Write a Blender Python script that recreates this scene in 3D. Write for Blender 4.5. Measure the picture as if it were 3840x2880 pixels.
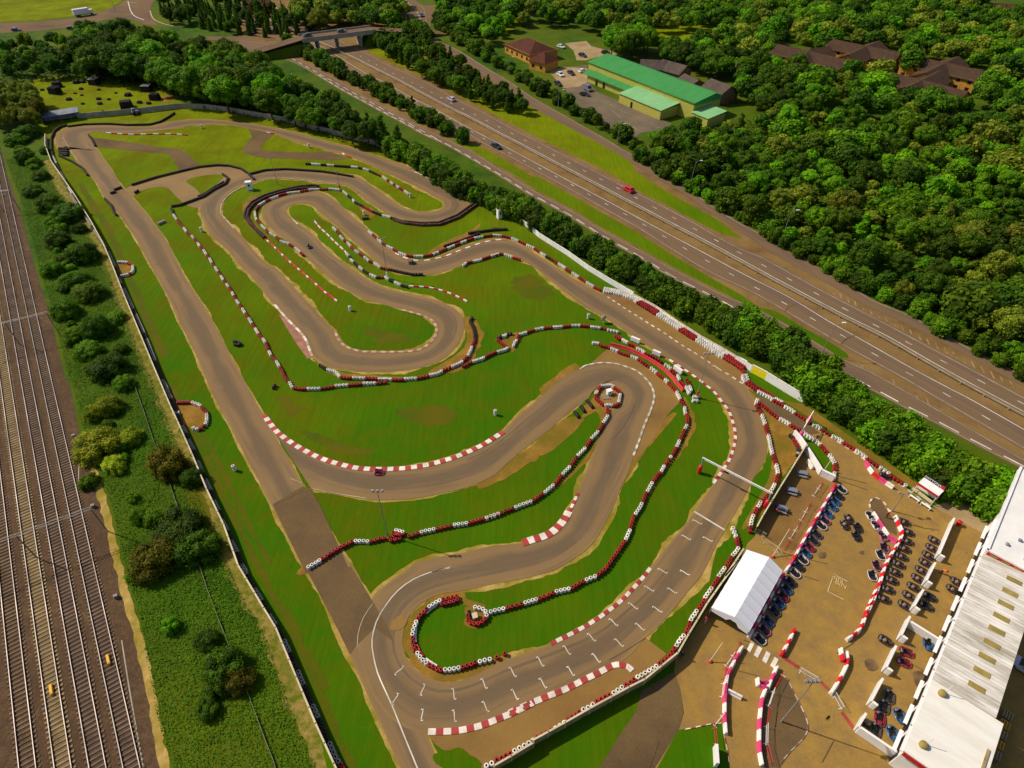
import bpy, bmesh, math, random
import numpy as np
from mathutils import Vector, Matrix, noise
from mathutils.geometry import tessellate_polygon
random.seed(7); rng = np.random.default_rng(7)
R = math.radians
for o in list(bpy.data.objects): bpy.data.objects.remove(o)
scene = bpy.context.scene
C = bpy.context.scene.collection

# ------------------------------------------------------------------ camera and survey
FOC, PITCH, CAMH = 2350.0, R(43), 85.0          # focal length in photo pixels, tilt below the horizon, drone height
cam = bpy.data.cameras.new('camera'); camo = bpy.data.objects.new('camera', cam); C.objects.link(camo)
cam.sensor_width = 36; cam.lens = 36*FOC/3840; cam.clip_start = 1; cam.clip_end = 6000
camo.location = (0, 0, CAMH); camo.rotation_euler = (math.pi/2-PITCH, 0, 0)
scene.camera = camo
TL = {'a1':(0,0,2.212),'a2':(1000,0,2.212),'a3':(2000,0,2.212),'a4':(2840,0,2.212),'b1':(0,650,2.212),'b2':(900,650,2.212),
      'b3':(1800,650,2.212),'b4':(2700,650,1.94),'c1':(0,1400,2.212),'c2':(900,1400,2.212),'c3':(1800,1300,2.212),'c4':(2700,1300,2.212),
      'd1':(0,2130,2.212),'d2':(1000,2130,2.212),'d3':(1900,2130,2.212),'d4':(2840,2130,2.212),'e5':(2600,1750,2.765),'e6':(3240,1650,3.687),
      'g1':(2280,1200,4.424),'g2':(2600,1500,3.687),'g3':(3400,1900,5.027),'h1':(2560,2380,3.456),'h2':(2780,1960,9.217),'h3':(3320,2000,6.9125),
      'h4':(3150,2520,4.608),'F':(0,0,.57604),'S':(0,0,1)}
def at(u, v, z=0.0):
    "ground survey: the point at height z seen in the photograph at pixel (u, v)"
    x = (u-1920)/FOC; y = -(v-1440)/FOC
    d = (x, math.cos(PITCH)+y*math.sin(PITCH), -math.sin(PITCH)+y*math.cos(PITCH))
    k = (z-CAMH)/d[2]
    return Vector((d[0]*k, d[1]*k, z))
def raw(s, tile='S'):
    out = []
    for t in s.split():
        if t.endswith(':'): tile = t[:-1]; continue
        col = None
        if t[0].isalpha(): col = t[0]; t = t[1:]
        x, y = t.split(','); X0, Y0, k = TL[tile]
        out.append((col, X0+float(x)/k, Y0+float(y)/k))
    return out
def W(s, z=0.0, tile='S'): return [at(u, v, z) for _, u, v in raw(s, tile)]
def W1(s, z=0.0): return W(s, z)[0]

# ------------------------------------------------------------------ materials
def newmat(name):
    m = bpy.data.materials.new(name); m.use_nodes = True
    nt = m.node_tree; b = nt.nodes['Principled BSDF']
    return m, nt, b
def nd(nt, t, **kw):
    n = nt.nodes.new(t)
    for k, v in kw.items():
        if k.startswith('i_'): n.inputs[k[2:].replace('_', ' ')].default_value = v
        else: setattr(n, k, v)
    return n
def rgba(c): return (c[0], c[1], c[2], 1)
def mix(nt, f, a, b):
    n = nd(nt, 'ShaderNodeMix', data_type='RGBA')
    for s, v in (('Factor', f), ('A', a), ('B', b)):
        sock = [i for i in n.inputs if i.name == s and (i.type == 'VALUE' if s == 'Factor' else i.type == 'RGBA')][0]
        if isinstance(v, (tuple, list)): sock.default_value = rgba(v)
        elif isinstance(v, (int, float)): sock.default_value = v
        else: nt.links.new(v, sock)
    return [o for o in n.outputs if o.type == 'RGBA'][0]
def nz(nt, scale, detail=3, rough=.55, vec=None, stretch=None):
    n = nd(nt, 'ShaderNodeTexNoise'); n.inputs['Scale'].default_value = scale; n.inputs['Detail'].default_value = detail
    n.inputs['Roughness'].default_value = rough
    if vec is not None: nt.links.new(vec, n.inputs['Vector'])
    return n.outputs['Fac']
def ramp(nt, src, a, b):
    n = nd(nt, 'ShaderNodeMapRange'); n.inputs['From Min'].default_value = a; n.inputs['From Max'].default_value = b
    nt.links.new(src, n.inputs['Value']); return n.outputs['Result']
def pos(nt): return nd(nt, 'ShaderNodeNewGeometry').outputs['Position']
def simple(name, c, rough=.6, var=.12, scale=1.5, metal=0, spec=.3, bump=0, coat=0, rnd=0, smear=None):
    m, nt, b = newmat(name)
    tc = nd(nt, 'ShaderNodeTexCoord').outputs['Object']
    f = nz(nt, scale, 4, .6, tc)
    d = [max(0, x*(1-var*2.2)) for x in c]; l = [min(1, x*(1+var)) for x in c]
    col = mix(nt, ramp(nt, f, .3, .7), d, l)
    if smear: col = mix(nt, ramp(nt, nz(nt, .9, 5, .75, pos(nt)), .48, .75), col, smear)
    if rnd:
        hs = nd(nt, 'ShaderNodeHueSaturation'); nt.links.new(col, hs.inputs['Color']); mr = nd(nt, 'ShaderNodeMapRange'); mr.inputs['To Min'].default_value = 1-rnd; mr.inputs['To Max'].default_value = 1+rnd*.3
        nt.links.new(nd(nt, 'ShaderNodeObjectInfo').outputs['Random'], mr.inputs['Value']); nt.links.new(mr.outputs[0], hs.inputs['Value']); col = hs.outputs[0]
    nt.links.new(col, b.inputs['Base Color'])
    b.inputs['Roughness'].default_value = rough; b.inputs['Metallic'].default_value = metal
    b.inputs['Specular IOR Level'].default_value = spec; b.inputs['Coat Weight'].default_value = coat
    if bump:
        bn = nd(nt, 'ShaderNodeBump'); bn.inputs['Strength'].default_value = bump; bn.inputs['Distance'].default_value = .05
        nt.links.new(nz(nt, scale*6, 4, .6, tc), bn.inputs['Height']); nt.links.new(bn.outputs['Normal'], b.inputs['Normal'])
    return m
def ground(name, cols, scales, rough=.95, bump=.4, bscale=2.5, thr=(.38, .62), grain=.25, extra=None):
    "surface in world space: cols mixed by noises of the given scales, then a fine grain"
    m, nt, b = newmat(name); p = pos(nt)
    col = cols[0]
    for c, s in zip(cols[1:], scales): col = mix(nt, ramp(nt, nz(nt, s, 5, .62, p), *thr), col, c)
    g = ramp(nt, nz(nt, 3.1, 6, .75, p), .25, .75)
    n = nd(nt, 'ShaderNodeMix', data_type='RGBA', blend_type='MULTIPLY'); n.inputs['Factor'].default_value = grain
    A = [i for i in n.inputs if i.type == 'RGBA']; nt.links.new(col, A[0])
    gr = nd(nt, 'ShaderNodeCombineColor'); [nt.links.new(g, gr.inputs[i]) for i in range(3)]; nt.links.new(gr.outputs[0], A[1])
    nt.links.new([o for o in n.outputs if o.type == 'RGBA'][0], b.inputs['Base Color'])
    b.inputs['Roughness'].default_value = rough; b.inputs['Specular IOR Level'].default_value = .12
    bn = nd(nt, 'ShaderNodeBump'); bn.inputs['Strength'].default_value = bump; bn.inputs['Distance'].default_value = .12
    nt.links.new(nz(nt, bscale, 6, .7, p), bn.inputs['Height']); nt.links.new(bn.outputs['Normal'], b.inputs['Normal'])
    return m
M = {}
GG, GY = (.044, .130, .0008), (.200, .235, .0008)
M['rough'] = ground('rough_grass', [(.040, .110, .002), (.065, .140, .002), (.026, .070, .002), (.10, .13, .003)], [.35, .12, .028], bump=.9, bscale=1.3)
# mown circuit grass: greener near the pits, drier to the left; the far yellowing is colour grading put into the grass
def grass():
    m, nt, b = newmat('mown_grass'); p = pos(nt)
    sx = nd(nt, 'ShaderNodeSeparateXYZ'); nt.links.new(p, sx.inputs[0])
    big = nz(nt, .03, 3, .5, p)
    far = nd(nt, 'ShaderNodeMath', operation='ADD'); nt.links.new(ramp(nt, sx.outputs['Y'], 95, 260), far.inputs[0])
    sc = nd(nt, 'ShaderNodeMath', operation='MULTIPLY_ADD'); nt.links.new(big, sc.inputs[0]); sc.inputs[1].default_value = 1.2; sc.inputs[2].default_value = -.6
    nt.links.new(sc.outputs[0], far.inputs[1]); far.use_clamp = True
    col = mix(nt, far.outputs[0], GG, GY)
    dry = nd(nt, 'ShaderNodeMapRange'); dry.inputs['From Min'].default_value = 40; dry.inputs['From Max'].default_value = -45; dry.inputs['To Min'].default_value = .30; nt.links.new(sx.outputs['X'], dry.inputs['Value'])
    def dm(s): q = nd(nt, 'ShaderNodeMath', operation='MULTIPLY'); nt.links.new(s, q.inputs[0]); nt.links.new(dry.outputs[0], q.inputs[1]); return q.outputs[0]
    col = mix(nt, dm(ramp(nt, nz(nt, .10, 5, .65, p), .42, .66)), col, mix(nt, .62, col, (.115, .105, .001)))
    col = mix(nt, dm(ramp(nt, nz(nt, .055, 5, .7, p), .47, .70)), col, mix(nt, .75, col, (.125, .088, .001)))
    col = mix(nt, dm(ramp(nt, nz(nt, .7, 5, .75, p), .55, .85)), col, (.13, .125, .004))
    mp = nd(nt, 'ShaderNodeMapping'); mp.inputs['Scale'].default_value = (1.6, .12, 1); mp.inputs['Rotation'].default_value = (0, 0, R(-33))
    nt.links.new(p, mp.inputs[0]); st = nz(nt, 1.0, 3, .6, mp.outputs[0])
    col = mix(nt, ramp(nt, st, .35, .75), col, mix(nt, .35, col, (.02, .07, .001)))
    nt.links.new(col, b.inputs['Base Color']); b.inputs['Roughness'].default_value = 1; b.inputs['Specular IOR Level'].default_value = .05
    bn = nd(nt, 'ShaderNodeBump'); bn.inputs['Strength'].default_value = .55; bn.inputs['Distance'].default_value = .1
    nt.links.new(nz(nt, 3.2, 6, .75, p), bn.inputs['Height']); nt.links.new(bn.outputs['Normal'], b.inputs['Normal'])
    return m
M['grass'] = grass()
M['verge'] = ground('dry_verge', [(.56, .38, .12), (.42, .27, .06), (.24, .19, .014)], [.5, .22], bump=.6)
M['dirt'] = ground('trodden_dirt', [(.36, .19, .030), (.24, .125, .022), (.18, .13, .012)], [.4, .15], bump=.5)
M['yard'] = ground('worn_yard_tarmac', [(.365, .215, .048), (.275, .158, .040), (.41, .248, .055), (.27, .165, .055)], [.10, .05, .45], bump=.2, grain=.25, thr=(.36, .68))
M['runoff'] = ground('brown_runoff_tarmac', [(.255, .142, .040), (.20, .110, .034), (.29, .17, .048)], [.15, .06], bump=.15, grain=.2)
M['path'] = ground('dark_tarmac', [(.150, .092, .040), (.11, .070, .033), (.18, .115, .048)], [.2, .07], bump=.15, grain=.3)
M['patch'] = ground('dark_patch_tarmac', [(.175, .108, .045), (.14, .090, .042)], [.2], bump=.15, grain=.3)
M['road'] = ground('motorway_tarmac', [(.172, .106, .054), (.128, .080, .048), (.195, .122, .058)], [.08, .03], bump=.1, grain=.2)
M['hard'] = ground('gravel_reserve', [(.225, .132, .045), (.16, .090, .030), (.27, .165, .055)], [.3, .1], bump=.3, grain=.3)
M['carpark'] = ground('car_park_tarmac', [(.14, .11, .075), (.20, .15, .09)], [.1], bump=.1)
M['tan'] = ground('sandy_yard', [(.42, .31, .17), (.33, .22, .10)], [.2], bump=.1)
M['ballast'] = ground('rail_ballast', [(.150, .085, .040), (.090, .050, .028), (.20, .118, .056), (.115, .068, .038)], [.45, .10, 1.2], bump=1.0, bscale=4, grain=.55)
def track_mat():
    m, nt, b = newmat('circuit_tarmac'); p = pos(nt)
    uv = nd(nt, 'ShaderNodeUVMap'); sx = nd(nt, 'ShaderNodeSeparateXYZ'); nt.links.new(uv.outputs[0], sx.inputs[0])
    mp = nd(nt, 'ShaderNodeMapping'); mp.inputs['Scale'].default_value = (5, .03, 1); nt.links.new(uv.outputs[0], mp.inputs[0])
    st = nz(nt, 1.6, 4, .6, mp.outputs[0])
    c = nd(nt, 'ShaderNodeMath', operation='SUBTRACT'); nt.links.new(sx.outputs[0], c.inputs[0]); c.inputs[1].default_value = .5
    ab = nd(nt, 'ShaderNodeMath', operation='ABSOLUTE'); nt.links.new(c.outputs[0], ab.inputs[0])
    w = nd(nt, 'ShaderNodeMath', operation='MULTIPLY_ADD'); nt.links.new(nz(nt, .08, 4, .6, p), w.inputs[0]); w.inputs[1].default_value = .5; nt.links.new(ab.outputs[0], w.inputs[2])
    col = mix(nt, ramp(nt, nz(nt, .05, 3, .5, p), .35, .65), (.198, .123, .054), (.228, .143, .062))
    col = mix(nt, ramp(nt, w.outputs[0], .52, .34), col, (.118, .082, .048))           # rubbered line
    col = mix(nt, ramp(nt, st, .50, .68), col, mix(nt, .6, col, (.105, .074, .045)))
    col = mix(nt, ramp(nt, w.outputs[0], .70, .86), col, (.29, .185, .060))            # dusty edge
    col = mix(nt, ramp(nt, nz(nt, 6, 6, .8, p), .3, .8), col, mix(nt, .5, col, (.26, .16, .07)))
    nt.links.new(col, b.inputs['Base Color']); b.inputs['Roughness'].default_value = .85; b.inputs['Specular IOR Level'].default_value = .15
    bn = nd(nt, 'ShaderNodeBump'); bn.inputs['Strength'].default_value = .2; bn.inputs['Distance'].default_value = .03
    nt.links.new(nz(nt, 9, 5, .7, p), bn.inputs['Height']); nt.links.new(bn.outputs['Normal'], b.inputs['Normal'])
    return m
M['track'] = track_mat()
def lane_mat():
    m, nt, b = newmat('carriageway_tarmac'); p = pos(nt); uv = nd(nt, 'ShaderNodeUVMap')
    mp = nd(nt, 'ShaderNodeMapping'); mp.inputs['Scale'].default_value = (9, .012, 1); nt.links.new(uv.outputs[0], mp.inputs[0])
    col = mix(nt, ramp(nt, nz(nt, .05, 4, .6, p), .35, .65), (.175, .107, .054), (.147, .091, .050))
    col = mix(nt, ramp(nt, nz(nt, 1.0, 3, .6, mp.outputs[0]), .45, .68), col, (.112, .078, .052))
    mp2 = nd(nt, 'ShaderNodeMapping'); mp2.inputs['Scale'].default_value = (1.0, .03, 1); nt.links.new(uv.outputs[0], mp2.inputs[0])
    col = mix(nt, ramp(nt, nz(nt, .9, 2, .5, mp2.outputs[0]), .56, .60), col, mix(nt, .6, col, (.115, .072, .058)))
    col = mix(nt, ramp(nt, nz(nt, 5, 6, .8, p), .3, .85), col, mix(nt, .5, col, (.25, .17, .10)))
    nt.links.new(col, b.inputs['Base Color']); b.inputs['Roughness'].default_value = .9; b.inputs['Specular IOR Level'].default_value = .1; return m
M['lane'] = lane_mat()
M['white'] = simple('white_paint', (.82, .80, .77), .5, .06, .8)
M['line'] = simple('worn_white_line', (.66, .60, .48), .7, .2, .25)
M['mark'] = simple('pale_marking', (.62, .47, .20), .7, .12, .5)
M['fade'] = simple('faded_line', (.42, .34, .22), .8, .25, .4)
M['red'] = simple('red_paint', (.50, .016, .016), .5, .15, .8)
M['stain'] = simple('oil_stain', (.17, .105, .045), .8, .3, .8)
M['rubbered'] = simple('rubbered_tarmac', (.150, .100, .052), .85, .08, .2)
M['dead'] = ground('dead_grass', [(.27, .195, .040), (.13, .145, .008), (.35, .24, .07), (.10, .13, .005)], [.5, .25, .9], bump=.7)
M['worn'] = ground('worn_grass', [(.090, .105, .0012), (.062, .105, .001), (.115, .105, .002)], [.3, .1], bump=.5)
M['hatch'] = simple('worn_hatching', (.30, .20, .10), .8, .3, .5)
M['kred'] = simple('kerb_red', (.42, .045, .035), .7, .2, .4, smear=(.24, .07, .05))
M['kwhite'] = simple('kerb_white', (.78, .70, .60), .7, .12, .4, smear=(.46, .38, .29))
M['kpale'] = simple('kerb_scuffed_cream', (.50, .36, .22), .8, .2, .5)
M['kpink'] = simple('kerb_scuffed_red', (.34, .15, .09), .8, .2, .5)
M['tw'] = simple('tyre_white', (.80, .76, .68), .55, .16, .9, rnd=.22, smear=(.52, .45, .36))
M['tr'] = simple('tyre_red', (.42, .014, .012), .55, .3, .9, rnd=.4, smear=(.20, .02, .015))
M['tb'] = simple('tyre_black', (.042, .026, .019), .6, .3, .9, rnd=.4, smear=(.085, .045, .03))
M['tbr'] = simple('tyre_brown', (.13, .040, .022), .6, .3, .9, rnd=.6, smear=(.30, .20, .14))
M['tg'] = simple('tyre_grey', (.38, .33, .31), .6, .2, .7)
M['rubber'] = simple('rubber', (.016, .013, .012), .6, .2)
M['pw'] = simple('plastic_white', (.82, .74, .68), .4, .08, .6)
M['pr'] = simple('plastic_red', (.62, .012, .022), .4, .12, .6)
M['pp'] = simple('plastic_pink', (.72, .055, .20), .4, .18, .5)
M['ps'] = simple('plastic_salmon', (.66, .05, .055), .45, .15, .4)
M['board'] = simple('white_board', (.80, .77, .72), .5, .06, .3)
M['wood'] = simple('fence_timber', (.36, .25, .12), .8, .2, .6)
M['cream'] = simple('cream_panel', (.62, .52, .33), .7, .12, .2)
M['concrete'] = simple('concrete', (.36, .31, .24), .85, .15, .5)
M['steel'] = simple('galvanised_steel', (.34, .31, .27), .5, .1, 1, .3)
M['dsteel'] = simple('dull_steel', (.20, .17, .15), .6, .1, 1, .2)
M['rail'] = simple('rail_steel', (.56, .46, .41), .5, .3, .12, .2, .3)
M['railside'] = simple('rusty_rail', (.10, .05, .03), .8, .2)
M['sleepY'] = simple('sandy_sleeper', (.30, .215, .10), .9, .25, .4)
M['sleepB'] = simple('brown_sleeper', (.175, .115, .068), .9, .25, .4)
M['yellow'] = simple('yellow_paint', (.75, .40, .01), .6, .1)
M['ad'] = simple('yellow_panel', (.85, .68, .02), .5, .04)
M['black'] = simple('black_paint', (.012, .010, .010), .5, .1)
M['glass'] = simple('dark_glass', (.015, .018, .022), .08, .1, spec=.6)
M['canvas'] = simple('marquee_canvas', (.78, .77, .80), .6, .03, .15, bump=.1)
M['seam'] = simple('canvas_seam', (.60, .58, .58), .6, .05)
M['sky_l'] = simple('rooflight', (.30, .22, .055), .5, .15, .6)
M['chrome'] = simple('bright_metal', (.75, .73, .72), .2, .05, 1, .9)
M['brass'] = simple('tan_plastic', (.26, .165, .10), .3, .1, spec=.5)
for nm, c in {'kblack': (.018, .014, .014), 'kblue': (.022, .10, .24), 'kpk': (.40, .09, .16), 'kwh': (.55, .49, .49), 'kgrey': (.09, .075, .07), 'kred2': (.28, .012, .035), 'kbrown': (.040, .018, .012)}.items():
    M[nm] = simple('kart_'+nm[1:], c, .22, .1, 1, spec=.6, coat=.5)
for nm, c in {'c_red': (.60, .008, .015), 'c_silver': (.55, .52, .60), 'c_dark': (.025, .022, .025), 'c_blue': (.03, .04, .19), 'c_white': (.78, .75, .72), 'c_grey': (.16, .14, .16)}.items():
    M[nm] = simple('car_'+nm[2:], c, .25, .04, 1, spec=.6, coat=.6)
for nm, c in {'skin': (.45, .24, .15), 'jeans': (.03, .035, .07), 'shirt_red': (.55, .02, .05), 'shirt_blue': (.02, .03, .32), 'shirt_white': (.75, .72, .70), 'shirt_orange': (.80, .15, .01), 'shirt_black': (.02, .02, .025), 'hair': (.03, .018, .01), 'suit': (.06, .04, .05)}.items():
    M[nm] = simple('cloth_'+nm, c, .8, .1)
def corr(name, c, c2, scale, ang, dirt=.3):
    "sheet metal with ribs running across the roof"
    m, nt, b = newmat(name); tc = nd(nt, 'ShaderNodeTexCoord').outputs['Object']
    mp = nd(nt, 'ShaderNodeMapping'); mp.inputs['Rotation'].default_value = (0, 0, ang); nt.links.new(tc, mp.inputs[0])
    wv = nd(nt, 'ShaderNodeTexWave'); wv.inputs['Scale'].default_value = scale; wv.inputs['Distortion'].default_value = 0; nt.links.new(mp.outputs[0], wv.inputs[0])
    m2 = nd(nt, 'ShaderNodeMapping'); m2.inputs['Scale'].default_value = (.8, .10, 1); nt.links.new(mp.outputs[0], m2.inputs[0])
    col = mix(nt, ramp(nt, nz(nt, 1.0, 5, .7, m2.outputs[0]), .40, .66), c, c2)
    nt.links.new(mix(nt, ramp(nt, nz(nt, .3, 4, .6, tc), .3, .7), col, mix(nt, dirt, col, c2)), b.inputs['Base Color']); b.inputs['Roughness'].default_value = .85; b.inputs['Specular IOR Level'].default_value = .1
    bn = nd(nt, 'ShaderNodeBump'); bn.inputs['Strength'].default_value = .6; bn.inputs['Distance'].default_value = .08
    nt.links.new(wv.outputs['Fac'], bn.inputs['Height']); nt.links.new(bn.outputs['Normal'], b.inputs['Normal'])
    return m
M['roofw'] = corr('white_ribbed_roof', (.74, .70, .64), (.34, .30, .23), .6, 0, .25)
M['roofc'] = corr('cream_flat_roof', (.76, .73, .66), (.66, .62, .53), .1, 0, .15)
M['green'] = corr('green_sheet_roof', (.060, .285, .075), (.050, .23, .06), 1.2, 0, .2)
M['greenl'] = corr('pale_green_sheet_roof', (.24, .50, .22), (.19, .41, .17), 1.2, 0, .2)
M['hallwall'] = corr('yellow_green_cladding', (.46, .43, .085), (.40, .37, .07), 1.5, 0, .2)
M['tileb'] = corr('brown_tile_roof', (.090, .050, .030), (.062, .036, .022), 2.2, 0, .3)
M['tiler'] = corr('red_brown_tile_roof', (.115, .040, .022), (.075, .028, .018), 2.2, 0, .3)
M['tileg'] = corr('grey_tile_roof', (.13, .095, .072), (.08, .06, .05), 2.2, 0, .3)
M['brick'] = simple('yellow_brick', (.56, .27, .035), .9, .15, .6)
M['brickr'] = simple('dull_brick', (.22, .12, .05), .9, .15, .6)
M['bluegrey'] = simple('blue_grey_sheet', (.20, .22, .27), .6, .15, .5)
M['scrap'] = simple('dark_tyres_and_boards', (.022, .018, .014), .9, .4, 1.2)
M['bark'] = simple('bark', (.07, .045, .025), .9, .3)

# ------------------------------------------------------------------ mesh helpers
class MB:
    def __init__(s): s.v = []; s.f = []; s.m = []
    def quad(s, a, b, c, d, m=0): n = len(s.v); s.v += [a, b, c, d]; s.f.append((n, n+1, n+2, n+3)); s.m.append(m)
    def poly(s, pts, m=0): n = len(s.v); s.v += list(pts); s.f.append(tuple(range(n, n+len(pts)))); s.m.append(m)
    def hexa(s, b, t, m=0):
        n = len(s.v); s.v += list(b)+list(t); k = len(b)
        s.f.append(tuple(n+i for i in reversed(range(k)))); s.f.append(tuple(n+k+i for i in range(k)))
        for i in range(k): j = (i+1) % k; s.f.append((n+i, n+j, n+k+j, n+k+i))
        s.m += [m]*(k+2)
    def box(s, c, sz, rz=0, m=0, taper=1.0, tx=0):
        x, y, z = sz[0]/2, sz[1]/2, sz[2]/2; cs, sn = math.cos(rz), math.sin(rz)
        def q(px, py, pz): return (c[0]+cs*px-sn*py, c[1]+sn*px+cs*py, c[2]+pz)
        s.hexa([q(-x, -y, -z), q(x, -y, -z), q(x, y, -z), q(-x, y, -z)], [q(-x*taper+tx, -y*taper, z), q(x*taper+tx, -y*taper, z), q(x*taper+tx, y*taper, z), q(-x*taper+tx, y*taper, z)], m)
    def prism(s, pts, z0, z1, m=0):
        s.hexa([(p[0], p[1], z0) for p in pts], [(p[0], p[1], z1) for p in pts], m)
    def tube(s, pts, r, n=6, m=0, closed=False, cap=True):
        pts = [Vector(p) for p in pts]; rs = r if isinstance(r, (list, tuple)) else [r]*len(pts); rings = []
        for i, p in enumerate(pts):
            a = pts[i-1] if (i or closed) else p; b = pts[(i+1) % len(pts)] if (i < len(pts)-1 or closed) else p
            t = (b-a).normalized(); up = Vector((0, 0, 1)) if abs(t.z) < .95 else Vector((1, 0, 0))
            x = t.cross(up).normalized(); y = x.cross(t).normalized(); n0 = len(s.v)
            for k in range(n):
                an = 2*math.pi*k/n; s.v.append(tuple(p+(x*math.cos(an)+y*math.sin(an))*rs[i]))
            rings.append(n0)
        for i in range(len(rings)-(0 if closed else 1)):
            a, b = rings[i], rings[(i+1) % len(rings)]
            for k in range(n): j = (k+1) % n; s.f.append((a+k, a+j, b+j, b+k)); s.m.append(m)
        if cap and not closed:
            s.f.append(tuple(rings[0]+k for k in reversed(range(n)))); s.f.append(tuple(rings[-1]+k for k in range(n))); s.m += [m, m]
    def lathe(s, prof, n=12, c=(0, 0, 0), m=0, ms=None, axis='z', cap=False):
        n0 = len(s.v)
        for r, z in prof:
            for k in range(n):
                a = 2*math.pi*k/n; x, y = r*math.cos(a), r*math.sin(a)
                s.v.append((c[0]+x, c[1]+y, c[2]+z) if axis == 'z' else (c[0]+x, c[1]+z, c[2]+y))
        for i in range(len(prof)-1):
            for k in range(n):
                j = (k+1) % n; s.f.append((n0+i*n+k, n0+i*n+j, n0+(i+1)*n+j, n0+(i+1)*n+k)); s.m.append(ms[i] if ms else m)
        if cap:
            s.f.append(tuple(n0+k for k in reversed(range(n)))); s.f.append(tuple(n0+(len(prof)-1)*n+k for k in range(n))); s.m += [m, m]
    def mesh(s, name, mats, smooth=False, bev=0):
        me = bpy.data.meshes.new(name); me.from_pydata([tuple(v) for v in s.v], [], s.f)
        for m in (mats if isinstance(mats, (list, tuple)) else [mats]): me.materials.append(m)
        me.polygons.foreach_set('material_index', s.m)
        if smooth: me.polygons.foreach_set('use_smooth', [True]*len(s.f))
        bm = bmesh.new(); bm.from_mesh(me)
        if bev:
            bmesh.ops.bevel(bm, geom=[e for e in bm.edges if len(e.link_faces) == 2 and e.calc_face_angle(0) > .6], offset=bev, segments=2, affect='EDGES', profile=.5)
        bm.to_mesh(me); bm.free(); me.update()
        return me
    def build(s, name, mats, parent=None, smooth=False, bev=0, loc=None, rz=0):
        return link(name, s.mesh(name, mats, smooth, bev), parent, loc, rz)
def link(name, me, parent=None, loc=None, rz=0):
    o = bpy.data.objects.new(name, me); C.objects.link(o)
    if parent: o.parent = parent
    if loc is not None: o.location = loc
    if rz: o.rotation_euler[2] = rz
    return o
def tag(o, label=None, cat=None, group=None, kind=None):
    if label: o['label'] = label
    if cat: o['category'] = cat
    if group: o['group'] = group
    if kind: o['kind'] = kind
    elif cat: o['kind'] = 'thing'
    return o
def thing(name, label, cat, loc=(0, 0, 0), rz=0, group=None):
    o = bpy.data.objects.new(name, None); C.objects.link(o); o['kind'] = 'thing'; o.location = loc; o.rotation_euler[2] = rz; o.empty_display_size = .3
    return tag(o, label, cat, group)
KIDS = {}
def kids(o):
    return [c for c in o.children]
def copy_tree(o, loc, rz, label, group=None, scale=None):
    c = o.copy(); C.objects.link(c); c.location = loc; c.rotation_euler[2] = rz; c['label'] = label
    if group: c['group'] = group
    if scale: c.scale = scale
    for ch in kids(o):
        d = ch.copy(); C.objects.link(d); d.parent = c
        for g in kids(ch): e = g.copy(); C.objects.link(e); e.parent = d
    return c
def struct(o): o['kind'] = 'structure'; return o
ORD = 'first second third fourth fifth sixth seventh eighth ninth tenth eleventh twelfth thirteenth fourteenth fifteenth sixteenth seventeenth eighteenth nineteenth twentieth'.split()
def ordn(i):
    if i < 20: return ORD[i]
    i += 1
    return f"{i}{'th' if 10 <= i % 100 <= 20 else {1:'st', 2:'nd', 3:'rd'}.get(i % 10, 'th')}"

def crom(pts, step=1.0, closed=False):
    "Catmull-Rom through pts, resampled about every step metres"
    P = [Vector((p[0], p[1], 0)) for p in pts]; out = []
    n = len(P)
    for i in range(n if closed else n-1):
        p0 = P[i-1] if (i or closed) else P[0]*2-P[1]; p1 = P[i]; p2 = P[(i+1) % n]; p3 = P[(i+2) % n] if (i+2 < n or closed) else p2*2-p1
        k = max(1, int((p2-p1).length/step))
        for j in range(k):
            t = j/k; out.append(.5*((2*p1)+(p2-p0)*t+(2*p0-5*p1+4*p2-p3)*t*t+(3*p1-p0-3*p2+p3)*t**3))
    if not closed: out.append(P[-1])
    return out
def resample(pts, n):
    d = [0]
    for a, b in zip(pts, pts[1:]): d.append(d[-1]+(b-a).length)
    out = []; j = 0
    for i in range(n):
        s = d[-1]*i/(n-1)
        while j < len(d)-2 and d[j+1] < s: j += 1
        t = (s-d[j])/max(1e-9, d[j+1]-d[j]); out.append(pts[j].lerp(pts[j+1], min(1, max(0, t))))
    return out
def length(pts): return sum((b-a).length for a, b in zip(pts, pts[1:]))
def ribbon_mesh(name, mats, L, Rr, z, uv=True, smooth=False, mi=None):
    n = len(L); v = [(p[0], p[1], z) for p in L]+[(p[0], p[1], z) for p in Rr]; f = [(i, n+i, n+i+1, i+1) for i in range(n-1)]
    me = bpy.data.meshes.new(name); me.from_pydata(v, [], f)
    for m in mats: me.materials.append(m)
    if mi: me.polygons.foreach_set('material_index', mi)
    if uv:
        ul = me.uv_layers.new(name='UVMap'); s = [0]
        for i in range(n-1): s.append(s[-1]+(((L[i+1]+Rr[i+1])-(L[i]+Rr[i]))/2).length)
        uvs = []
        for i in range(n-1): uvs += [0, s[i], 1, s[i], 1, s[i+1], 0, s[i+1]]
        ul.data.foreach_set('uv', uvs)
    me.update()
    if me.polygons and me.polygons[0].normal.z < 0: me.flip_normals()
    return me
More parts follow.
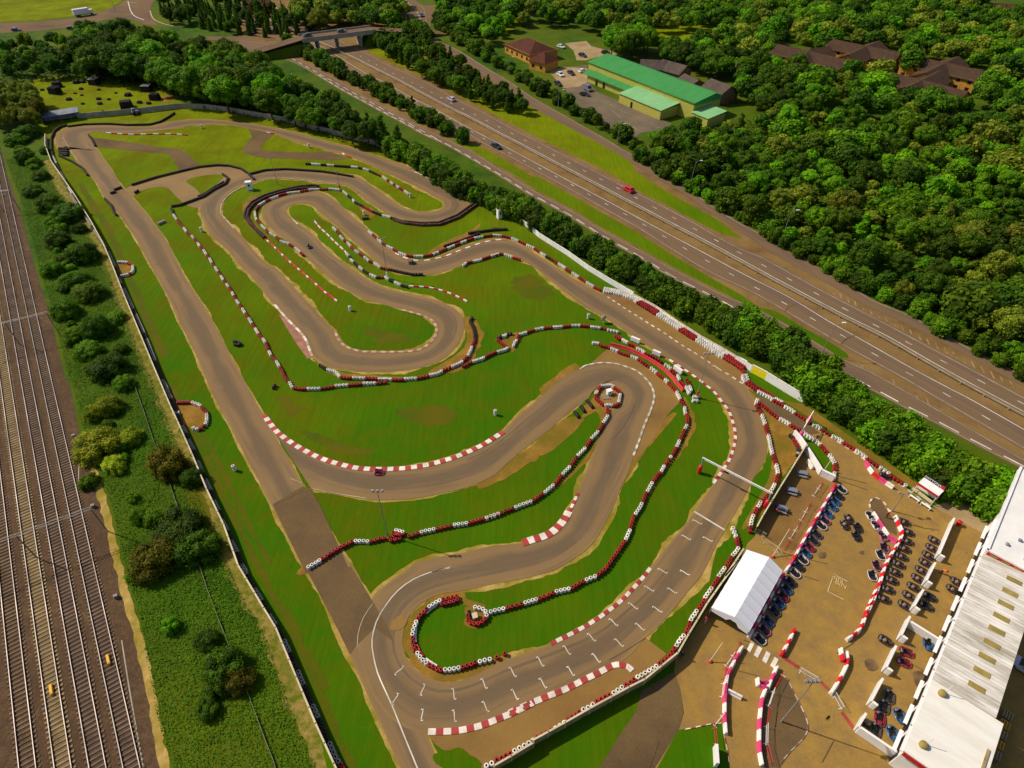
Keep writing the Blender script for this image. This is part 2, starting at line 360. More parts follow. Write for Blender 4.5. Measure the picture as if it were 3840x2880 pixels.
def flat(name, pts, mat, z, step=None, kind='structure', jit=0, closed=True):
    P = crom(pts, step, True) if step else [Vector((p[0], p[1], 0)) for p in pts]
    if jit:
        c = sum(P, Vector())/len(P)
        P = [p+(p-c).normalized()*jit*(noise.noise(p*.55)*1.3+noise.noise(p*1.7)*.6) for p in P]
    tri = tessellate_polygon([P]); me = bpy.data.meshes.new(name); me.from_pydata([(p.x, p.y, z) for p in P], [], [tuple(t) for t in tri])
    me.materials.append(mat); me.update()
    bm = bmesh.new(); bm.from_mesh(me); bmesh.ops.recalc_face_normals(bm, faces=bm.faces)
    if bm.faces:
        bm.faces.ensure_lookup_table()
        for fc in bm.faces:
            if fc.normal.z < 0: fc.normal_flip()
    bm.to_mesh(me); bm.free()
    o = link(name, me); o['kind'] = kind; return o
def offset(pts, d):
    out = []
    for i, p in enumerate(pts):
        t = (pts[min(i+1, len(pts)-1)]-pts[max(i-1, 0)]); t = Vector((t.x, t.y, 0)).normalized(); out.append(p+Vector((-t.y, t.x, 0))*d)
    return out
def strip(name, pts, w, mat, z, step=1.0, smooth=True, jit=0):
    P = crom(pts, step) if smooth else [Vector((p[0], p[1], 0)) for p in pts]
    if jit:
        a = [p+(q-p)*(1+noise.noise(q*.7)*jit+noise.noise(q*2.3)*jit*.5) for p, q in zip(P, offset(P, w/2))]
        b = [p+(q-p)*(1+noise.noise(q*.7)*jit+noise.noise(q*2.3)*jit*.5) for p, q in zip(P, offset(P, -w/2))]
    else: a, b = offset(P, w/2), offset(P, -w/2)
    return struct(link(name, ribbon_mesh(name, [mat], a, b, z)))
# ------------------------------------------------------------------ ground, circuit grass, railway bed
Z = dict(grass=.02, dirt=.035, run=.05, link=.06, straight=.075, track=.09, patch=.10, kerb=.11, line=.125)
flat('ground', [(-1500, -200), (1500, -200), (1500, 2200), (-1500, 2200)], M['rough'], 0)
flat('circuit_grass', W('a1: 200,930 480,1000 880,960 1500,900 1700,900 a2: 0,985 560,1120 1050,1250 1280,1315 1480,1450 1640,1570 b3: 20,235 150,340 280,375 490,530 720,670 900,800 1270,1015 1640,1280 2212,1610 c4: 250,195 690,460 1200,830 1750,1180 S: 3900,2100 3900,2950 1240,2950 1194,2731 1122,2559 1045,2374 1000,2306 850,1988 732,1725 651,1545 588,1400 520,1233 475,1125 425,998 398,935 353,853 289,749 230,664 200,620 178,560 175,510'), M['grass'], Z['grass'])
strip('dead_grass_strip', W('S: 180,600 215,680 275,770 335,870 385,950 412,1020 455,1130 500,1240 570,1405 632,1555 700,1730 760,1865 820,1995 880,2140 940,2240 980,2310 1020,2380 1090,2560 1160,2730 1225,2890'), 2.4, M['dead'], .015, jit=.9)
flat('railway_ballast', W('S: -400,2990 640,2990 615,2860 570,2690 540,2520 495,2290 455,2150 440,2090 400,1900 355,1770 320,1700 290,1590 262,1450 238,1400 210,1280 185,1170 150,1070 110,920 75,790 40,690 0,600 -60,500 -150,420 -500,420 -900,1400'), M['ballast'], .02)
strip('tan_verge', W('S: 640,2960 600,2790 560,2560 520,2390 478,2250 430,2060 385,1880 330,1690'), 1.1, M['verge'], .028, jit=.6)

# ------------------------------------------------------------------ kart circuit
SEG = [  # left edge | right edge, in driving order; every new pair carries on from the last points
 ('217,497 253,479 316,472 393,470 497,475 565,475 633,457 678,452 768,448 859,454 949,466 1000,475 1113,497 1190,520 1253,538 1316,554 1407,583 1497,615 1565,637 1633,673', '325,502 345,497 361,495 452,500 542,495 633,486 723,472 814,468 881,472 940,484 1000,497 1027,502 1090,527 1158,545 1244,570 1280,576 1316,592 1362,606 1416,633 1475,660 1524,683 1579,710'),
 ('1687,703 1727,725 1752,750 1759,777 1723,808 1668,831 1628,837 1578,833 1524,826 1470,810 1433,790', '1633,741 1655,752 1664,768 1650,786 1614,795 1569,795 1524,783 1483,763'),
 ('1388,763 1343,727 1307,700 1271,693 1194,684 1117,675 1036,670 981,677 950,688', '1442,731 1397,700 1352,670 1325,659 1253,651 1181,644 1090,640 1000,644 931,655'),
 ('886,709 845,740 827,772 832,804 854,831 882,858', '893,665 858,680 815,710 775,745 752,778 758,822 791,881'),
 ('940,926 1000,989 1036,1007 1103,1079 1171,1152 1216,1202 1253,1238', '859,944 900,998 945,1043 990,1098 1027,1143 1090,1206 1135,1256'),
 ('1271,1278 1298,1306 1339,1319 1420,1324 1510,1321 1578,1308 1619,1278 1637,1242 1628,1211 1601,1190 1569,1177', '1158,1292 1167,1328 1189,1351 1239,1378 1307,1391 1397,1396 1510,1391 1601,1373 1669,1342 1714,1296 1736,1251 1741,1211 1727,1179 1696,1152 1641,1129'),
 ('1506,1161 1442,1143 1361,1120 1307,1093 1253,1057 1194,1007 1144,962 1099,921 1049,885 999,840', '1578,1111 1488,1093 1420,1070 1352,1030 1284,985 1216,926 1171,876 1126,844 1094,822'),
 ('981,808 986,781 1008,758 1058,740 1117,727 1180,720 1225,731 1275,768', '1076,799 1079,781 1099,768 1135,763 1171,772 1207,804'),
 ('1329,817 1379,858 1433,912 1479,948 1519,971 1569,978 1623,969 1691,944 1759,917 1827,899 1890,896', '1262,849 1307,890 1352,930 1420,985 1456,1007 1510,1025 1578,1032 1646,1025 1714,1003 1782,976 1845,957'),
 ('1936,912 1994,944 2071,994 2162,1052 2252,1102 2297,1129 2365,1174 2478,1247 2569,1301 2659,1360 2704,1391 2740,1418 2800,1449', '1890,948 1927,960 1963,980 2008,1007 2071,1057 2139,1111 2207,1161 2275,1197 2342,1242 2433,1301 2501,1346 2569,1386 2636,1431'),
 ('2816,1480 2836,1517 2853,1571 2867,1625 2876,1684 2862,1734 2826,1793 2785,1874 2745,1942', '2682,1472 2722,1522 2745,1571 2756,1625 2754,1680 2731,1729 2700,1779 2673,1820 2636,1874'),
 ('2700,2019 2682,2050 2632,2153 2578,2220 2515,2297 2456,2361 2420,2392 2370,2450 2316,2492', '2569,1969 2501,2050 2438,2130 2406,2180 2375,2211 2339,2248 2284,2288 2235,2329 2171,2365'),
 ('2262,2514 2194,2550 2126,2582 2036,2620 1945,2659 1900,2677 1814,2718 1723,2743 1610,2747', '2094,2401 2058,2419 1990,2442 1904,2474 1836,2505 1769,2537 1705,2557'),
 ('1500,2720 1420,2640 1370,2540 1345,2440 1360,2330 1398,2238 1452,2189 1533,2135', '1646,2555 1597,2537 1552,2505 1520,2460 1509,2401 1520,2342 1547,2293 1597,2252 1656,2227'),
 ('1556,2114 1632,2092 1736,2074 1836,2050 1945,2039 1981,2028 2053,2005 2103,1969 2135,1919 2162,1852 2198,1766 2225,1698 2257,1625 2284,1553', '1732,2216 1836,2193 1904,2180 1990,2164 2085,2135 2160,2090 2220,2041 2261,1978 2297,1906 2324,1838 2356,1770 2374,1716 2410,1607'),
 ('2330,1520 2340,1481 2320,1449 2284,1436 2252,1445 2220,1472 2207,1494 2184,1508 2116,1562', '2433,1553 2453,1494 2446,1458 2406,1408 2342,1375 2279,1362 2216,1370 2175,1386 2116,1413'),
 ('2049,1621 1981,1671 1900,1740 1849,1785 1759,1825 1669,1848 1578,1866 1488,1875 1397,1875 1307,1861 1216,1841 1167,1832', '2026,1490 1936,1567 1886,1616 1804,1671 1714,1712 1623,1739 1533,1755 1442,1759 1352,1757 1284,1744 1216,1723 1153,1696 1090,1660 1036,1617 990,1560'),
]
def chain(segs, step=.8):
    "smooth both edges as a whole, then pair them up section by section"
    Lp, Rp, tl, tr = [], [], [0], [0]
    for l, r in segs:
        Lp += W(l); Rp += W(r); tl.append(len(Lp)-1); tr.append(len(Rp)-1)
    def sm(P, ties):
        out = []
        for a, b in zip(ties, ties[1:]):
            seg = []
            for i in range(a, b):
                p1, p2 = P[i], P[i+1]; p0 = P[i-1] if i else p1*2-p2; p3 = P[i+2] if i+2 < len(P) else p2*2-p1
                k = max(2, int((p2-p1).length/.5))
                for j in range(k):
                    t = j/k; seg.append(.5*((2*p1)+(p2-p0)*t+(2*p0-5*p1+4*p2-p3)*t*t+(3*p1-p0-3*p2+p3)*t**3))
            seg.append(P[b]); out.append(seg)
        return out
    A, B = sm(Lp, tl), sm(Rp, tr); L, Rr = [], []
    for a, b in zip(A, B):
        n = max(3, int((length(a)+length(b))/2/step)); a, b = resample(a, n), resample(b, n)
        L += a if not L else a[1:]; Rr += b if not Rr else b[1:]
    return L, Rr
def verge(name, E, O, mat, z, w0=.8, amp=1.0):
    "ragged dusty verge along edge E, outwards from the opposite edge O"
    a, b = [], []
    for e, o in zip(E, O):
        d = (e-o); d.z = 0; d.normalize()
        k = max(.08, w0*(.75+amp*noise.noise(e*.16)*1.2+amp*.5*noise.noise(e*.9)))
        a.append(e-d*.35); b.append(e+d*k)
    return struct(link(name, ribbon_mesh(name, [mat], a, b, z)))
TLft, TRgt = chain(SEG)
struct(link('kart_track', ribbon_mesh('kart_track', [M['track']], TLft, TRgt, Z['track'])))
verge('track_verge', TLft, TRgt, M['verge'], Z['dirt'], .85); verge('track_verge', TRgt, TLft, M['verge'], Z['dirt']+.004, .85)
SL = W('S: 1560,2990 1502,2880 1434,2731 1375,2600 1312,2455 1262,2352 1212,2257 1154,2148 1090,2033 1031,1920 977,1816 927,1725 900,1671 859,1594 823,1527 787,1454 764,1400 723,1305 669,1201 619,1093 579,1021 533,939 497,876 434,790 393,745 362,686 332,650 289,606 253,551 222,560 208,533 217,497')
SR = W('S: 1705,2990 1655,2880 1592,2735 1556,2604 1520,2460 1470,2356 1398,2257 1325,2130 1289,2078 1216,1947 1153,1848 1090,1735 1040,1650 988,1558 945,1481 900,1400 827,1260 769,1152 705,1057 656,962 624,903 583,844 533,781 493,736 457,696 416,633 375,574 353,547 325,502')
n = 420
SLs, SRs = resample(crom(SL, .5), n), resample(crom(SR, .5), n)
struct(link('long_straight', ribbon_mesh('long_straight', [M['track']], SLs, SRs, Z['straight'])))
verge('straight_verge', SLs, SRs, M['verge'], Z['dirt']+.008, .7, .6); verge('straight_verge', SRs, SLs, M['verge'], Z['dirt']+.012, .45, .8)
# link roads, run-off areas and lay-bys
flat('link_road', W('S: 470,712 497,697 588,665 680,637 750,625 814,619 859,621 904,633 931,651 893,668 862,700 815,735 775,765 745,780 705,772 669,745 628,706 588,703 542,712 515,725 497,738'), M['track'], Z['link'], 1)
flat('grass_island', W('S: 700,678 760,660 815,655 838,658 828,675 800,700 764,732 730,705'), M['grass'], Z['track']+.012, .8)
flat('link_road', W('S: 345,515 400,522 452,529 542,542 610,554 669,558 696,570 715,590 746,622 678,645 669,633 642,588 624,576 565,572 452,561 362,549'), M['path'], Z['link'])
flat('link_road', W('S: 930,478 975,490 1027,504 1000,525 977,550 985,562 1000,567 1130,572 1244,571 1310,596 1253,600 1130,597 1000,593 960,588 920,575 908,562 925,540 945,515'), M['path'], Z['link']+.003)
flat('runoff_area', W('b3: 1000,985 1040,1015 1220,1135 1410,1255 1610,1385 1815,1515 2000,1640 c3: 2040,225 2150,295 c4: 170,300 230,255 200,200 110,120 20,60 b3: 2190,1590 2020,1490 1790,1340 1650,1260 1465,1130 1300,1030 1200,990'), M['runoff'], Z['run'])
flat('runoff_area', W('c3: 820,200 920,140 1040,35 1080,10 1160,45 1310,95 1420,170 1480,230 1570,310 1630,380 1660,440 1650,470 1560,560 1440,760 1330,900 1260,935 1100,600'), M['runoff'], Z['run']+.004)
flat('runoff_area', W('S: 1592,2735 1610,2747 1723,2743 1814,2718 1900,2677 2036,2620 2194,2550 2290,2500 2380,2440 2420,2392 2500,2453 2460,2490 2370,2550 2280,2610 2150,2690 2000,2775 1880,2850 1800,2890 1700,2840 1630,2790'), M['runoff'], Z['run']+.008)
flat('grass_island', W('d2: 1410,1555 1560,1500 1700,1540 1800,1625 1760,1670 1500,1720'), M['grass'], Z['patch'], .5, jit=.5)
flat('tarmac_patch', W('b2: 325,1175 360,1180 430,1260 520,1360 570,1440 595,1530 560,1540 480,1430 385,1280'), M['kpink'], Z['run']+.012)
flat('tarmac_patch', W('c2: 270,1090 520,940 590,960 690,1150 810,1420 920,1659 545,1659 420,1400'), M['patch'], Z['patch'])
flat('tarmac_patch', W('d2: 345,40 700,-10 880,280 1000,480 1060,620 900,500 740,650 690,720 580,490'), M['patch'], Z['patch']+.002)
for s in ('c3: 500,350 600,260 720,170 800,145 830,190 700,290 540,415', 'c3: 1630,555 1600,600 1440,790 1330,930 1230,1080 1165,1190 1190,1080 1260,940 1420,760 1560,570',
          'c3: 1690,420 1740,480 1790,640 1740,770 1640,930 1550,1020 1410,1235 1400,1210 1540,1000 1620,900 1700,760 1725,640 1700,520', 'c3: 0,1080 200,950 400,850 520,740 700,600 850,590 800,690 600,860 400,980 220,1090 0,1180',
          'c3: 960,420 900,470 830,600 960,540 1000,640 940,760 990,720 1050,600 1080,540 1160,510 1170,480 1000,480', 'c3: 1075,560 1050,650 970,760 850,950 700,1090 590,1180 610,1200 720,1110 880,960 1000,780 1080,600',
          'b2: 1860,1200 1930,1195 2000,1290 2020,1340 1990,1420 1960,1500 1900,1600 1840,1640 1700,1659 1560,1655 1800,1500 1880,1380', 'b2: 600,1530 700,1600 900,1659 1400,1690 1700,1640 1640,1690 1300,1720 900,1700 700,1640',
          'b3: 130,1390 170,1340 260,1325 330,1330 340,1380 270,1480 210,1440 150,1400', 'd2: 1650,330 1700,300 1800,330 1850,390 1830,440 1740,500 1650,470 1630,400', 'd2: 1600,190 1640,200 1640,240 1800,310 1700,330 1590,270',
          'd2: 1130,480 1230,340 1400,220 1600,190 1600,260 1440,300 1300,400 1230,500 1210,620 1250,720 1340,820 1480,870 1700,830 1900,770 1990,720 2010,770 1850,850 1600,950 1430,950 1300,890 1180,780 1130,640',
          'a2: 1400,1490 1520,1470 1640,1560 1700,1640 1720,1700 1600,1640 1480,1560', 'b2: 20,270 70,200 160,170 140,210 90,290 100,380 170,470 250,540 230,550 140,500 60,420', 'b2: 1640,600 1900,480 1990,420 1960,480 1900,530 1700,640 1550,690',
          'b2: 970,250 1100,300 1110,360 1050,350', 'a1: 1340,800 1450,790 1480,820 1350,850', 'c1: 1470,250 1600,260 1700,320 1715,400 1660,450 1590,460 1520,420 1470,340', 'b1: 975,740 1080,745 1110,790 1080,830 1000,830',
          'c2: 480,1659 540,1600 590,1659', 'c4: 300,480 480,600 620,680 580,740 640,800 680,860 500,1130 420,1230 340,1400 250,1480 180,1500 330,1240 400,1100 430,950 400,740'):
    flat('trodden_dirt', W(s), M['dirt'], Z['dirt']+.015+.001*random.random(), .6, jit=.5)
# pit yard
YARD = 'c4: 175,300 310,400 430,460 600,560 760,660 920,760 1100,870 1300,1010 1400,1090 1550,1190 1640,1270 1740,1340 1900,1360 2212,1440 S: 3900,2000 4300,2300 4300,3200 2200,3200 2456,2880 d3: 1430,1340 1470,1200 1440,1000 1390,860 1400,750 1500,600 1640,380 1760,200 1920,0 e5: 300,1250 480,980 560,800 640,720 g2: 930,1659 1300,1060 1525,700 1740,1035 1920,1120 c4: 940,1110 945,980 890,890 820,800 680,700 565,640 480,590 330,450'
flat('pit_yard', W(YARD), M['yard'], Z['run']+.012)
flat('pit_lane', W('c4: 175,300 310,400 430,460 600,560 760,660 830,720 720,735 660,690 565,640 480,590 320,440'), M['patch'], Z['run']+.016)
flat('bottom_path', W('d3: 700,1800 770,1659 930,1400 1080,1180 1115,1020 1390,860 1440,1000 1465,1200 1430,1340 1230,1659 1120,1800'), M['path'], Z['run']+.017)
flat('grass_island', W('d3: 1120,1800 1250,1659 1420,1345 1480,1335 1790,1290 1800,1400 1855,1680 1870,1800'), M['grass'], Z['run']+.018)
flat('grass_island', W('c4: 690,880 670,800 730,780 830,830 900,900 940,960 940,1090 850,1050 780,960'), M['grass'], Z['run']+.02)
flat('sandy_apron', W('c4: 1560,1190 1760,1330 2000,1450 2212,1560 S: 3950,2120 3950,1990 3700,1900 3600,1850 c4: 1950,1290 1800,1310 1740,1330 1640,1240'), M['tan'], Z['run']+.014, jit=.8)
flat('tarmac_patch', W('e5: 1830,420 1845,360 1890,335 1940,355 1990,430 2050,520 2100,600 2110,720 2040,680 1960,600'), M['patch'], Z['run']+.02)
flat('tarmac_patch', W('d4: 190,890 250,930 330,1090 400,1220 420,1300 390,1400 300,1500 190,1659 30,1659 30,1350 60,1100 110,1000'), M['patch'], Z['run']+.021)
flat('trodden_dirt', W('c4: 520,450 700,480 1200,830 1700,1180 1660,1220 1440,1060 1200,900 950,720 760,600'), M['dirt'], Z['dirt']+.017)
flat('pit_terrace', W('c4: 690,870 820,1060 950,1130 640,1700 480,1659 290,1550'), M['runoff'], Z['run']+.019)

# ------------------------------------------------------------------ kerbs and painted lines
def kerb(name, s, w, mats, n=None, seg=1.3, z=None, rows=None):
    P = crom(W(s), .3); Lk = length(P); n = n or max(2, int(Lk/seg)); sub = 3
    Q = resample(P, n*sub+1); a, b = offset(Q, w/2), offset(Q, -w/2); mi = [(i//sub) % len(mats) for i in range(n*sub)]
    me = MB(); h = .07
    for i in range(n*sub):
        q = [a[i], b[i], b[i+1], a[i+1]]; me.hexa([(p.x, p.y, (z or Z['kerb'])-.05) for p in q], [(p.x, p.y, (z or Z['kerb'])+h*(.5 if k in (0, 3) else 1)) for k, p in enumerate(q)], mi[i])
    o = me.build(name, [M[m] for m in mats]); return struct(o)
RW = ('kred', 'kwhite')
kerb('kerb', 'c2: 198,348 300,478 420,573 560,655 700,718 850,762 1000,792 1200,798 1400,787 1600,752 1800,692 2000,603 2185,488', .95, RW, 51)
kerb('kerb', 'c3: 350,1632 430,1605 510,1582 590,1545 660,1483 710,1418 735,1370', 1.25, RW, 10)
kerb('kerb', 'c3: 735,1370 765,1320 790,1265 812,1215', .5, RW, 5)
kerb('kerb', 'c3: 1570,110 1640,155 1770,243 1885,330 1945,382 2030,490 2070,550 2105,660 2117,730 2112,800 2080,910 2050,970 1990,1060 1935,1135', .5, ('kwhite', 'kred'), 37)
kerb('kerb', 'd3: 1190,5 1110,105 1050,170 980,245 905,310 825,372 735,435 640,492 540,545 435,598 365,632', .55, ('kwhite', 'kred'), 22)
kerb('kerb', 'd3: 1040,855 1010,825 960,808 900,806 830,835 750,878 650,925 560,972 460,1020 350,1062 230,1112 120,1160 10,1212 d2: 2212,1120 2050,1200 1930,1250 1800,1302 1700,1330 1580,1352 1440,1360 1340,1360', .75, ('kwhite', 'kred'), 37)
kerb('painted_strip', 'b3: 1035,1012 1130,1075 1220,1135 1310,1190 1410,1255 1510,1315 1610,1385 1710,1450 1815,1515 1920,1585 1990,1632 c3: 1920,155 2045,225 2150,292 2180,312', .32, ('kpink', 'line'), 50)
kerb('painted_strip', 'c3: 830,190 870,162 930,147 1000,137 1060,138 1130,145 1200,165 1290,200 1350,245 1410,310 1440,380 1443,440 1415,530 1385,600 1350,690 1320,780 1290,860 1272,905', .38, ('fade', 'line'), 42)
kerb('kerb', 'b2: 1345,1135 1420,1155 1500,1178 1560,1203 1610,1240 1632,1300 1620,1350 1585,1400 1500,1460 1400,1480 1300,1483 1180,1485 1050,1483 960,1470 880,1440 820,1385 790,1310', .55, ('kpale', 'kpink'), 44)
kerb('kerb', 'b1: 2080,90 1970,135 1885,195 1840,260 1835,330 1880,390 1945,460', .4, ('kpale', 'fade'), 22)
kerb('kerb', 'b2: 1290,662 1340,690 1400,712 1460,725 1560,722 1700,690 1850,632 2000,580 2120,556 2212,552', .5, ('kwhite', 'kpink'), 22)
kerb('kerb', 'b2: 290,1092 350,1165 420,1240 500,1320 550,1390 575,1460 600,1520', .5, ('kwhite', 'kpale'), 12)
kerb('kerb', 'b2: 430,375 480,425', .4, ('kpale', 'line'), 4)
kerb('kerb', 'b2: 180,55 320,43 480,52 650,72 800,92', .35, ('kpale', 'fade'), 16)
kerb('kerb', 'a2: 1205,1415 1300,1460 1390,1502', .4, ('kpale', 'line'), 8)
def line(pts, w, mat='line', z=None, name='painted_line', step=1.0, smooth=True):
    return strip(name, pts, w, M[mat], z or Z['line'], step, smooth)
line(W('d2: 1520,2 1400,25 1220,95 1090,190 990,310 910,450 875,600 885,720 920,870 980,1010 1040,1140 1140,1390 1250,1659 1290,1760'), .17)
line(W('d2: 880,300 800,420 758,560 752,660'), .1, 'fade')
line(W('c3: 1775,1370 2030,1525'), .30, smooth=False)
line(W('c2: 420,875 520,915'), .12, 'fade', smooth=False); line(W('c2: 1590,1650 1750,1605'), .12, 'fade', smooth=False); line(W('c2: 590,958 800,1000 1050,1040'), .14, 'fade')
line(W('a1: 525,1140 560,1210 640,1330'), .16, 'fade')
gm = MB()
GRID = 'c3: 1770,1438 1833,1476 1678,1565 1740,1606 1855,1580 1920,1620 d3: 1258,5 1325,48 1445,20 1508,63 1148,150 1213,197 1340,168 1403,215 1017,290 1078,345 1217,320 1280,372 858,422 912,483 1075,460 1133,520 678,545 728,610 903,590 958,655 478,648 520,720 717,713 765,785 260,740 297,817 510,820 550,895 32,827 68,905 280,918 320,997 50,1010 85,1093 d2: 1790,922 1818,1002 1800,1110 1832,1195 1550,1003 1556,1090 1555,1183 1560,1275 1315,972 1275,1052 1300,1177 1280,1265 1137,825 1065,880 1095,1050 1040,1130'
gp = W(GRID)
for i in range(0, len(gp), 2):
    a, b = gp[i], gp[i+1]; d = (b-a).normalized(); s = Vector((-d.y, d.x, 0))
    for p, q, w in ((a, b, .065), (a-s*.28, a+s*.06, .08), (b-s*.06, b+s*.28, .08)):
        t = (q-p).normalized(); u = Vector((-t.y, t.x, 0))*w; gm.quad(*[(v.x, v.y, Z['line']) for v in (p-u, q-u, q+u, p+u)])
struct(gm.build('grid_slot_lines', M['line']))
zb = MB()
for s in ('h1: 885,90 930,115 870,240 825,200', 'h1: 975,150 1030,185 970,305 917,270', 'h1: 1082,215 1138,250 1080,380 1025,340', 'h1: 1188,290 1242,325 1180,445 1130,405'):
    zb.poly([(p.x, p.y, Z['line']) for p in W(s)])
struct(zb.build('crossing_stripes', M['kwhite']))
line(W('S: 3177,2182 3126,2155 3103,2219 3162,2250'), .14, 'mark', smooth=False, name='painted_box')
def text(body, name, p, right, up, size, mat, thick=.0, parent=None):
    cu = bpy.data.curves.new(name, 'FONT'); cu.body = body; cu.size = size; cu.extrude = thick; cu.align_x = 'CENTER'; cu.align_y = 'CENTER'
    ob = bpy.data.objects.new(name, cu); C.objects.link(ob); dg = bpy.context.evaluated_depsgraph_get()
    me = bpy.data.meshes.new_from_object(ob.evaluated_get(dg)); bpy.data.objects.remove(ob); me.materials.clear(); me.materials.append(mat)
    o = link(name, me, parent); r = Vector(right).normalized(); u = Vector(up); u = (u-r*u.dot(r)).normalized(); nrm = r.cross(u)
    mt = Matrix((r, u, nrm)).transposed().to_4x4(); mt.translation = p; o.matrix_basis = mt if not parent else parent.matrix_world.inverted() @ mt
    return o
tr_ = W1('S: 3177,2182')-W1('S: 3126,2155')
for body, s in (('SIN', 'S: 3141,2172'), ('BIN', 'S: 3152,2193')):
    p = W1(s); p.z = Z['line']; o = struct(text(body, 'painted_lettering', p, tr_, (-tr_.y, tr_.x, 0), 1.05, M['mark']))
# low painted kerbs round the yard islands
kerb('painted_strip', 'h1: 1260,515 1310,540 1365,600 1430,730 1490,850 1540,950 1590,1060 1620,1170 1610,1260 1560,1350 1480,1430 1400,1510 1330,1590 1260,1670', .12, ('line', 'kpink'), 18)
kerb('painted_strip', 'h1: 35,1230 200,1195 370,1160 500,1150', .12, ('line', 'kred'), 7)
kerb('painted_strip', 'h1: 525,1270 570,1460 600,1659', .1, ('line', 'kred'), 5)
kerb('painted_strip', 'e6: 80,940 75,870 110,820 170,806 240,840 300,900 350,1000', .22, ('line', 'kpink'), 9)
kerb('painted_strip', 'c4: 835,705 905,745 980,795 1050,840 1120,885 1190,935 1270,995', .25, ('line', 'yard'), 13)
kerb('painted_strip', 'c4: 1480,1140 1570,1200 1650,1260 1740,1330', .25, ('line', 'yard'), 7)

# ------------------------------------------------------------------ motorway, slip roads, bridge road
N = {1: 'S: 1000,0 1027,32 1113,72 1194,113 1384,203 1438,233 1542,280 1633,325 1723,375 1814,420 1904,470 2000,519 2090,566 2181,612 2271,659 2344,697 2388,719 2478,765 2614,837 2704,890 2800,939 2855,959 3071,1078 3313,1204 3473,1289 3618,1366 3840,1485 4300,1730',
     2: 'S: 900,10 1000,70 1190,154 1312,210 1407,258 1497,303 1588,353 1678,400 1769,445 1859,493 2000,567 2136,639 2252,700 2388,772 2523,843 2659,914 2700,936 2855,1021 3009,1104 3164,1186 3319,1263 3473,1352 3628,1439 3752,1505 4200,1745',
     3: 'S: 880,30 980,85 1199,170 1289,222 1362,267 1452,312 1542,362 1633,407 1723,457 1814,506 1904,552 2000,603 2136,676 2207,713 2342,785 2478,858 2614,930 2803,1031 2958,1109 3112,1202 3267,1289 3422,1377 3576,1459 3664,1505 4150,1780',
     4: 'S: 860,55 960,105 1080,150 1190,194 1271,231 1316,258 1407,307 1542,384 1633,434 1723,488 1814,542 1904,588 2017,650 2116,704 2252,781 2388,858 2523,944 2659,1025 2803,1093 2906,1150 3061,1243 3195,1320 3365,1413 3514,1501 3840,1690 4120,1850',
     5: 'S: 900,150 1000,165 1045,176 1136,231 1271,303 1362,357 1452,407 1542,457 1633,502 1723,545 1769,565 1859,624 1913,659 2026,727 2162,799 2252,858 2388,930 2523,1007 2636,1066 2727,1111 2844,1160 2958,1222 3159,1343 3267,1392 3458,1500 3700,1640 4100,1870',
     6: 'S: 880,190 1000,199 1054,217 1136,253 1270,335 1353,380 1434,425 1529,475 1579,504 1678,550 1859,655 1981,731 2116,804 2252,890 2388,966 2523,1048 2659,1115 2750,1165 2870,1232 2989,1310 3081,1366 3195,1428 3298,1482 3378,1526 3532,1603 3631,1657 3700,1693 3840,1765 4050,1880',
     7: 'S: 1560,10 1590,30 1600,70 1612,110 1628,135 1650,155 1723,190 1823,253 1922,312 2000,366 2136,443 2271,520 2362,574 2452,619 2569,692 2659,762 2800,849 2906,897 2958,928 3061,990 3164,1050 3267,1120 3420,1185 3600,1285 3840,1408 4300,1650',
     8: 'S: 1500,0 1520,50 1555,85 1578,110 1601,130 1624,165 1669,199 1769,258 1859,316 1949,375 2000,407 2136,479 2271,552 2362,606 2452,665 2565,728 2650,790 2720,830 2850,920 2960,985 3060,1040 3150,1090 3250,1150 3400,1215 3600,1320 3840,1450 4300,1700'}
E_ = {k: crom(W(v), 2) for k, v in N.items()}
def road(name, a, b, z, mat='road', n=260):
    return struct(link(name, ribbon_mesh(name, [M[mat]], resample(E_[a], n), resample(E_[b], n), z)))
road('motorway_margin', 1, 8, .022, 'hard'); road('motorway_margin', 4, 5, .024, 'hard')
flat('verge_grass', W('a2: 830,420 970,490 1200,590 1400,690 1600,800 1800,900 2000,1010 2212,1120 b3: 1080,0 1320,150 1520,250 1800,400 2000,500 2180,545 1950,375 1750,265 1550,150 1290,-10 a3: 800,1330 600,1215 300,1055 0,890 a2: 2000,760 1600,600 1200,420 1000,300'), M['grass'], .034)
flat('verge_grass', W('a2: 1500,1150 1640,1170 1800,1230 2000,1340 2212,1470 b3: 480,25 700,150 1000,320 1300,490 1600,680 1900,860 2170,1010 b4: 300,990 b3: 2120,1050 2050,1005 1850,905 1600,775 1300,605 1000,445 800,315 500,155 250,5 a2: 2212,1535 1900,1365 1640,1230'), M['grass'], .036)
flat('verge_grass', W('b4: 280,975 420,1010 600,1120 800,1230 930,1320 900,1345 700,1240 500,1105 310,1005'), M['grass'], .037, .8)
road('motorway_reserve', 2, 3, .03, 'hard')
road('carriageway', 1, 2, .042, 'lane'); road('carriageway', 3, 4, .044, 'lane'); road('slip_road', 5, 6, .046, 'lane'); road('slip_road', 7, 8, .048, 'lane')
for k, d, w, m in ((1, -.7, .18, 'fade'), (2, .55, .20, 'line'), (3, -.5, .18, 'line'), (4, .7, .16, 'fade'), (5, -.4, .12, 'fade'), (6, .5, .14, 'fade'), (7, -.5, .15, 'fade')):
    P = offset(E_[k], d); struct(link('edge_line', ribbon_mesh('edge_line', [M[m]], offset(P, w/2), offset(P, -w/2), .054)))
lm = MB()
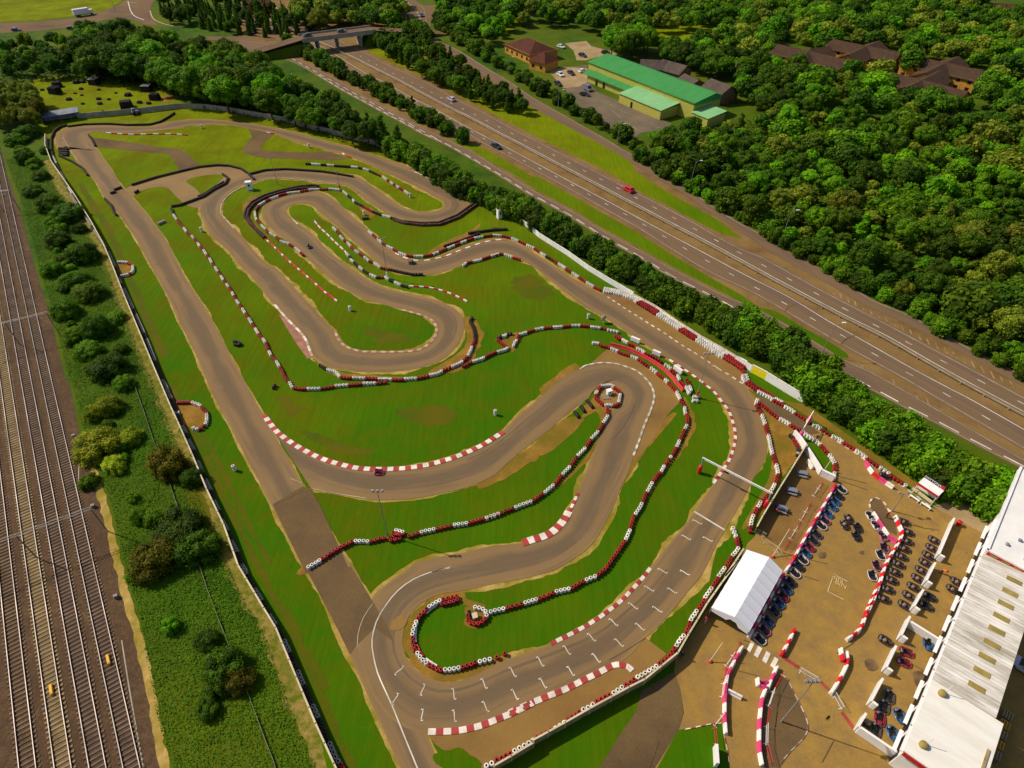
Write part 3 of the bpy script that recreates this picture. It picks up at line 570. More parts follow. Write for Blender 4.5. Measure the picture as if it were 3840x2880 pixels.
def dashes(P, L, gap, w, z=.056, t0=0, t1=1e9, mb=lm):
    Q = resample(P, int(length(P)/.5)); s = 0; per = L+gap
    k = int(per/.5); j = max(1, int(L/.5))
    for i in range(0, len(Q)-j-1, k):
        if not t0 <= i*.5 <= t1: continue
        a, b = Q[i], Q[i+j]; t = (b-a).normalized(); u = Vector((-t.y, t.x, 0))*w/2; mb.quad(*[(v.x, v.y, z) for v in (a-u, b-u, b+u, a+u)])
FARD = 'S: 1060,60 1160,110 1399,236 1470,273 1542,309 1620,348 1700,392 1793,436 1888,485 1992,538 2111,600 2238,665 2377,738 2530,819 2699,909 2891,1011 3110,1128 3412,1290 3679,1431 3900,1548'
NEARD = 'S: 1000,110 1100,145 1300,235 1461,330 1650,425 1814,520 1940,590 2115,678 2243,749 2386,827 2545,919 2731,1023 2929,1131 3148,1253 3281,1330 3420,1408 3561,1487 3840,1650'
dashes(crom(W(FARD), 1), 1.8, 6.1, .20); dashes(crom(W(NEARD), 1), 1.8, 6.1, .20)
NSD = 'S: 1000,185 1060,200 1136,243 1320,345 1370,372 1440,412 1520,455 1600,500 1680,545'
dashes(crom(W(NSD), 1), 4, 3, .28)
P6 = offset(E_[6], 1.0); dashes(P6, 3.5, 2.2, .30, t0=60, t1=420)
struct(lm.build('lane_dashes', M['line']))
CBP = resample(offset(E_[2], -1.3), 97)
t = thing('crash_barrier', 'long pale steel crash barrier along the motorway central reserve', 'crash barrier', (CBP[0].x, CBP[0].y, .05)); b = MB()
for p, q in zip(CBP, CBP[1:]): d = q-p; m = (p+q)/2-CBP[0]; b.box((m.x, m.y, .62), (d.length*1.002, .10, .30), math.atan2(d.y, d.x))
b.build('rail', M['concrete'], t)
for p in CBP: b = MB(); b.box((p.x-CBP[0].x, p.y-CBP[0].y, .3), (.12, .22, .6)); b.build('post', M['steel'], t)
# hatched nose between the near carriageway and the slip road, and on the far side
hm = MB()
for A, B, t in ((W('b4: 830,890'), W('b4: 2212,1610'), 22), (W('b4: 1040,1425'), W('b4: 1700,1800'), 8)):
    d = (B[0]-A[0]); nrm = Vector((-d.y, d.x, 0)).normalized()
    for i in range(t):
        p = A[0]+d*(i/t)+nrm*(.1); q = p+nrm*1.7+d.normalized()*-1.5; u = d.normalized()*.22
        hm.quad(*[(v.x, v.y, .058) for v in (p-u, q-u, q+u, p+u)])
struct(hm.build('hatching', M['hatch']))
for s in ('b4: 470,1010 500,975 540,955 575,948', 'b4: 880,1245 920,1205 980,1180'):
    strip('tarmac_seam', W(s), .35, M['path'], .0575)
# old roads at the top of the picture
flat('roundabout', W('S: 380,60 389,41 434,23 470,0 500,-30 600,-30 575,10 562,45 575,75 590,95 540,90 497,75'), M['road'], .05, 2)
flat('side_road', W('S: -200,86 0,86 136,81 289,68 344,50 400,45 420,70 316,92 253,104 136,117 0,124 -200,124'), M['road'], .047)
flat('side_road', W('S: 1440,-40 1490,0 1505,35 1520,65 1560,80 1583,105 1612,112 1614,90 1623,50 1640,20 1592,22 1555,0 1500,-40'), M['road'], .051)
strip('side_road_line', W('S: 480,5 490,40 505,60 540,75'), .5, M['line'], .06)
strip('kerb_edge', W('S: 562,40 575,70 610,88 650,98'), .6, M['kpale'], .06)
dm = MB()
for s in ('S: 1500,10 1530,50 1560,85', 'S: 1520,0 1560,40 1585,90', 'S: 490,10 560,5', 'S: 1020,20 1100,70'): dashes(crom(W(s), 1), 3, 3, .35, z=.062, mb=dm)
struct(dm.build('lane_dashes', M['line']))
# fields, car park and yards round the sports hall
flat('field', W('S: 0,-60 480,-60 465,0 430,22 385,45 340,48 270,62 120,78 0,82 -200,80'), M['grass'], .02)
flat('field', W('S: 2380,130 2460,105 2640,95 2760,110 2780,135 2640,190 2600,165 2420,170'), M['grass'], .02)
flat('field', W('S: 1850,80 1930,70 1960,95 1900,120'), M['grass'], .02); flat('field', W('S: 3640,20 3840,20 3900,60 3700,70'), M['grass'], .02)
flat('field', W('S: 90,330 150,295 300,285 450,300 560,325 660,365 680,385 600,410 440,430 300,440 180,420 110,390'), M['grass'], .024, 3)
flat('car_park', W('a3: 120,580 200,570 450,540 450,660 520,760 800,870 1150,1030 1050,1080 900,1100 830,1150 600,1050 400,900 280,770 240,680'), M['carpark'], .03)
flat('sandy_apron', W('a3: 110,575 300,555 450,570 440,680 380,720 250,730 180,650'), M['tan'], .034, jit=.5)
flat('sandy_apron', W('a3: 260,360 440,340 480,380 700,440 680,460 540,470 430,500 360,500 330,420'), M['tan'], .034, jit=.5)
flat('sandy_apron', W('a4: 1690,30 1800,20 2000,50 2212,70 2300,90 2000,70 1800,60'), M['tan'], .034)
flat('side_road', W('a4: 2090,1500 2250,1480 2300,1560 2110,1570'), M['tan'], .034)
pm = MB()
for i in range(16):
    a = W1('a3: 640,850').lerp(W1('a3: 1060,1050'), i/15); d = (W1('a3: 1060,1050')-W1('a3: 640,850')).normalized(); s = Vector((-d.y, d.x, 0))*-2.6
    pm.quad(*[(v.x, v.y, .04) for v in (a, a+s, a+s+d*.12, a+d*.12)])
for s in ('a3: 640,910 740,985', 'a3: 760,1010 870,1080', 'a3: 370,790 410,820'):
    a, b = W(s); u = (b-a).normalized(); u = Vector((-u.y, u.x, 0))*.08; pm.quad(*[(v.x, v.y, .041) for v in (a-u, b-u, b+u, a+u)])
struct(pm.build('bay_lines', M['fade']))

# seams, stains and rubber marks
for s in ('d3: 1150,582 1000,680 850,765', 'c3: 1290,480 1240,580 1170,690 1100,770', 'e5: 1520,110 1650,140 1790,175', 'e5: 860,870 1010,920 1380,1010', 'h1: 690,465 830,500 985,545', 'h1: 2212,110 1990,250', 'c4: 985,1110 1220,1190', 'e6: 660,1160 800,1220 980,1240', 'g3: 90,360 300,390', 'd3: 1260,1440 1180,1659', 'h1: 1255,590 1230,900 1190,1250 1200,1500', 'h1: 1100,770 1260,790 1420,830', 'h1: 1085,1215 1270,1250', 'c2: 285,1095 530,975', 'h1: 1950,1380 1800,1659', 'b2: 600,380 700,420', 'd4: 385,70 510,110', 'd4: 1265,790 1400,870'):
    strip('tarmac_seam', W(s), .09, M['patch'], Z['line']+.002)
for s in ('h1: 1850,1050 1880,1020 1925,1040 1920,1090 1880,1105 1850,1085', 'g3: 440,440 520,420 600,435 590,455 510,445 450,470', 'd4: 560,1215 600,1210 605,1250 570,1255', 'e5: 1300,900 1360,890 1370,940 1310,950', 'd4: 900,780 960,760 980,820 920,840', 'd2: 1030,420 1130,400 1160,440 1070,520 1020,500', 'd4: 1300,880 1420,860 1440,960 1330,980', 'e5: 1700,900 1760,880 1770,930', 'h3: 2050,500 2100,480 2110,540'):
    flat('oil_stain', W(s), M['runoff'] if 'd2' in s else M['dirt'] if '560,1215' in s else M['stain'], Z['line']+.003, .4, jit=.5)
for k, (a, b, w) in enumerate(((.30, .60, .10), (.34, .64, .09), (.42, .72, .12), (.55, .80, .08))):   # rubber laid down through the bends
    n = len(TLft)
    for j in range(k, 17, 2):
        i0, i1 = int(n*j/17), int(n*(j+1.3)/17); Q = []
        for i in range(i0, min(i1, n)): f = a+(b-a)*(.5+.5*math.sin(i*.035+k)); Q.append(TLft[i].lerp(TRgt[i], f))
        if len(Q) > 4: strip('rubber_mark', Q[::4], w*4.5, M['rubbered'], Z['track']+.004+.001*k, 1.2)

strip('worn_grass', W('S: 640,1440 690,1560 740,1650 800,1780 860,1900 930,2050 990,2170 1060,2300 1110,2390 1180,2550 1250,2720 1330,2890'), 1.0, M['worn'], Z['grass']+.004, jit=.9)
strip('worn_grass', W('S: 300,690 350,770 400,850 440,930 470,1010 520,1120 560,1210 620,1340'), 1.6, M['worn'], Z['grass']+.005, jit=.9)
strip('worn_grass', W('S: 700,1500 770,1640 850,1800 940,1980 1010,2110'), .8, M['worn'], Z['grass']+.006, jit=.9)
for k, s in enumerate(('c2: 480,460 700,520 900,600 1100,640 1000,690 800,650 600,560', 'c2: 1300,300 1600,280 1800,330 1700,420 1400,400', 'c2: 300,200 450,230 520,330 400,360', 'b2: 1000,1280 1250,1300 1400,1380 1150,1400', 'b3: 250,900 450,850 600,1000 400,1050', 'c1: 1450,700 1600,800 1750,1200 1650,1250', 'd1: 2050,100 2120,150 2200,330', 'd2: 150,300 330,620 520,1000 480,1050 280,700', 'b1: 1180,420 1300,500 1500,850 1440,870')):
    flat('worn_grass', W(s), M['worn'], Z['grass']+.007+.001*k, .8, jit=1.6)
# ------------------------------------------------------------------ tyre walls: blocks of bolted stacks
def stack_prof(layers=4, r=.30, h=.165):
    pr = [(.13, .02), (.13, layers*h-.01), (.19, layers*h)]; ms = [1, 0]
    for i in reversed(range(layers)):
        z = i*h; pr += [(r-.035, z+h-.008), (r, z+h*.72), (r, z+h*.28), (r-.035, z+.008)]; ms += [0, 0, 0, 0]
    return pr, ms+[0]
TM = {'B': ('tbr', 'brown'), 'W': ('tw', 'white'), 'R': ('tr', 'red'), 'K': ('tb', 'black'), 'G': ('tg', 'grey')}
STK = {}
for k, (mt, _) in TM.items():
    b = MB(); pr, ms = stack_prof(); b.lathe(pr, 14, ms=ms[:len(pr)-1]); STK[k] = b.mesh('tyre_stack', [M[mt], M['rubber']], smooth=True)
NBLK = 0
WL = {}
def tyre_wall(s, where, frm, group, off=0.0, far=False, per=4, sp=.61):
    "one bolted wall: runs of painted stacks, a run lasting until the next point; wall > tyre_section > tyre_stack"
    global NBLK
    pts = raw(s); runs = []
    for (c, u, v), (_, u2, v2) in zip(pts, pts[1:]):
        if c is None: c = runs[-1][0]
        if c == 'X': runs.append(['X', []]); continue
        a, b = at(u, v, .3), at(u2, v2, .3)
        if runs and runs[-1][0] == c: runs[-1][1].append(b)
        else: runs.append([c, [a, b]])
    runs = [(c, [Vector((p.x, p.y, 0)) for p in pl]) for c, pl in runs if c != 'X']
    cols = [k for k in 'WRGKB' if any(c == k for c, _ in runs)]; cn = ' and '.join(TM[k][1] for k in cols[:2]) if len(cols) < 3 else 'red, white and black'
    o = runs[0][1][0]; NBLK += 1
    t = thing('tyre_wall', f"{cn} tyre stacks forming {where}", 'tyre wall', (o.x, o.y, .03), 0, group)
    for c, pl in runs:
        if off: pl = offset(pl, off)
        n = max(1, round(length(pl)/sp)); Q = resample(pl, n+1); st = [(Q[i]+Q[i+1])/2-o for i in range(n)]
        if far:
            b = MB(); pr, ms = stack_prof(2, .31, .34)
            for p in st: b.lathe(pr, 9, (p.x, p.y, 0), ms=ms[:len(pr)-1])
            b.build('tyre_section', [M[TM[c][0]], M['rubber']], t, True); continue
        sec = bpy.data.objects.new('tyre_section', None); C.objects.link(sec); sec.parent = t; sec.location = st[0]; sec.empty_display_size = .2
        for p in st: link('tyre_stack', STK[c], sec, (p.x-st[0].x+random.uniform(-.03, .03), p.y-st[0].y+random.uniform(-.03, .03), 0), random.random()*6)
G_ = 'tyre walls of the circuit'
tyre_wall('c2: W558,1622 R675,1550 R820,1455 W945,1395 R1075,1400 R1210,1365 X1215,1365 R1390,1360 W1490,1325 R1625,1295 W1765,1265 R1895,1245 W2035,1208 R2155,1168 c3: W40,1430 R165,1388 W285,1340 R435,1285 W530,1218 R615,1148 W680,1068 R750,995 W805,912 R878,842 W920,772 R985,705 W1020,640 R1062,575 R1055,510', 'the middle diagonal wall', 'the long straight', G_)
tyre_wall('c3: R1010,345 W1000,330 W1090,320 R1110,340 R1165,380 W1165,395 W1155,445 R1150,470 R1125,500 W1100,490 W1060,488 R1030,490 R960,430 W958,400 R975,370 R1000,340', 'the ring at the top hairpin', 'its top', G_)
tyre_wall('d2: W1715,328 W1790,340 W1815,355 W1825,385 R1825,415 R1790,450 R1750,470 R1700,465 R1665,430 K1670,385 K1690,360', 'the small ring by the grid', 'its top', G_)
tyre_wall('d2: W1845,372 R1980,338 W2130,298 d3: R260,262 W400,205 R530,175 W645,110 R750,68 R820,10 c3: W1205,1610 R1245,1520 R1260,1450 W1285,1400 W1335,1325 R1345,1300 R1375,1225 W1385,1210 R1430,1130 R1480,1060 W1500,1045 R1530,990 R1555,960 W1570,930 R1590,910 W1630,840 R1655,780 R1690,710 W1695,690 R1720,650 R1720,575 W1705,565 R1695,500 R1670,450 W1660,440 R1630,375 R1570,310 W1560,300 R1530,270 R1480,235 W1470,220 R1410,175 R1330,120 W1310,105 R1250,80 R1160,55 W1145,40 R1080,15 b3: R1000,1430 W990,1415 W930,1408', 'the long inner start wall', 'the grid ring', G_)
tyre_wall('d2: R1595,235 R1470,268 W1450,270 W1360,318 R1340,335 R1265,410 W1248,440 W1212,540 R1208,570 R1222,670 W1243,700 W1308,783 R1340,800 R1430,850 W1465,852 W1575,838 R1610,830 R1720,795 W1750,783 W1856,766 X1870,760 R1900,745 X1915,740 R1965,720 R1985,712', 'the bottom hairpin wall', 'its top', G_)
tyre_wall('d2: R1600,262 R1545,285 R1440,305', 'the bottom hairpin back row', 'its top', G_)
tyre_wall('d2: W1800,1650 W1860,1635 R1890,1610 R2010,1550 W2040,1535 d3: W205,1445 R235,1420 R360,1357 W385,1345 W480,1290 R495,1275 R595,1212 W615,1190 W715,1142 R730,1125 R850,1057 W870,1055 W950,1000 R970,985 R1055,940 W1070,920 W1235,828 R1250,810 R1330,760 R1380,685 W1398,660 W1450,580 R1480,560 R1515,480 W1518,445 W1565,372 R1580,355 R1635,285 W1640,258 W1688,185 R1700,165 R1750,95 W1752,78 W1805,10 e5: R330,1050 R390,960 W395,935 W465,865 R465,840 R455,780 W447,740 W400,625', 'the pit fence wall', 'the picture bottom', G_)
tyre_wall('c4: W315,440 W298,455 R300,480 R335,555 W345,565 W370,630 R375,650 R395,730 W400,735 W430,885 R435,900 R460,970 W465,980 W478,1035 R480,1060 R460,1130 W455,1140 W425,1195 R410,1215 R360,1280 W340,1290 W325,1315 R310,1340 R285,1390 W278,1400 W255,1465 R255,1490 R245,1545', 'the wedge arm beside the start straight', 'the wedge tip', G_)
tyre_wall('c4: R322,465 R400,530 R475,592 W490,597 W568,640 R580,650 R660,700 W675,700 W720,740 W745,755 W825,805 R835,820 R890,890 W905,895 W945,955 R950,975 R950,1035 W950,1045 W938,1108', 'the wedge arm beside the pit lane', 'the wedge tip', G_)
tyre_wall('c4: R20,85 R130,150 R205,215 W185,235 W190,270 R210,300 R300,360 W310,372 W425,432 R440,445 R520,490 W530,495 W610,540 R620,552 R700,600 W712,608 W740,625 X745,628 W765,645 W825,672 R840,690 R915,737 W925,742 W1005,782 R1015,797 R1110,852 W1120,860 W1200,912 R1210,930 R1300,990 W1315,1000 W1398,1052 R1405,1065 R1510,1140 W1520,1145 W1550,1165', 'the outer pit lane wall', 'the yellow panel', G_)
tyre_wall('c4: W212,232 W225,268 R235,290 R320,345 R430,412 W450,430 W520,468', 'the pit lane wall back row', 'the yellow panel', G_)
for k, o in enumerate((0, .62, 1.24)):
    tyre_wall('b3: W1020,980 W1105,995 W1190,1017 W1285,1052 R1300,1072 R1450,1167 W1465,1172 W1640,1282 R1650,1297 R1765,1372 W1790,1380 W2000,1527 R2020,1530 R2180,1628', ('the front row along the white hoarding', 'the middle row along the white hoarding', 'the back row along the white hoarding')[k], 'the far end', G_, off=o, far=k > 0, per=8 if k else 4)
tyre_wall('b2: W1065,480 R1100,510 W1140,545 R1180,580 W1215,605 R1270,630 W1315,660 R1380,685 W1440,690 R1520,690 W1600,675 R1650,655 W1720,625 R1780,600 W1830,580 R1880,560 W1940,540 R2020,525 W2095,515 R2160,520 b3: W100,515 R180,520 W260,540 R320,565 W385,595 R450,625 W500,660 K545,690 R590,715 W650,750 R710,790 W760,825 R820,865 W880,905 R945,945 W1005,975', 'the chicane outer wall', 'the chicane', G_)
tyre_wall('b2: K1890,500 1960,488 2100,470 2200,466 b3: K100,463 K230,465', 'the dark bank above the chicane', 'its low end', G_, far=True)
tyre_wall('b2: K1690,608 1800,572 1900,535 1990,500', 'the dark row at the chicane exit', 'its low end', G_, far=True)
tyre_wall('b2: W1850,770 R1880,745 W1930,735 R2010,715 W2080,690 R2140,675 b3: W90,690 R160,670 W200,672 R270,700 R340,722', 'the grass field corner wall', 'its low end', G_)
tyre_wall('b2: W770,450 R800,480 W830,520 R860,555 W890,575 R920,610 W950,640 R990,665 W1030,695 R1070,730 W1110,745 R1165,785 R1215,795 K1245,800 1350,825 1430,840 1520,840', 'the wall inside the chicane bend', 'its top', G_)
tyre_wall('b2: W880,665 K905,690 W915,715 K945,740 W985,775 K1020,805 W1075,840 K1130,865 R1150,865 W1200,862 K1235,885 W1280,905 K1335,930 W1395,945', 'the thin wall past the lamp post', 'its top', G_)
tyre_wall('b2: W830,140 W750,130 R735,132 R665,135 W660,135 W580,135 R570,140 R510,150 W500,155 W400,165 R390,170 R320,185 W320,190 W260,210 R250,215 R215,235 W210,235 W160,265 R155,270 R130,310 W125,320 W128,365 R140,390 R170,420 W175,430 W208,462 R215,470 R238,495 W245,495 W292,525 R300,530 R325,560 W330,565 W402,585 R408,590 R445,612 W455,620 W495,652 R500,660 R530,685', 'the finger hairpin wall', 'its lamp post end', G_)
tyre_wall('b2: B660,108 600,100 480,112 330,145 200,185 100,240 50,300 35,355 80,420 130,470 200,540', 'the dark outer row of the finger hairpin', 'its top', G_, far=True)
tyre_wall('b2: B640,120 480,128 340,160 215,200 115,255 70,310 60,360 100,425 150,475 210,530', 'the dark second row of the finger hairpin', 'its top', G_, far=True)
tyre_wall('b2: W855,150 K895,185 W935,220 K950,240 R1030,280 K1100,320 W1180,350 K1250,370 1350,400 1500,415 1650,410 1800,350 1900,280 1970,230', 'the wall below the top hairpin', 'the lamp post', G_, far=True)
tyre_wall('b2: B1270,385 1350,412 1500,430 1660,425 1815,365 1915,295 1975,250', 'the second dark row below the top hairpin', 'its low end', G_, far=True)
tyre_wall('b1: K1420,290 W1440,345 R1470,390 W1525,455 R1550,490 W1590,520 R1610,545 W1640,580 R1660,610 W1690,640 R1715,680 W1740,710 R1760,750 W1785,780 R1810,820 W1835,855 R1855,890 W1880,920 R1900,950 W1925,990 R1940,1020 W1960,1055 R1985,1090 W2010,1125 R2035,1165 W2065,1205 R2090,1250 W2120,1290 R2145,1335 W2180,1375 b2: R215,1410 W240,1480 R260,1515 W300,1560 R330,1610 R350,1640 c2: R360,20 R390,60 W410,75 W430,110 R440,125 R530,135 W555,132 W655,130 R670,130 R770,115 W785,108 W885,100 R900,100 R1000,95 W1015,88 W1110,85 R1130,85 R1220,75', 'the angled wall beside the long straight', 'its far end', G_)
tyre_wall('b2: K655,1590 W720,1630 W790,1650 c2: W820,18 R830,35 R920,45 W930,40 W1025,43 R1040,45 R1135,50 W1145,50 W1240,50 R1260,55 R1345,60 W1360,50 W1450,45 R1470,45 R1560,25 W1570,20 W1640,5 b2: R1680,1640 R1740,1615 W1755,1610 W1830,1575 R1850,1560 R1885,1530 W1890,1520 W1920,1460 R1925,1440 K1948,1380 K1945,1330 K1930,1270 K1905,1230 K1930,1195', 'the lower hairpin outer wall', 'its straight end', G_)
tyre_wall('b2: R1840,1610 R1890,1585 W1930,1565 W2025,1535 R2030,1530 R2110,1490 b3: W140,1485 W215,1465 R232,1450 R190,1420 K140,1380 W180,1350 W205,1360 K220,1335 K270,1330', 'the wall and ring beside the grass field', 'the lower hairpin', G_)
tyre_wall('b3: W275,1440 W292,1400 R310,1390 R318,1352 W325,1340 W380,1325 R390,1320 R445,1300 W455,1300 W525,1285 R530,1285 R600,1280 W605,1280 W675,1275 R685,1275 R750,1265 W755,1265 W830,1265 R835,1265 R905,1270 W915,1275 W990,1285 R1000,1285 R1030,1290 W1050,1300 W1150,1320', 'the curved wall by the start curve', 'the ring', G_)
tyre_wall('a1: K735,1120 765,1165 790,1212', 'the short row at the far corner', 'the corner', G_, far=True)
tyre_wall('a1: K560,1038 500,1052 450,1090 425,1150 425,1230 W440,1300 K470,1360 W500,1430 K540,1500 W570,1560 K600,1610 640,1650', 'the far corner wall by the fence', 'the corner', G_, far=True)
tyre_wall('a1: K560,1050 700,1032 900,1027 1050,1037 1250,1032 1330,1010 1400,970 1450,935', 'the far end wall', 'the corner', G_, far=True)
tyre_wall('a1: K490,1290 600,1340 680,1390 728,1455', 'the far corner inner wall', 'the corner', G_, far=True)
tyre_wall('a1: K1090,1535 1300,1470 1500,1420 1650,1385 1800,1370 1900,1375 2000,1400 2060,1440 2110,1490', 'the dark wall above the link road', 'its low end', G_, far=True)
tyre_wall('a1: K1845,1445 1895,1478 1870,1525 1780,1570 1690,1630 b1: K1600,225 1500,262 1420,275', 'the dark wall across the link road', 'its far end', G_, far=True)
tyre_wall('a1: K1860,1510 1780,1555 1690,1615 b1: K1640,195', 'the doubled dark row across the link road', 'its far end', G_, far=True)
tyre_wall('a1: K2070,1445 2200,1412 a2: K150,1403 300,1412 450,1422 560,1438 720,1466', 'the dark wall along the return leg', 'its near end', G_, far=True)
tyre_wall('a2: K320,1360 W370,1362 K450,1368 W500,1370 K560,1376 K620,1380 W700,1385 K760,1392 W800,1402 K850,1418 R920,1450 W960,1465 R1000,1495 W1025,1510 R1050,1530 W1075,1545 R1100,1560 W1140,1585 R1180,1612', 'the spine wall of the top infield', 'its far end', G_, far=True, per=3)
tyre_wall('a1: K945,1577 1010,1552', 'the pair of rows on the long straight', 'the track middle', G_, far=True)
tyre_wall('a1: K1115,1602 1152,1580', 'the short row on the grass corner', 'the straight', G_, far=True)
tyre_wall('a1: K915,1605 960,1590', 'the left row lying on the long straight', 'the track edge', G_, far=True)
tyre_wall('b1: K868,210 920,265 945,325 970,350', 'the curved row left of the long straight', 'its far end', G_, far=True)
tyre_wall('a2: K1430,1500 1500,1517', 'the short row at the top hairpin', 'its left', G_, far=True)
tyre_wall('a2: K1510,1545 1600,1572', 'the lower short row at the top hairpin', 'its left', G_, far=True)
tyre_wall('c1: R1470,245 R1590,243 W1590,243 W1665,270 R1670,280 R1715,325 W1718,340 W1718,400 R1705,430 R1665,465 W1650,470 W1595,455', 'the half ring by the boundary wall', 'the wall', G_)
tyre_wall('b1: W975,738 W1050,740 R1060,745 R1100,765 W1105,770 W1105,810 R1090,830 W1070,840 W1000,855', 'the far half ring by the boundary wall', 'the wall', G_)
tyre_wall('a1: K640,1650 b1: K560,130 G585,170 K640,260 G665,295 K760,440 G785,475 K880,620 G900,655 K960,780 G985,870 K1010,920 G1030,960 K1110,1130 G1130,1175 K1200,1330 G1220,1380 K1290,1560 c1: G1345,62 G1380,105 K1400,170 G1400,170 G1422,205 K1425,215 K1505,435 G1512,440 G1540,485 K1545,500 K1562,550 G1567,555 G1602,622 K1610,640 K1635,720 G1642,730 G1670,795 K1675,805 K1700,875 G1707,885 G1745,962 K1750,975 K1772,1050 G1778,1060 G1810,1128 K1815,1140 K1835,1205 G1842,1215 G1885,1297 K1890,1310 K1915,1380 G1922,1390 G1965,1478 K1970,1490 K2005,1580 G2012,1590 G2045,1655', 'the row inside the boundary wall', 'its far end', G_)
tyre_wall('d1: G2012,10 G2040,45 K2050,60 K2105,170 G2115,178 G2168,262 K2175,275 d2: K15,380 G22,388 G68,458 K78,475 K138,590 G145,600 G185,690 K195,705 K255,845 G262,855 G305,960 K312,975 K375,1125 G382,1133 G428,1235 K435,1250 K510,1440 G518,1448 G585,1590 R605,1625 R660,1720', 'the near row inside the boundary wall', 'the half ring', G_)
# tyre cluster round the lamp posts
tyre_wall('c2: R1225,1375 R1330,1335', 'the red pile at the lamp post', 'its front', G_); tyre_wall('c2: R1235,1395 R1345,1372', 'the red pile at the lamp post, front row', 'its left', G_)
tyre_wall('c2: R1260,1325 R1340,1350 W1365,1325 W1285,1305', 'the red pile back row', 'its left', G_)
tyre_wall('g1: W1400,1275 W1440,1290 W1520,1270', 'the white pile at the gantry-side lamp post', 'its back', G_); tyre_wall('g1: W1385,1340 W1450,1350 W1500,1345', 'the white front pile at the grass lamp post', 'its left', G_)
tyre_wall('b1: K1935,1405 1945,1395 2000,1410 1985,1430 1940,1420', 'the little ring on the grass', 'its left', G_, far=True)
tyre_wall('c2: K300,95 285,105 272,130', 'the bent row on the grass corner', 'its top', G_, far=True)
tyre_wall('b1: G1310,425 1370,395', 'the pale row on the grass', 'its left', G_, far=True)
tyre_wall('b2: K1012,378 1070,372', 'the dark row on the grass', 'its left', G_, far=True)
tyre_wall('g2: K1310,490 1360,495 R1375,540 1420,600 K1450,680 1440,780 W1430,750 W1450,752', 'the loose tyres behind the terrace fence', 'its corner', G_)
tyre_wall('b3: R1120,1345 R1160,1385', 'the loose red tyres by the banner', 'its top', G_)
# bank of tyres behind the salmon barrier, mixed colours
for i, (s, c) in enumerate((('g1: R150,265 R230,330 W230,330 W330,385', 0), ('g1: R330,400 R470,440 W470,470 W590,530 R600,560 R760,620 R900,710', 1), ('g1: W930,740 W1020,790 R1040,830 R1130,910 W1150,920 W1190,1010', 2), ('g1: R1200,1030 R1260,1090 W1290,1110 W1350,1240', 3), ('g1: R1300,980 R1340,1060 W1350,1100 W1380,1190', 4))):
    tyre_wall(s, ('the far end', 'the second stretch', 'the middle', 'the near end', 'the outer edge')[i]+' of the bank behind the salmon barrier', '', G_, far=True)
# stacks of white tyres standing alone as marker posts
mk = MB(); pr, ms = stack_prof(8, .31, .165); mk.lathe(pr, 14, ms=ms[:len(pr)-1]); MK = mk.mesh('marker_post', [M['tw'], M['rubber']], True)
for s, l in (('c1: 1950,806', 'beside the long straight near the bottom'), ('c2: 2118,345', 'on the grass inside the big curve'), ('b3: 897,1205', 'in the field corner by the start curve'), ('b2: 916,1140', 'at the end of the long red and white strip'), ('b2: 1030,345', 'on the grass under the top hairpin'), ('b2: 1415,200', 'at the end of the spine wall'), ('b1: 1675,485', 'beside the angled tyre wall'), ('a2: 352,1225', 'on the far right grass island'), ('a1: 1675,1065', 'below the far end wall')):
    o = link('marker_post', MK, None, W1(s)+Vector((0, 0, .02))); tag(o, 'white marker post of tyres standing '+l, 'marker post', 'white tyre marker posts')
# long low strips of red and white boards
def lowstrip(s, label, w, h, mats, seg):
    P = crom(W(s), .5); n = max(2, int(length(P)/seg)); Q = resample(P, n+1); b = MB()
    for i in range(n):
        d = Q[i+1]-Q[i]; c = (Q[i]+Q[i+1])/2; b.box((c.x, c.y, h/2+.02), (d.length*.97, w, h), math.atan2(d.y, d.x), i % len(mats), .92)
    return tag(b.build('track_divider', [M[m] for m in mats]), label, 'divider', 'low red and white track dividers')
lowstrip('b2: 208,548 260,590 310,640 400,725 470,785 540,845 620,915 700,985 760,1030 808,1065', 'long low red and white divider strip across the grass to a white post', .32, .3, ('ps', 'pw', 'pr', 'ps'), 1.1)
lowstrip('b2: 612,390 660,450 720,505 790,575 840,620 882,662', 'red-tipped low divider strip on the grass between two legs', .28, .3, ('ps', 'pw', 'pw'), .9)
lowstrip('b2: 1400,942 1500,945 1600,958 1700,985 1800,1025 1885,1068', 'curved red and white divider strip pointing into the open field', .3, .32, ('pw', 'pr'), 1.2)
lowstrip('a1: 880,1108 960,1112 1080,1120 1250,1117 1400,1115 1560,1125', 'far red and white divider strip along the top infield', .35, .35, ('pw', 'pr'), 2.0)
lowstrip('a2: 0,1103 65,1113', 'short red and white divider by the link road mouth', .35, .35, ('pw', 'ps', 'pr'), 1.2)
lowstrip('a2: 628,1275 660,1295 700,1312', 'short red and white divider beside the right straight', .35, .35, ('pw', 'ps', 'pr'), 1.4)
lowstrip('d2: 1325,380 1360,345 1412,312', 'short white divider inside the bottom hairpin, upper one', .25, .3, ('pw',), .8)
lowstrip('d2: 1243,500 1235,560 1238,620', 'short white divider inside the bottom hairpin, middle one', .25, .3, ('pw',), .7)
lowstrip('d2: 1245,640 1270,695 1300,740', 'short red divider inside the bottom hairpin', .25, .3, ('ps', 'pr'), .7)
lowstrip('d2: 1320,755 1365,788 1415,818', 'short white divider inside the bottom hairpin, lower one', .25, .3, ('pw',), .6)
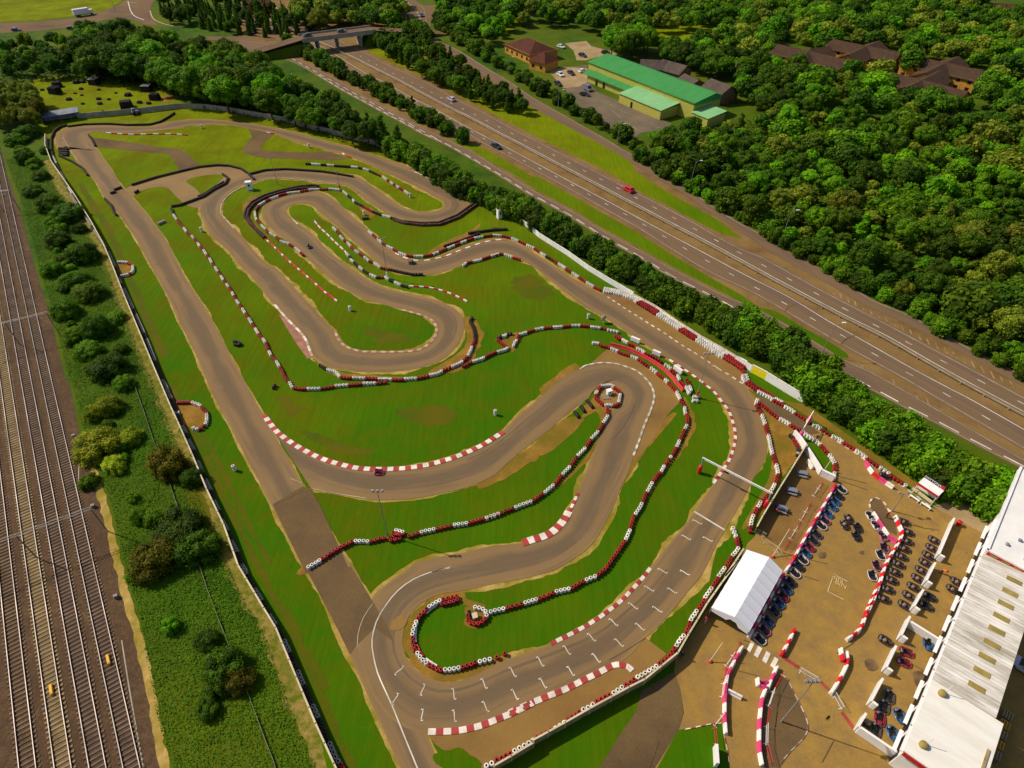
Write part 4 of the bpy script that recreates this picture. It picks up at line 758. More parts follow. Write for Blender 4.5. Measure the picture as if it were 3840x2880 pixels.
# black rubber bumpers lying at the top hairpin and the far corner
for i, s in enumerate(('c3: 880,445 940,520', 'c3: 830,492 870,555', 'c3: 778,538 822,600')):
    a, b = W(s); b_ = MB(); d = b-a; c = (a+b)/2; b_.box((0, 0, .25), (d.length, .55, .5), 0, 0, .8); b_.box((0, 0, .55), (d.length*.8, .3, .12), 0, 0, .8)
    tag(b_.build('rubber_bumper', [M['rubber']], None, False, .06, (c.x, c.y, .05), math.atan2(d.y, d.x)), f'black rubber bumper lying on the dirt, {ORD[i]} from the hairpin ring', 'bumper', 'black rubber bumpers')
for i, s in enumerate(('a1: 485,1237 580,1245', 'a1: 487,1257 578,1265', 'a1: 490,1275 578,1283', 'a1: 495,1290 575,1297')):
    a, b = W(s); b_ = MB(); d = b-a; c = (a+b)/2; b_.box((0, 0, .3), (d.length, .7, .6), 0, 0, .8); b_.tube([(-d.length*.4, 0, .64), (d.length*.4, 0, .64)], .1)
    tag(b_.build('rubber_bumper', [M['rubber']], None, False, .06, (c.x, c.y, .05), math.atan2(d.y, d.x)), f'dark bumper by the far corner of the straight, {ORD[i]} from the top', 'bumper', 'black rubber bumpers')

# ------------------------------------------------------------------ plastic barrier blocks of the pit yard
def barrier_mesh(mat, L=1.25):
    b = MB(); x = L/2
    prof = [(-.26, 0), (-.26, .16), (-.15, .34), (-.13, .74), (-.08, .80), (.08, .80), (.13, .74), (.15, .34), (.26, .16), (.26, 0)]
    n0 = len(b.v)
    for e in (-x, -x*.94, x*.94, x):
        for y, z in prof: k = .88 if abs(e) == x else 1; b.v.append((e, y*k, .03+(z-.03)*(k if z > .5 else 1)))
    k = len(prof)
    for r in range(3):
        for i in range(k-1): b.f.append((n0+r*k+i, n0+(r+1)*k+i, n0+(r+1)*k+i+1, n0+r*k+i+1)); b.m.append(0)
    b.f.append(tuple(n0+i for i in range(k))); b.f.append(tuple(n0+3*k+i for i in reversed(range(k)))); b.m += [0, 0]
    b.box((0, 0, .83), (.16, .12, .05), 0, 0); b.box((x*.6, 0, .82), (.1, .1, .04), 0, 0)
    return b.mesh('barrier_block', [M[mat]])
BM = {c: barrier_mesh(m) for c, m in {'w': 'pw', 'r': 'pr', 'p': 'pp', 's': 'ps'}.items()}
CN = {'w': 'white', 'r': 'red', 'p': 'pink', 's': 'salmon'}
def barriers(s, pat, where, frm, seg=1.25):
    P = crom(W(s, .5), .3); P = [Vector((p.x, p.y, 0)) for p in P]; n = max(1, round(length(P)/seg)); Q = resample(P, n+1); cnt = {}
    for i in range(n):
        c = pat[i % len(pat)]; d = Q[i+1]-Q[i]; m = (Q[i]+Q[i+1])/2; k = cnt.get(c, 0); cnt[c] = k+1
        o = link('barrier_block', BM[c], None, (m.x, m.y, .065), math.atan2(d.y, d.x)); o.scale = (d.length/1.25*1.01, 1.0, 1)
        tag(o, f"{CN[c]} barrier block, {ordn(k)} {CN[c]} from {frm} in {where}", 'barrier', 'plastic barrier blocks of the pit yard')
barriers('e5: 1475,180 1440,255 1340,430 1240,600 1150,760 1060,930 960,1085', 'rpwpwpw', 'the line of parked karts', 'the pit lane')
barriers('e5: 940,1110 870,1220 780,1390 690,1550 d3: 2110,390 2010,572', 'pw', 'the line under the marquee', 'its far end')
barriers('h1: 775,155 690,310 620,450 575,560 560,700 552,830 550,980 552,1120 565,1280', 'wpwpwpp', 'the entrance row', 'the crossing')
barriers('h1: 590,720 680,770 770,815', 'wp', 'the short spur off the entrance row', 'the row')
barriers('h1: 1230,415 1190,500 1150,590 1110,690', 'wpwp', 'the upper middle row', 'the crossing')
barriers('h1: 1080,710 1040,800 1025,900 1010,1040 1000,1170 998,1300 1000,1450 1010,1570 1035,1690', 'wpwp', 'the lower middle row', 'its top')
barriers('h1: 975,560 985,660', 'w', 'the spur beside the middle row', 'its top'); barriers('h1: 1010,605 1110,615', 'p', 'the upper stub of the middle row', 'its left'); barriers('h1: 1010,665 1090,690', 'p', 'the lower stub of the middle row', 'its left')
barriers('d4: 312,505 260,620 200,725', 'rw', 'the short row by the crossing', 'its far end', .95)
barriers('d4: 742,695 750,790 705,890 660,970 612,1040', 'wrw', 'the bent row in mid yard', 'its far end', .95)
barriers('d4: 695,665 712,770', 'wr', 'the bent row\'s doubled end', 'its far end', .95)
barriers('e5: 2095,510 2145,620 2170,700 2120,810 2045,930 1985,1050 1950,1170 1900,1310 1850,1430 1780,1560 d4: 1008,150 950,275 900,400 870,480 830,530 745,592', 'wr', 'the long yard row', 'its far end', .95)
barriers('e5: 1865,475 1960,620 2040,735 2110,782', 'wp', 'the slanting row', 'its far end', 1.4)
barriers('c4: 1215,955 1260,1035 1340,1100 1440,1165', 'pwrpw', 'the row beside the pit lane', 'its far end', 1.2)
barriers('g1: 40,395 180,430 330,475 560,575 730,670 890,775 1000,870 1090,965 1160,1060 1250,1160', 's', 'the long barrier at the hairpin', 'its far end', 2.2)
barriers('g2: 1585,830 1650,940', 'wr', 'the pair at the terrace fence', 'its top', 1.2)
# ------------------------------------------------------------------ walls and fences
def wall_line(name, s, h, th, mat, label, cat, post=None, capm=None, z=0, zpick=None, gap=None):
    P = W(s, zpick if zpick is not None else 0); P = [Vector((p.x, p.y, 0)) for p in P]
    o0 = P[0]; t = thing(name, label, cat, (o0.x, o0.y, z)); tot = length(P); bay = max(2.5, tot/90)
    for a, q in zip(P, P[1:]):
        d = q-a; L = d.length; n = max(1, round(L/bay)); ang = math.atan2(d.y, d.x)
        for i in range(n):
            m = a+d*((i+.5)/n)-o0; b = MB(); b.box((m.x, m.y, h/2+.03+.012*(i % 2)), (L/n-.02, th, h-.06), ang); b.build('panel', M[mat], t)
            if post: e = a+d*(i/n)-o0; b = MB(); b.box((e.x, e.y, h/2+.04), (post, post, h+.08), ang); b.build('post', M[capm or mat], t)
        m = (a+q)/2-o0
        if capm: b = MB(); b.box((m.x, m.y, h+.05), (L, th+.10, .06), ang); b.build('capping', M[capm], t)
    return t
wall_line('boundary_wall', 'S: 178,520 178,560 200,620 230,664 289,749 353,853 398,935 425,998 475,1125 520,1233 588,1397 651,1545 678,1603 732,1725 787,1857 850,1988 905,2142 1000,2301 1045,2374 1122,2559 1194,2731 1262,2880 1300,2960', 1.7, .12, 'cream', 'long cream boundary wall between the long straight and the railway scrub', 'wall', .16, 'cream')
wall_line('white_hoarding', 'b3: 285,385 400,455 490,535 600,605 720,680 900,810 1080,920 1270,1030', 1.4, .10, 'board', 'long white hoarding beside the right straight', 'hoarding', .15, 'white')
wall_line('white_hoarding', 'b3: 1270,1035 1450,1130 1640,1262 1830,1385 2020,1490 2200,1600', 1.1, .10, 'board', 'lower white hoarding behind the triple tyre rows', 'hoarding', .15, 'cream')
wall_line('white_hoarding', 'b3: 2200,1605 c4: 120,120 250,205', 1.5, .12, 'board', 'white hoarding running up to the yellow panel', 'hoarding', .15, 'white')
wall_line('yellow_panel', 'c4: 252,212 372,275', 2.0, .14, 'ad', 'bright yellow advertising panel in the white hoarding', 'hoarding', .15, 'white')
wall_line('white_hoarding', 'c4: 374,278 530,375 690,470', 2.0, .14, 'board', 'white hoarding running on from the yellow panel to the brown dirt', 'hoarding', .15, 'white')
wall_line('palisade_fence', 'a1: 650,985 900,965 1200,935 1480,900 1700,905 1900,930 2212,985 a2: 140,1010 340,1065 560,1120 800,1180 1050,1250', 1.8, .05, 'concrete', 'grey fence behind the far end of the circuit', 'fence', .12, 'concrete')
wall_line('cream_hoarding', 'a2: 1050,1250 1180,1290 1290,1325 1400,1390 1470,1445', 1.6, .12, 'cream', 'cream hoarding with red squares at the top right of the circuit', 'hoarding', .15, 'cream')
wall_line('cream_hoarding', 'a2: 1480,1450 1560,1505 1650,1565 1760,1650 b3: 20,235 80,290 140,345', 1.2, .1, 'cream', 'low cream hoarding along the hedge by the white marshal box', 'hoarding', .15, 'cream')
rb = MB()
for i, s in enumerate(('a2: 1165,1297 1200,1305', 'a2: 1235,1315 1275,1328', 'a2: 1295,1350 1330,1365', 'a2: 1345,1380 1375,1397', 'a2: 1395,1412 1425,1430')):
    a, b = W(s); b = a+(b-a).normalized()*2.0; q = MB(); d = b-a; m = (a+b)/2; q.box((0, 0, .6), (d.length, .1, 1.1)); q.box((-d.length*.4, 0, .3), (.1, .4, .6)); q.box((d.length*.4, 0, .3), (.1, .4, .6))
    tag(q.build('red_board', M['red'], None, False, 0, (m.x, m.y-.5, .02), math.atan2(d.y, d.x)), f'red board in front of the cream hoarding, {ORD[i]} from its far end', 'board', 'red boards')
wall_line('timber_fence', 'd2: 1890,1680 2030,1600 2212,1490 d3: 200,1480 480,1325 680,1210 860,1112 1000,1035 1130,970 1400,752 1490,595 1560,480 1640,345 1760,175 1900,-10 e5: 300,1205 400,1055 490,920', 1.9, .12, 'wood', 'timber fence behind the pit fence tyres, beside the marquee', 'fence', .14, 'cream')
wall_line('timber_fence', 'c4: 692,868 640,950 560,1080 470,1225 400,1340 330,1455 280,1550', 1.9, .1, 'wood', 'timber fence along the shaded side of the pit terrace', 'fence', .14, 'cream')
wall_line('white_wall', 'g2: 1370,498 1450,590 1525,700 1610,830 1740,1040', 1.5, .3, 'board', 'white wall along the top of the pit terrace', 'wall', None, 'white')
wall_line('white_wall', 'g2: 1745,1045 1830,1085 1920,1130', 1.5, .3, 'board', 'short white wall closing the terrace by the parked karts', 'wall', None, 'white')
wall_line('wire_fence', 'c1: 1090,20 1140,160 1180,270 1290,600 1400,880 1460,1060 1600,1440 1680,1659 d1: 1720,170 1790,360 1870,560 1985,850 2090,1120 2212,1450 d2: 60,1600 100,1750', .42, .03, 'concrete', 'thin grey wire fence through the railway scrub', 'fence', .06, None)
# white stub walls of the pit boxes with a hook at their end
def stub(s, label, hook=1, h=1.5):
    a, b = [Vector((p.x, p.y, 0)) for p in W(s, 1.5)]; d = (b-a); L = d.length; t = MB(); t.box((L/2, 0, h/2+.07), (L, .24, h)); t.box((L/2, 0, h+.10), (L*.99, .30, .06))
    for e in hook if isinstance(hook, tuple) else (hook,):
        if e: t.box((L-.16, -.42*e, h/2+.07), (.34, .5, h-.01)); t.box((L-.16, -.75*e, h/2+.068), (.30, .28, h-.02), .5)
    tag(t.build('stub_wall', M['board'], None, False, .07, (a.x, a.y, 0), math.atan2(d.y, d.x)), label, 'wall', 'white stub walls of the pit boxes')
stub('g3: 895,215 600,900', 'longest white stub wall, with a red bin in its shadow', -1)
stub('h3: 1290,760 1050,1230', 'white stub wall beside the orange-clad worker', -1)
stub('d4: 1375,180 1295,320', 'white stub wall with two dark karts in its shadow', -1)
stub('d4: 1265,400 1190,560', 'white stub wall joining the cross wall to the garage', -1)
stub('d4: 1270,445 1525,605', 'white cross wall running to the garage front', 0)
stub('d4: 1150,645 1065,825', 'white stub wall shading the two red and black karts', -1)
stub('d4: 1040,915 940,1105', 'white stub wall above the row of grey karts', -1)
stub('d4: 900,1205 835,1315', 'short white wall at the lower pit corner', 0)
stub('d4: 845,1325 1190,1560', 'white wall along the lower edge of the pit boxes', 0, 1.7)
stub('d4: 1200,1570 1420,1720', 'white wall running from the lower pit corner out of view', 0, 1.3)
# ------------------------------------------------------------------ lamp posts
def lamp(s, h, label, pad=None, arm=0, heads=2, name='lamp_post', lean=0):
    p = W1(s); t = thing(name, label, 'lamp post', (p.x, p.y, .03))
    b = MB(); b.tube([(0, 0, 0), (0, 0, 1.2)], .12, 8); b.tube([(0, 0, 1.2), (0, 0, h*.6), (arm*.15, 0, h)], [.09, .075, .055], 8)
    if arm: b.tube([(arm*.15, 0, h), (arm*.6, 0, h+.35), (arm, 0, h+.4)], .04, 6)
    b.build('pole', M['steel'], t)
    hb = MB()
    if arm: hb.box((arm+.3, 0, h+.4), (.9, .32, .14), 0, 0, .8)
    else:
        c = MB(); c.box((0, 0, h+.03), (1.5, .08, .08)); c.build('crossbar', M['steel'], t)
        for i in range(heads):
            x = -.7+1.4*i/max(1, heads-1) if heads > 1 else 0; q = MB(); q.box((x, .18, h+.15), (.42, .34, .3), .15, 0, .8); q.box((x, .02, h+.3), (.1, .3, .06)); q.build('floodlight', M['steel'], t)
    if arm: hb.build('lantern', M['white'], t)
    if pad: q = MB(); q.lathe([(.19, 0), (.21, .1), (.21, 1.6), (.19, 1.7), (.12, 1.72)], 10); q.build('pad', M[pad], t, True)
    return t
lamp('h1: 1278,1128', 12.0, 'tall floodlight pole on the dark tarmac at the bottom right', heads=4)
lamp('g1: 1470,1290', 11.0, 'floodlight pole with a red pad among white tyres by the start curve', 'pr', heads=3)
lamp('b2: 1225,870', 10.7, 'floodlight pole on the thin infield wall past the chicane', 'pw')
lamp('c2: 1225,1345', 11.1, 'floodlight pole in the red tyre pile on the diagonal wall', None, heads=3)
lamp('b2: 830,140', 5.8, 'lamp pole at the end of the finger hairpin wall', 'pr', heads=1)
lamp('b2: 312,95', 8.0, 'thin lamp pole above the finger hairpin', None, heads=1)
lamp('e6: 385,985', 4.6, 'short lamp pole in the pit yard beside the barrier loop', None, heads=2)
for s, h, l in (('a3: 1300,1560', 8, 'street light at the wood edge above the red car'), ('b4: 450,480', 8, 'street light at the wood edge further down the motorway'), ('a3: 695,1200', 6.5, 'street light in the hedge in front of the sports hall'), ('a3: 205,905', 6.5, 'street light in the hedge left of the sports hall'), ('b4: 740,1320', 8, 'street light on the grass nose between carriageway and slip road'), ('a2: 2010,630', 7, 'street light beside the far slip road')):
    lamp(s, h, l, arm=1.4, name='street_light')
lamp('a1: 960,95', 8, 'dark lamp post by the roundabout', arm=1.0, name='street_light')
# start gantry
def gantry(s, h, label, padm):
    a, b = W(s); d = b-a; L = d.length; t = thing('start_gantry', label, 'gantry', (a.x, a.y, .04), math.atan2(d.y, d.x))
    q = MB(); q.tube([(-.2, 0, h), (L+.2, 0, h)], .09, 6); q.tube([(-.2, 0, h-.32), (L+.2, 0, h-.32)], .045, 6)
    for i in range(14): q.tube([(L*i/14, 0, h-.32), (L*(i+.5)/14, 0, h), (L*(i+1)/14, 0, h-.32)], .02, 4)
    q.build('beam', M['white'], t)
    for x in (0, L):
        p = MB(); p.tube([(x, 0, 0), (x, 0, h-.1)], .11, 8); p.build('post', M['steel'], t)
        p = MB(); p.lathe([(.3, 0), (.36, .15), (.36, 1.7), (.3, 1.85), (.1, 1.88)], 10, (x, 0, .02)); p.build('pad', M[padm], t, True)
    p = MB(); p.box((L*.36, 0, h-.55), (.9, .25, .35)); p.build('light_box', M['black'], t)
    return t
gantry('g2: 75,1010 985,1490', 4.0, 'white start gantry beam on red padded posts across the start straight', 'pr')
t = gantry('g2: 1460,540 1580,330', 3.2, 'small white gantry across the pit lane with a pink padded post', 'pp')
# white box on the finger, marshal box by the hedge, ring box
def boxhut(s, sz, rz, label, mat='white'):
    p = W1(s); t = thing('marshal_box', label, 'hut', (p.x, p.y, .05), rz); b = MB(); b.box((0, 0, sz[2]/2), sz); b.build('wall', M[mat], t)
    b = MB(); b.box((0, 0, sz[2]+.06), (sz[0]+.15, sz[1]+.15, .1)); b.build('roof', M[mat], t); b = MB(); b.box((.1, -sz[1]/2-.01, sz[2]*.62), (sz[0]*.35, .05, sz[2]*.3)); b.build('window', M['glass'], t)
boxhut('b2: 85,135', (1.6, 1.2, 2.4), .2, 'white marshal box on the grass finger above the dark tyre bank')
boxhut('b3: 160,372', (1.2, 1.2, 2.6), .5, 'white marshal box at the hedge above the chicane')
boxhut('c3: 1068,395', (.9, .7, 1.0), .4, 'small white box inside the hairpin tyre ring')
boxhut('d2: 1728,415', (.6, .7, .7), .3, 'small cream box inside the tyre ring by the grid', 'cream')
boxhut('c1: 1470,345', (.9, .5, .5), .2, 'small white box by the boundary wall half ring')
for s, l, c in (('g1: 450,365', 'far one', .95), ('g1: 800,585', 'middle one', .8), ('g1: 1155,860', 'near one, steeply angled', 1.0)):
    p = W1(s); b = MB(); b.box((0, 0, .55), (2.2*c, .5, 1.0)); b.box((-.8, 0, .15), (.1, .8, .24)); b.box((.8, 0, .15), (.1, .8, .24))
    tag(b.build('white_banner', M['board'], None, False, .03, (p.x, p.y, .1), -.95 if 'near' in l else -.62), 'white banner board on the tyre bank by the start curve, '+l, 'banner', 'white banner boards')
p = W1('b3: 1022,1240'); b = MB(); b.lathe([(.02, -.05), (.75, -.05), (.75, .05), (.02, .05)], 16, axis='y'); b.box((0, 0, -.7), (.12, .1, 1.2)); tag(b.build('round_board', M['cream'], None, False, 0, (p.x, p.y, 1.3), .6), 'round cream board on the grass beside the right straight', 'board')
# low pallets and rubbish
p = W1('c3: 1040,420'); b = MB()
for i in range(4): b.box((i*.35-.5, 0, .12+.02*i), (.12, 1.3, .1), .3)
b.box((0, .3, .06), (1.4, .1, .1), .3); b.box((0, -.3, .06), (1.4, .1, .1), .3); tag(b.build('pallet', M['concrete'], None, False, 0, (p.x, p.y, .06)), 'grey pallet lying inside the hairpin tyre ring', 'pallet')
# ------------------------------------------------------------------ crowd barriers and boom poles of the yard
def crowd(s, label, mat='steel', h=1.05):
    a, b = W(s); d = b-a; L = d.length; t = thing('crowd_barrier', label, 'crowd barrier', (a.x, a.y, .07), math.atan2(d.y, d.x), 'crowd barriers in the pit yard')
    q = MB(); r = .03; q.tube([(0, 0, .18), (0, 0, h), (L, 0, h), (L, 0, .18)], r, 5, 0, True); n = max(3, int(L/.16))
    for i in range(1, n): q.tube([(L*i/n, 0, .18), (L*i/n, 0, h)], .012, 4)
    q.build('frame', M[mat], t)
    for x in (.2, L-.2): f = MB(); f.box((x, 0, .03), (.06, .6, .05)); f.box((x, 0, .12), (.05, .05, .2)); f.build('foot', M[mat], t)
for s, l, m in (('h1: 655,270 550,425', 'white crowd barrier beside the top of the entrance row', 'white'), ('h1: 525,625 500,830', 'white crowd barrier beside the middle of the entrance row', 'white'), ('h1: 520,1055 400,1200', 'white crowd barrier slanting to the bottom grass corner', 'white'),
                ('h1: 1170,730 1100,945', 'white crowd barrier at the top of the lower middle row', 'white'), ('h1: 1078,1180 1072,1445', 'white crowd barrier at the bottom of the lower middle row', 'white'), ('h1: 1500,470 1720,600', 'long white crowd barrier in mid yard above the tall pole', 'white'), ('h1: 1950,790 2055,980', 'white crowd barrier below the bent barrier row', 'white'),
                ('e5: 1300,225 1240,315', 'white crowd barrier on the terrace, nearest its top', 'white'), ('e5: 1165,465 1110,570', 'white crowd barrier on the terrace, middle', 'white'), ('e5: 1060,660 1000,760', 'white crowd barrier on the terrace, nearest the marquee', 'white'),
                ('e5: 1215,395 1175,455', 'red crowd barrier at the terrace middle', 'red'), ('e5: 1110,580 1070,645', 'red crowd barrier below the terrace middle', 'red'), ('e5: 1000,775 940,870', 'red crowd barrier by the marquee corner', 'red'), ('e5: 1335,175 1305,225', 'red crowd barrier at the terrace top', 'red'),
                ('h1: 745,100 655,265', 'red crowd barrier above the entrance row', 'red'), ('h1: 560,440 525,610', 'red crowd barrier beside the entrance row', 'red'), ('h1: 1275,540 1180,715', 'red crowd barrier above the dark tarmac fan', 'red'), ('h1: 1115,960 1085,1165', 'red crowd barrier along the dark tarmac fan', 'red'), ('h1: 1080,1455 1140,1690', 'orange-red crowd barrier at the bottom of the fan', 'ps'), ('h1: 400,1200 425,1440', 'orange-red crowd barrier on the bottom grass', 'ps'),
                ('h2: 740,680 1190,960', 'cream crowd barrier at the marquee end', 'cream'), ('h2: 1215,1000 1350,1200', 'cream crowd barrier on the marquee corner', 'cream'), ('h2: 680,450 800,520', 'short cream barrier at the terrace gap', 'cream'), ('h2: 460,370 620,400', 'cream barrier at the end of the terrace fence', 'cream')):
    crowd(s, l, m)
def boom(s0, s1, h, label):
    a = W1(s0); b = W1(s1, h); t = thing('boom_pole', label, 'pole', (a.x, a.y, .07)); q = MB(); v = b-a; q.tube([(0, 0, .3), (v.x, v.y, h)], [.07, .045], 6); q.build('pole', M['cream'], t)
    q = MB(); q.lathe([(.3, 0), (.26, .25), (.1, .35)], 8); q.build('base', M['ps'], t); 
boom('h1: 350,350', 'h1: 518,105', 3.6, 'slanting white flag pole with a red base near the crossing'); boom('h2: 1070,1190', 'h2: 1660,230', 4.2, 'long white flag pole at the marquee corner'); boom('g2: 1780,1020', 'g2: 1900,835', 2.5, 'cream pole on the grass behind the white wall')
strip('painted_strip', W('h1: 1290,290 1500,430'), .5, M['kred'], Z['line']+.004, smooth=False); strip('painted_strip', W('h1: 1750,590 1920,740'), .4, M['kred'], Z['line']+.004, smooth=False); strip('painted_strip', W('h1: 2060,1010 2212,1220'), .45, M['kred'], Z['line']+.004, smooth=False)
wall_line('cream_screen', 'h1: 405,1470 420,1720', 1.6, .35, 'board', 'white screen wall on the bottom grass', 'wall')
# terrace tables
def table(s, rz, label):
    p = W1(s); t = thing('picnic_table', label, 'table', (p.x, p.y, .08), rz, 'grey picnic tables on the terrace'); b = MB(); b.box((0, 0, .74), (1.7, .75, .05)); b.build('tabletop', M['bluegrey'], t)
    for y in (-.65, .65): q = MB(); q.box((0, y, .44), (1.7, .26, .05)); q.build('bench', M['bluegrey'], t)
    for x in (-.6, .6): q = MB(); q.box((x, 0, .4), (.07, 1.4, .06)); q.tube([(x, -.6, 0), (x, -.25, .72)], .04, 4); q.tube([(x, .6, 0), (x, .25, .72)], .04, 4); q.build('leg_frame', M['steel'], t)
table('g2: 1490,1040', -.3, 'grey picnic table nearest the white wall'); table('g2: 1350,1280', -.35, 'grey picnic table in the middle of the terrace'); table('g2: 1215,1530', -.5, 'grey picnic table with two people, nearest the marquee')
# ------------------------------------------------------------------ white marquee
A, B_, Cc, D = (W1(x, 2.6) for x in ('e5: 185,1462', 'e5: 550,865', 'e5: 930,1085', 'd3: 2000,540'))
def marquee():
    u = (B_-A).normalized(); Lm = ((B_-A).length+(Cc-D).length)/2; vv = Vector((u.y, -u.x, 0)); Wd = ((Cc-B_).dot(vv)+(D-A).dot(vv))/2
    t = thing('marquee', 'large white pitched marquee between the pit fence and the parked karts', 'marquee', (A.x, A.y, 0), math.atan2(u.y, u.x))
    e, r = 2.6, 3.75; b = MB(); n = 8; ridge = Wd*.57
    def prof(y):   # y runs 0..Wd across
        return e+(r-e)*(y/ridge if y < ridge else (Wd-y)/(Wd-ridge))
    ys = [0, ridge*.5, ridge, ridge+(Wd-ridge)*.5, Wd]
    for i in range(n):
        for k in range(4):
            x0, x1 = Lm*(i+k/4)/n, Lm*(i+(k+1)/4)/n; g0, g1 = .05*math.sin(math.pi*k/4), .05*math.sin(math.pi*(k+1)/4)
            for y0, y1 in zip(ys, ys[1:]): b.quad((x0, -y0, prof(y0)-g0), (x0, -y1, prof(y1)-g0), (x1, -y1, prof(y1)-g1), (x1, -y0, prof(y0)-g1))
    b.build('roof', M['canvas'], t)
    for i in range(n+1):
        x = min(max(Lm*i/n, .05), Lm-.05); k = MB(); k.tube([(x, -y, prof(y)+.01) for y in (0, ridge, Wd)], .045, 5); k.build('roof_seam', M['seam'], t)
    b = MB(); b.quad((0, 0, 0), (Lm, 0, 0), (Lm, 0, e), (0, 0, e)); b.build('wall', M['canvas'], t)
    b = MB(); b.quad((0, -Wd, e-.5), (Lm, -Wd, e-.5), (Lm, -Wd, e), (0, -Wd, e)); b.build('valance', M['canvas'], t)
    for x in (0, Lm):
        b = MB(); b.poly([(x, 0, e-.75), (x, 0, e), (x, -ridge, r), (x, -Wd, e), (x, -Wd, e-.75), (x, -Wd*.75, e-.62), (x, -Wd*.66, e+.1), (x, -Wd*.5, e+.12), (x, -Wd*.42, e-.6)]); b.build('gable', M['canvas'], t)
    for i in range(5):
        for y in (-.06, -Wd+.06): b = MB(); b.tube([(Lm*i/4, y, 0), (Lm*i/4, y, e-.03)], .05, 6); b.build('leg', M['steel'], t)
marquee()
# ------------------------------------------------------------------ karts
def kart_parts(paint, seatm='rubber', dome=False):
    out = []; dk = 'kblack' if paint in ('kwh', 'kpk', 'kgrey') else paint
    b = MB(); b.box((0, 0, .09), (1.45, .62, .04)); out.append(('floor_pan', b.mesh('floor_pan', [M['kblack']])))
    # wrap-round bumper: rounded, slightly pointed nose at +x
    ring = []
    for i in range(28):
        a = 2*math.pi*i/28; c, s = math.cos(a), math.sin(a); k = abs(c)**.65*(1 if c >= 0 else -1); w = abs(s)**.6*(1 if s >= 0 else -1)
        ring.append((k*(.93 if c > 0 else .88), w*(.64-.10*max(0, c)**2), .20))
    b = MB(); b.tube(ring, .07, 6, 0, True); out.append(('bumper', b.mesh('bumper', [M[paint]], True)))
    b = MB(); b.hexa([(.42, -.30, .10), (.9, -.22, .10), (.9, .22, .10), (.42, .30, .10)], [(.40, -.24, .42), (.80, -.14, .27), (.80, .14, .27), (.40, .24, .42)]); out.append(('nose_cone', b.mesh('nose_cone', [M[dk]], False, .03)))
    for y in (-1, 1):
        b = MB(); b.box((-.05, y*.50, .20), (.70, .20, .20), 0, 0, .8); out.append(('side_pod', b.mesh('side_pod', [M[dk if y < 0 else paint]], False, .03)))
    b = MB(); b.box((-.2, 0, .2), (.42, .40, .10)); b.hexa([(-.42, -.2, .2), (-.34, -.2, .2), (-.34, .2, .2), (-.42, .2, .2)], [(-.58, -.19, .72), (-.50, -.19, .74), (-.50, .19, .74), (-.58, .19, .72)])
    b.box((-.2, -.21, .28), (.4, .05, .2)); b.box((-.2, .21, .28), (.4, .05, .2)); out.append(('seat', b.mesh('seat', [M[seatm]], False, .02)))
    b = MB(); b.tube([(.28, 0, .15), (.14, 0, .5)], .02, 5); b.tube([(.14+.03*math.sin(a), .15*math.cos(a), .5+.14*math.sin(a)) for a in [2*math.pi*i/12 for i in range(12)]], .018, 5, 0, True); out.append(('steering_wheel', b.mesh('steering_wheel', [M['rubber']])))
    b = MB(); b.box((-.62, -.24, .26), (.3, .3, .28)); b.tube([(-.6, -.24, .42), (-.75, .1, .42)], .05, 6); b.box((-.62, -.24, .42), (.2, .2, .05)); out.append(('engine', b.mesh('engine', [M['chrome']], False, .02)))
    b = MB(); b.box((-.66, .16, .27), (.26, .26, .18)); out.append(('fuel_tank', b.mesh('fuel_tank', [M[paint if not dome else 'brass']], False, .04)))
    for x, y, r, w in ((.5, .47, .13, .12), (.5, -.47, .13, .12), (-.52, .50, .14, .18), (-.52, -.50, .14, .18)):
        b = MB(); b.lathe([(.05, -w/2), (r-.02, -w/2), (r, -w/2+.03), (r, w/2-.03), (r-.02, w/2), (.05, w/2)], 12, (x, y, r), axis='y', ms=[1, 0, 0, 0, 1]); out.append(('wheel', b.mesh('wheel', [M['rubber'], M['chrome']])))
    if dome: b = MB(); b.lathe([(.33, .16), (.31, .34), (.22, .44), (.1, .48), (.0, .49)], 12, (-.12, 0, 0)); out.append(('seat_cover', b.mesh('seat_cover', [M['brass']], True)))
    return out
KT = {}
for c, pm, dm_ in (('black', 'kblack', 0), ('blue', 'kblue', 0), ('pink', 'kpk', 0), ('white', 'kwh', 0), ('grey', 'kgrey', 0), ('red', 'kred2', 0), ('brown', 'kbrown', 1)):
    KT[c] = kart_parts(pm, 'rubber', dm_)
def kart(c, u, v, rz, label, group, z=.075):
    p = at(u, v, .2); t = thing('kart', label, 'kart', (p.x, p.y, z), rz, group); t.scale = (1.0, .98, 1)
    for nme, me in KT[c]: link(nme, me, t)
    return t
def kart_row(s, cols, dirv, where, frm, group, jit=.06):
    P = raw(s); cnt = {}
    a, b = W(dirv); rz = math.atan2((b-a).y, (b-a).x)
    for i, (_, u, v) in enumerate(P):
        c = cols[i % len(cols)]; k = cnt.get(c, 0); cnt[c] = k+1
        kart(c, u, v, rz+random.uniform(-jit, jit), f"{c} kart, {ordn(k)} {c} from {frm} {where}", group)
GK = 'karts parked in the pit yard'
kart_row('e5: 1535,235 1503,300 1470,358 1437,415 1393,488 1360,555 1323,610 1277,698 1243,765 1200,832 1165,895 1130,962 1090,1032 1050,1102 1005,1190 965,1268 925,1342 885,1415 838,1495 770,1598', ['white', 'black', 'blue', 'blue', 'blue', 'pink', 'white', 'grey', 'grey', 'red', 'blue', 'white', 'black', 'white', 'black', 'blue', 'red', 'blue', 'grey', 'blue'], 'e5: 1485,190 1590,275', 'in the long row beside the marquee', 'the pit lane', GK)
kart_row('d4: 55,512 18,588', ['pink', 'white'], 'e5: 1485,190 1590,275', 'at the row end next to the crossing', 'the marquee', GK)
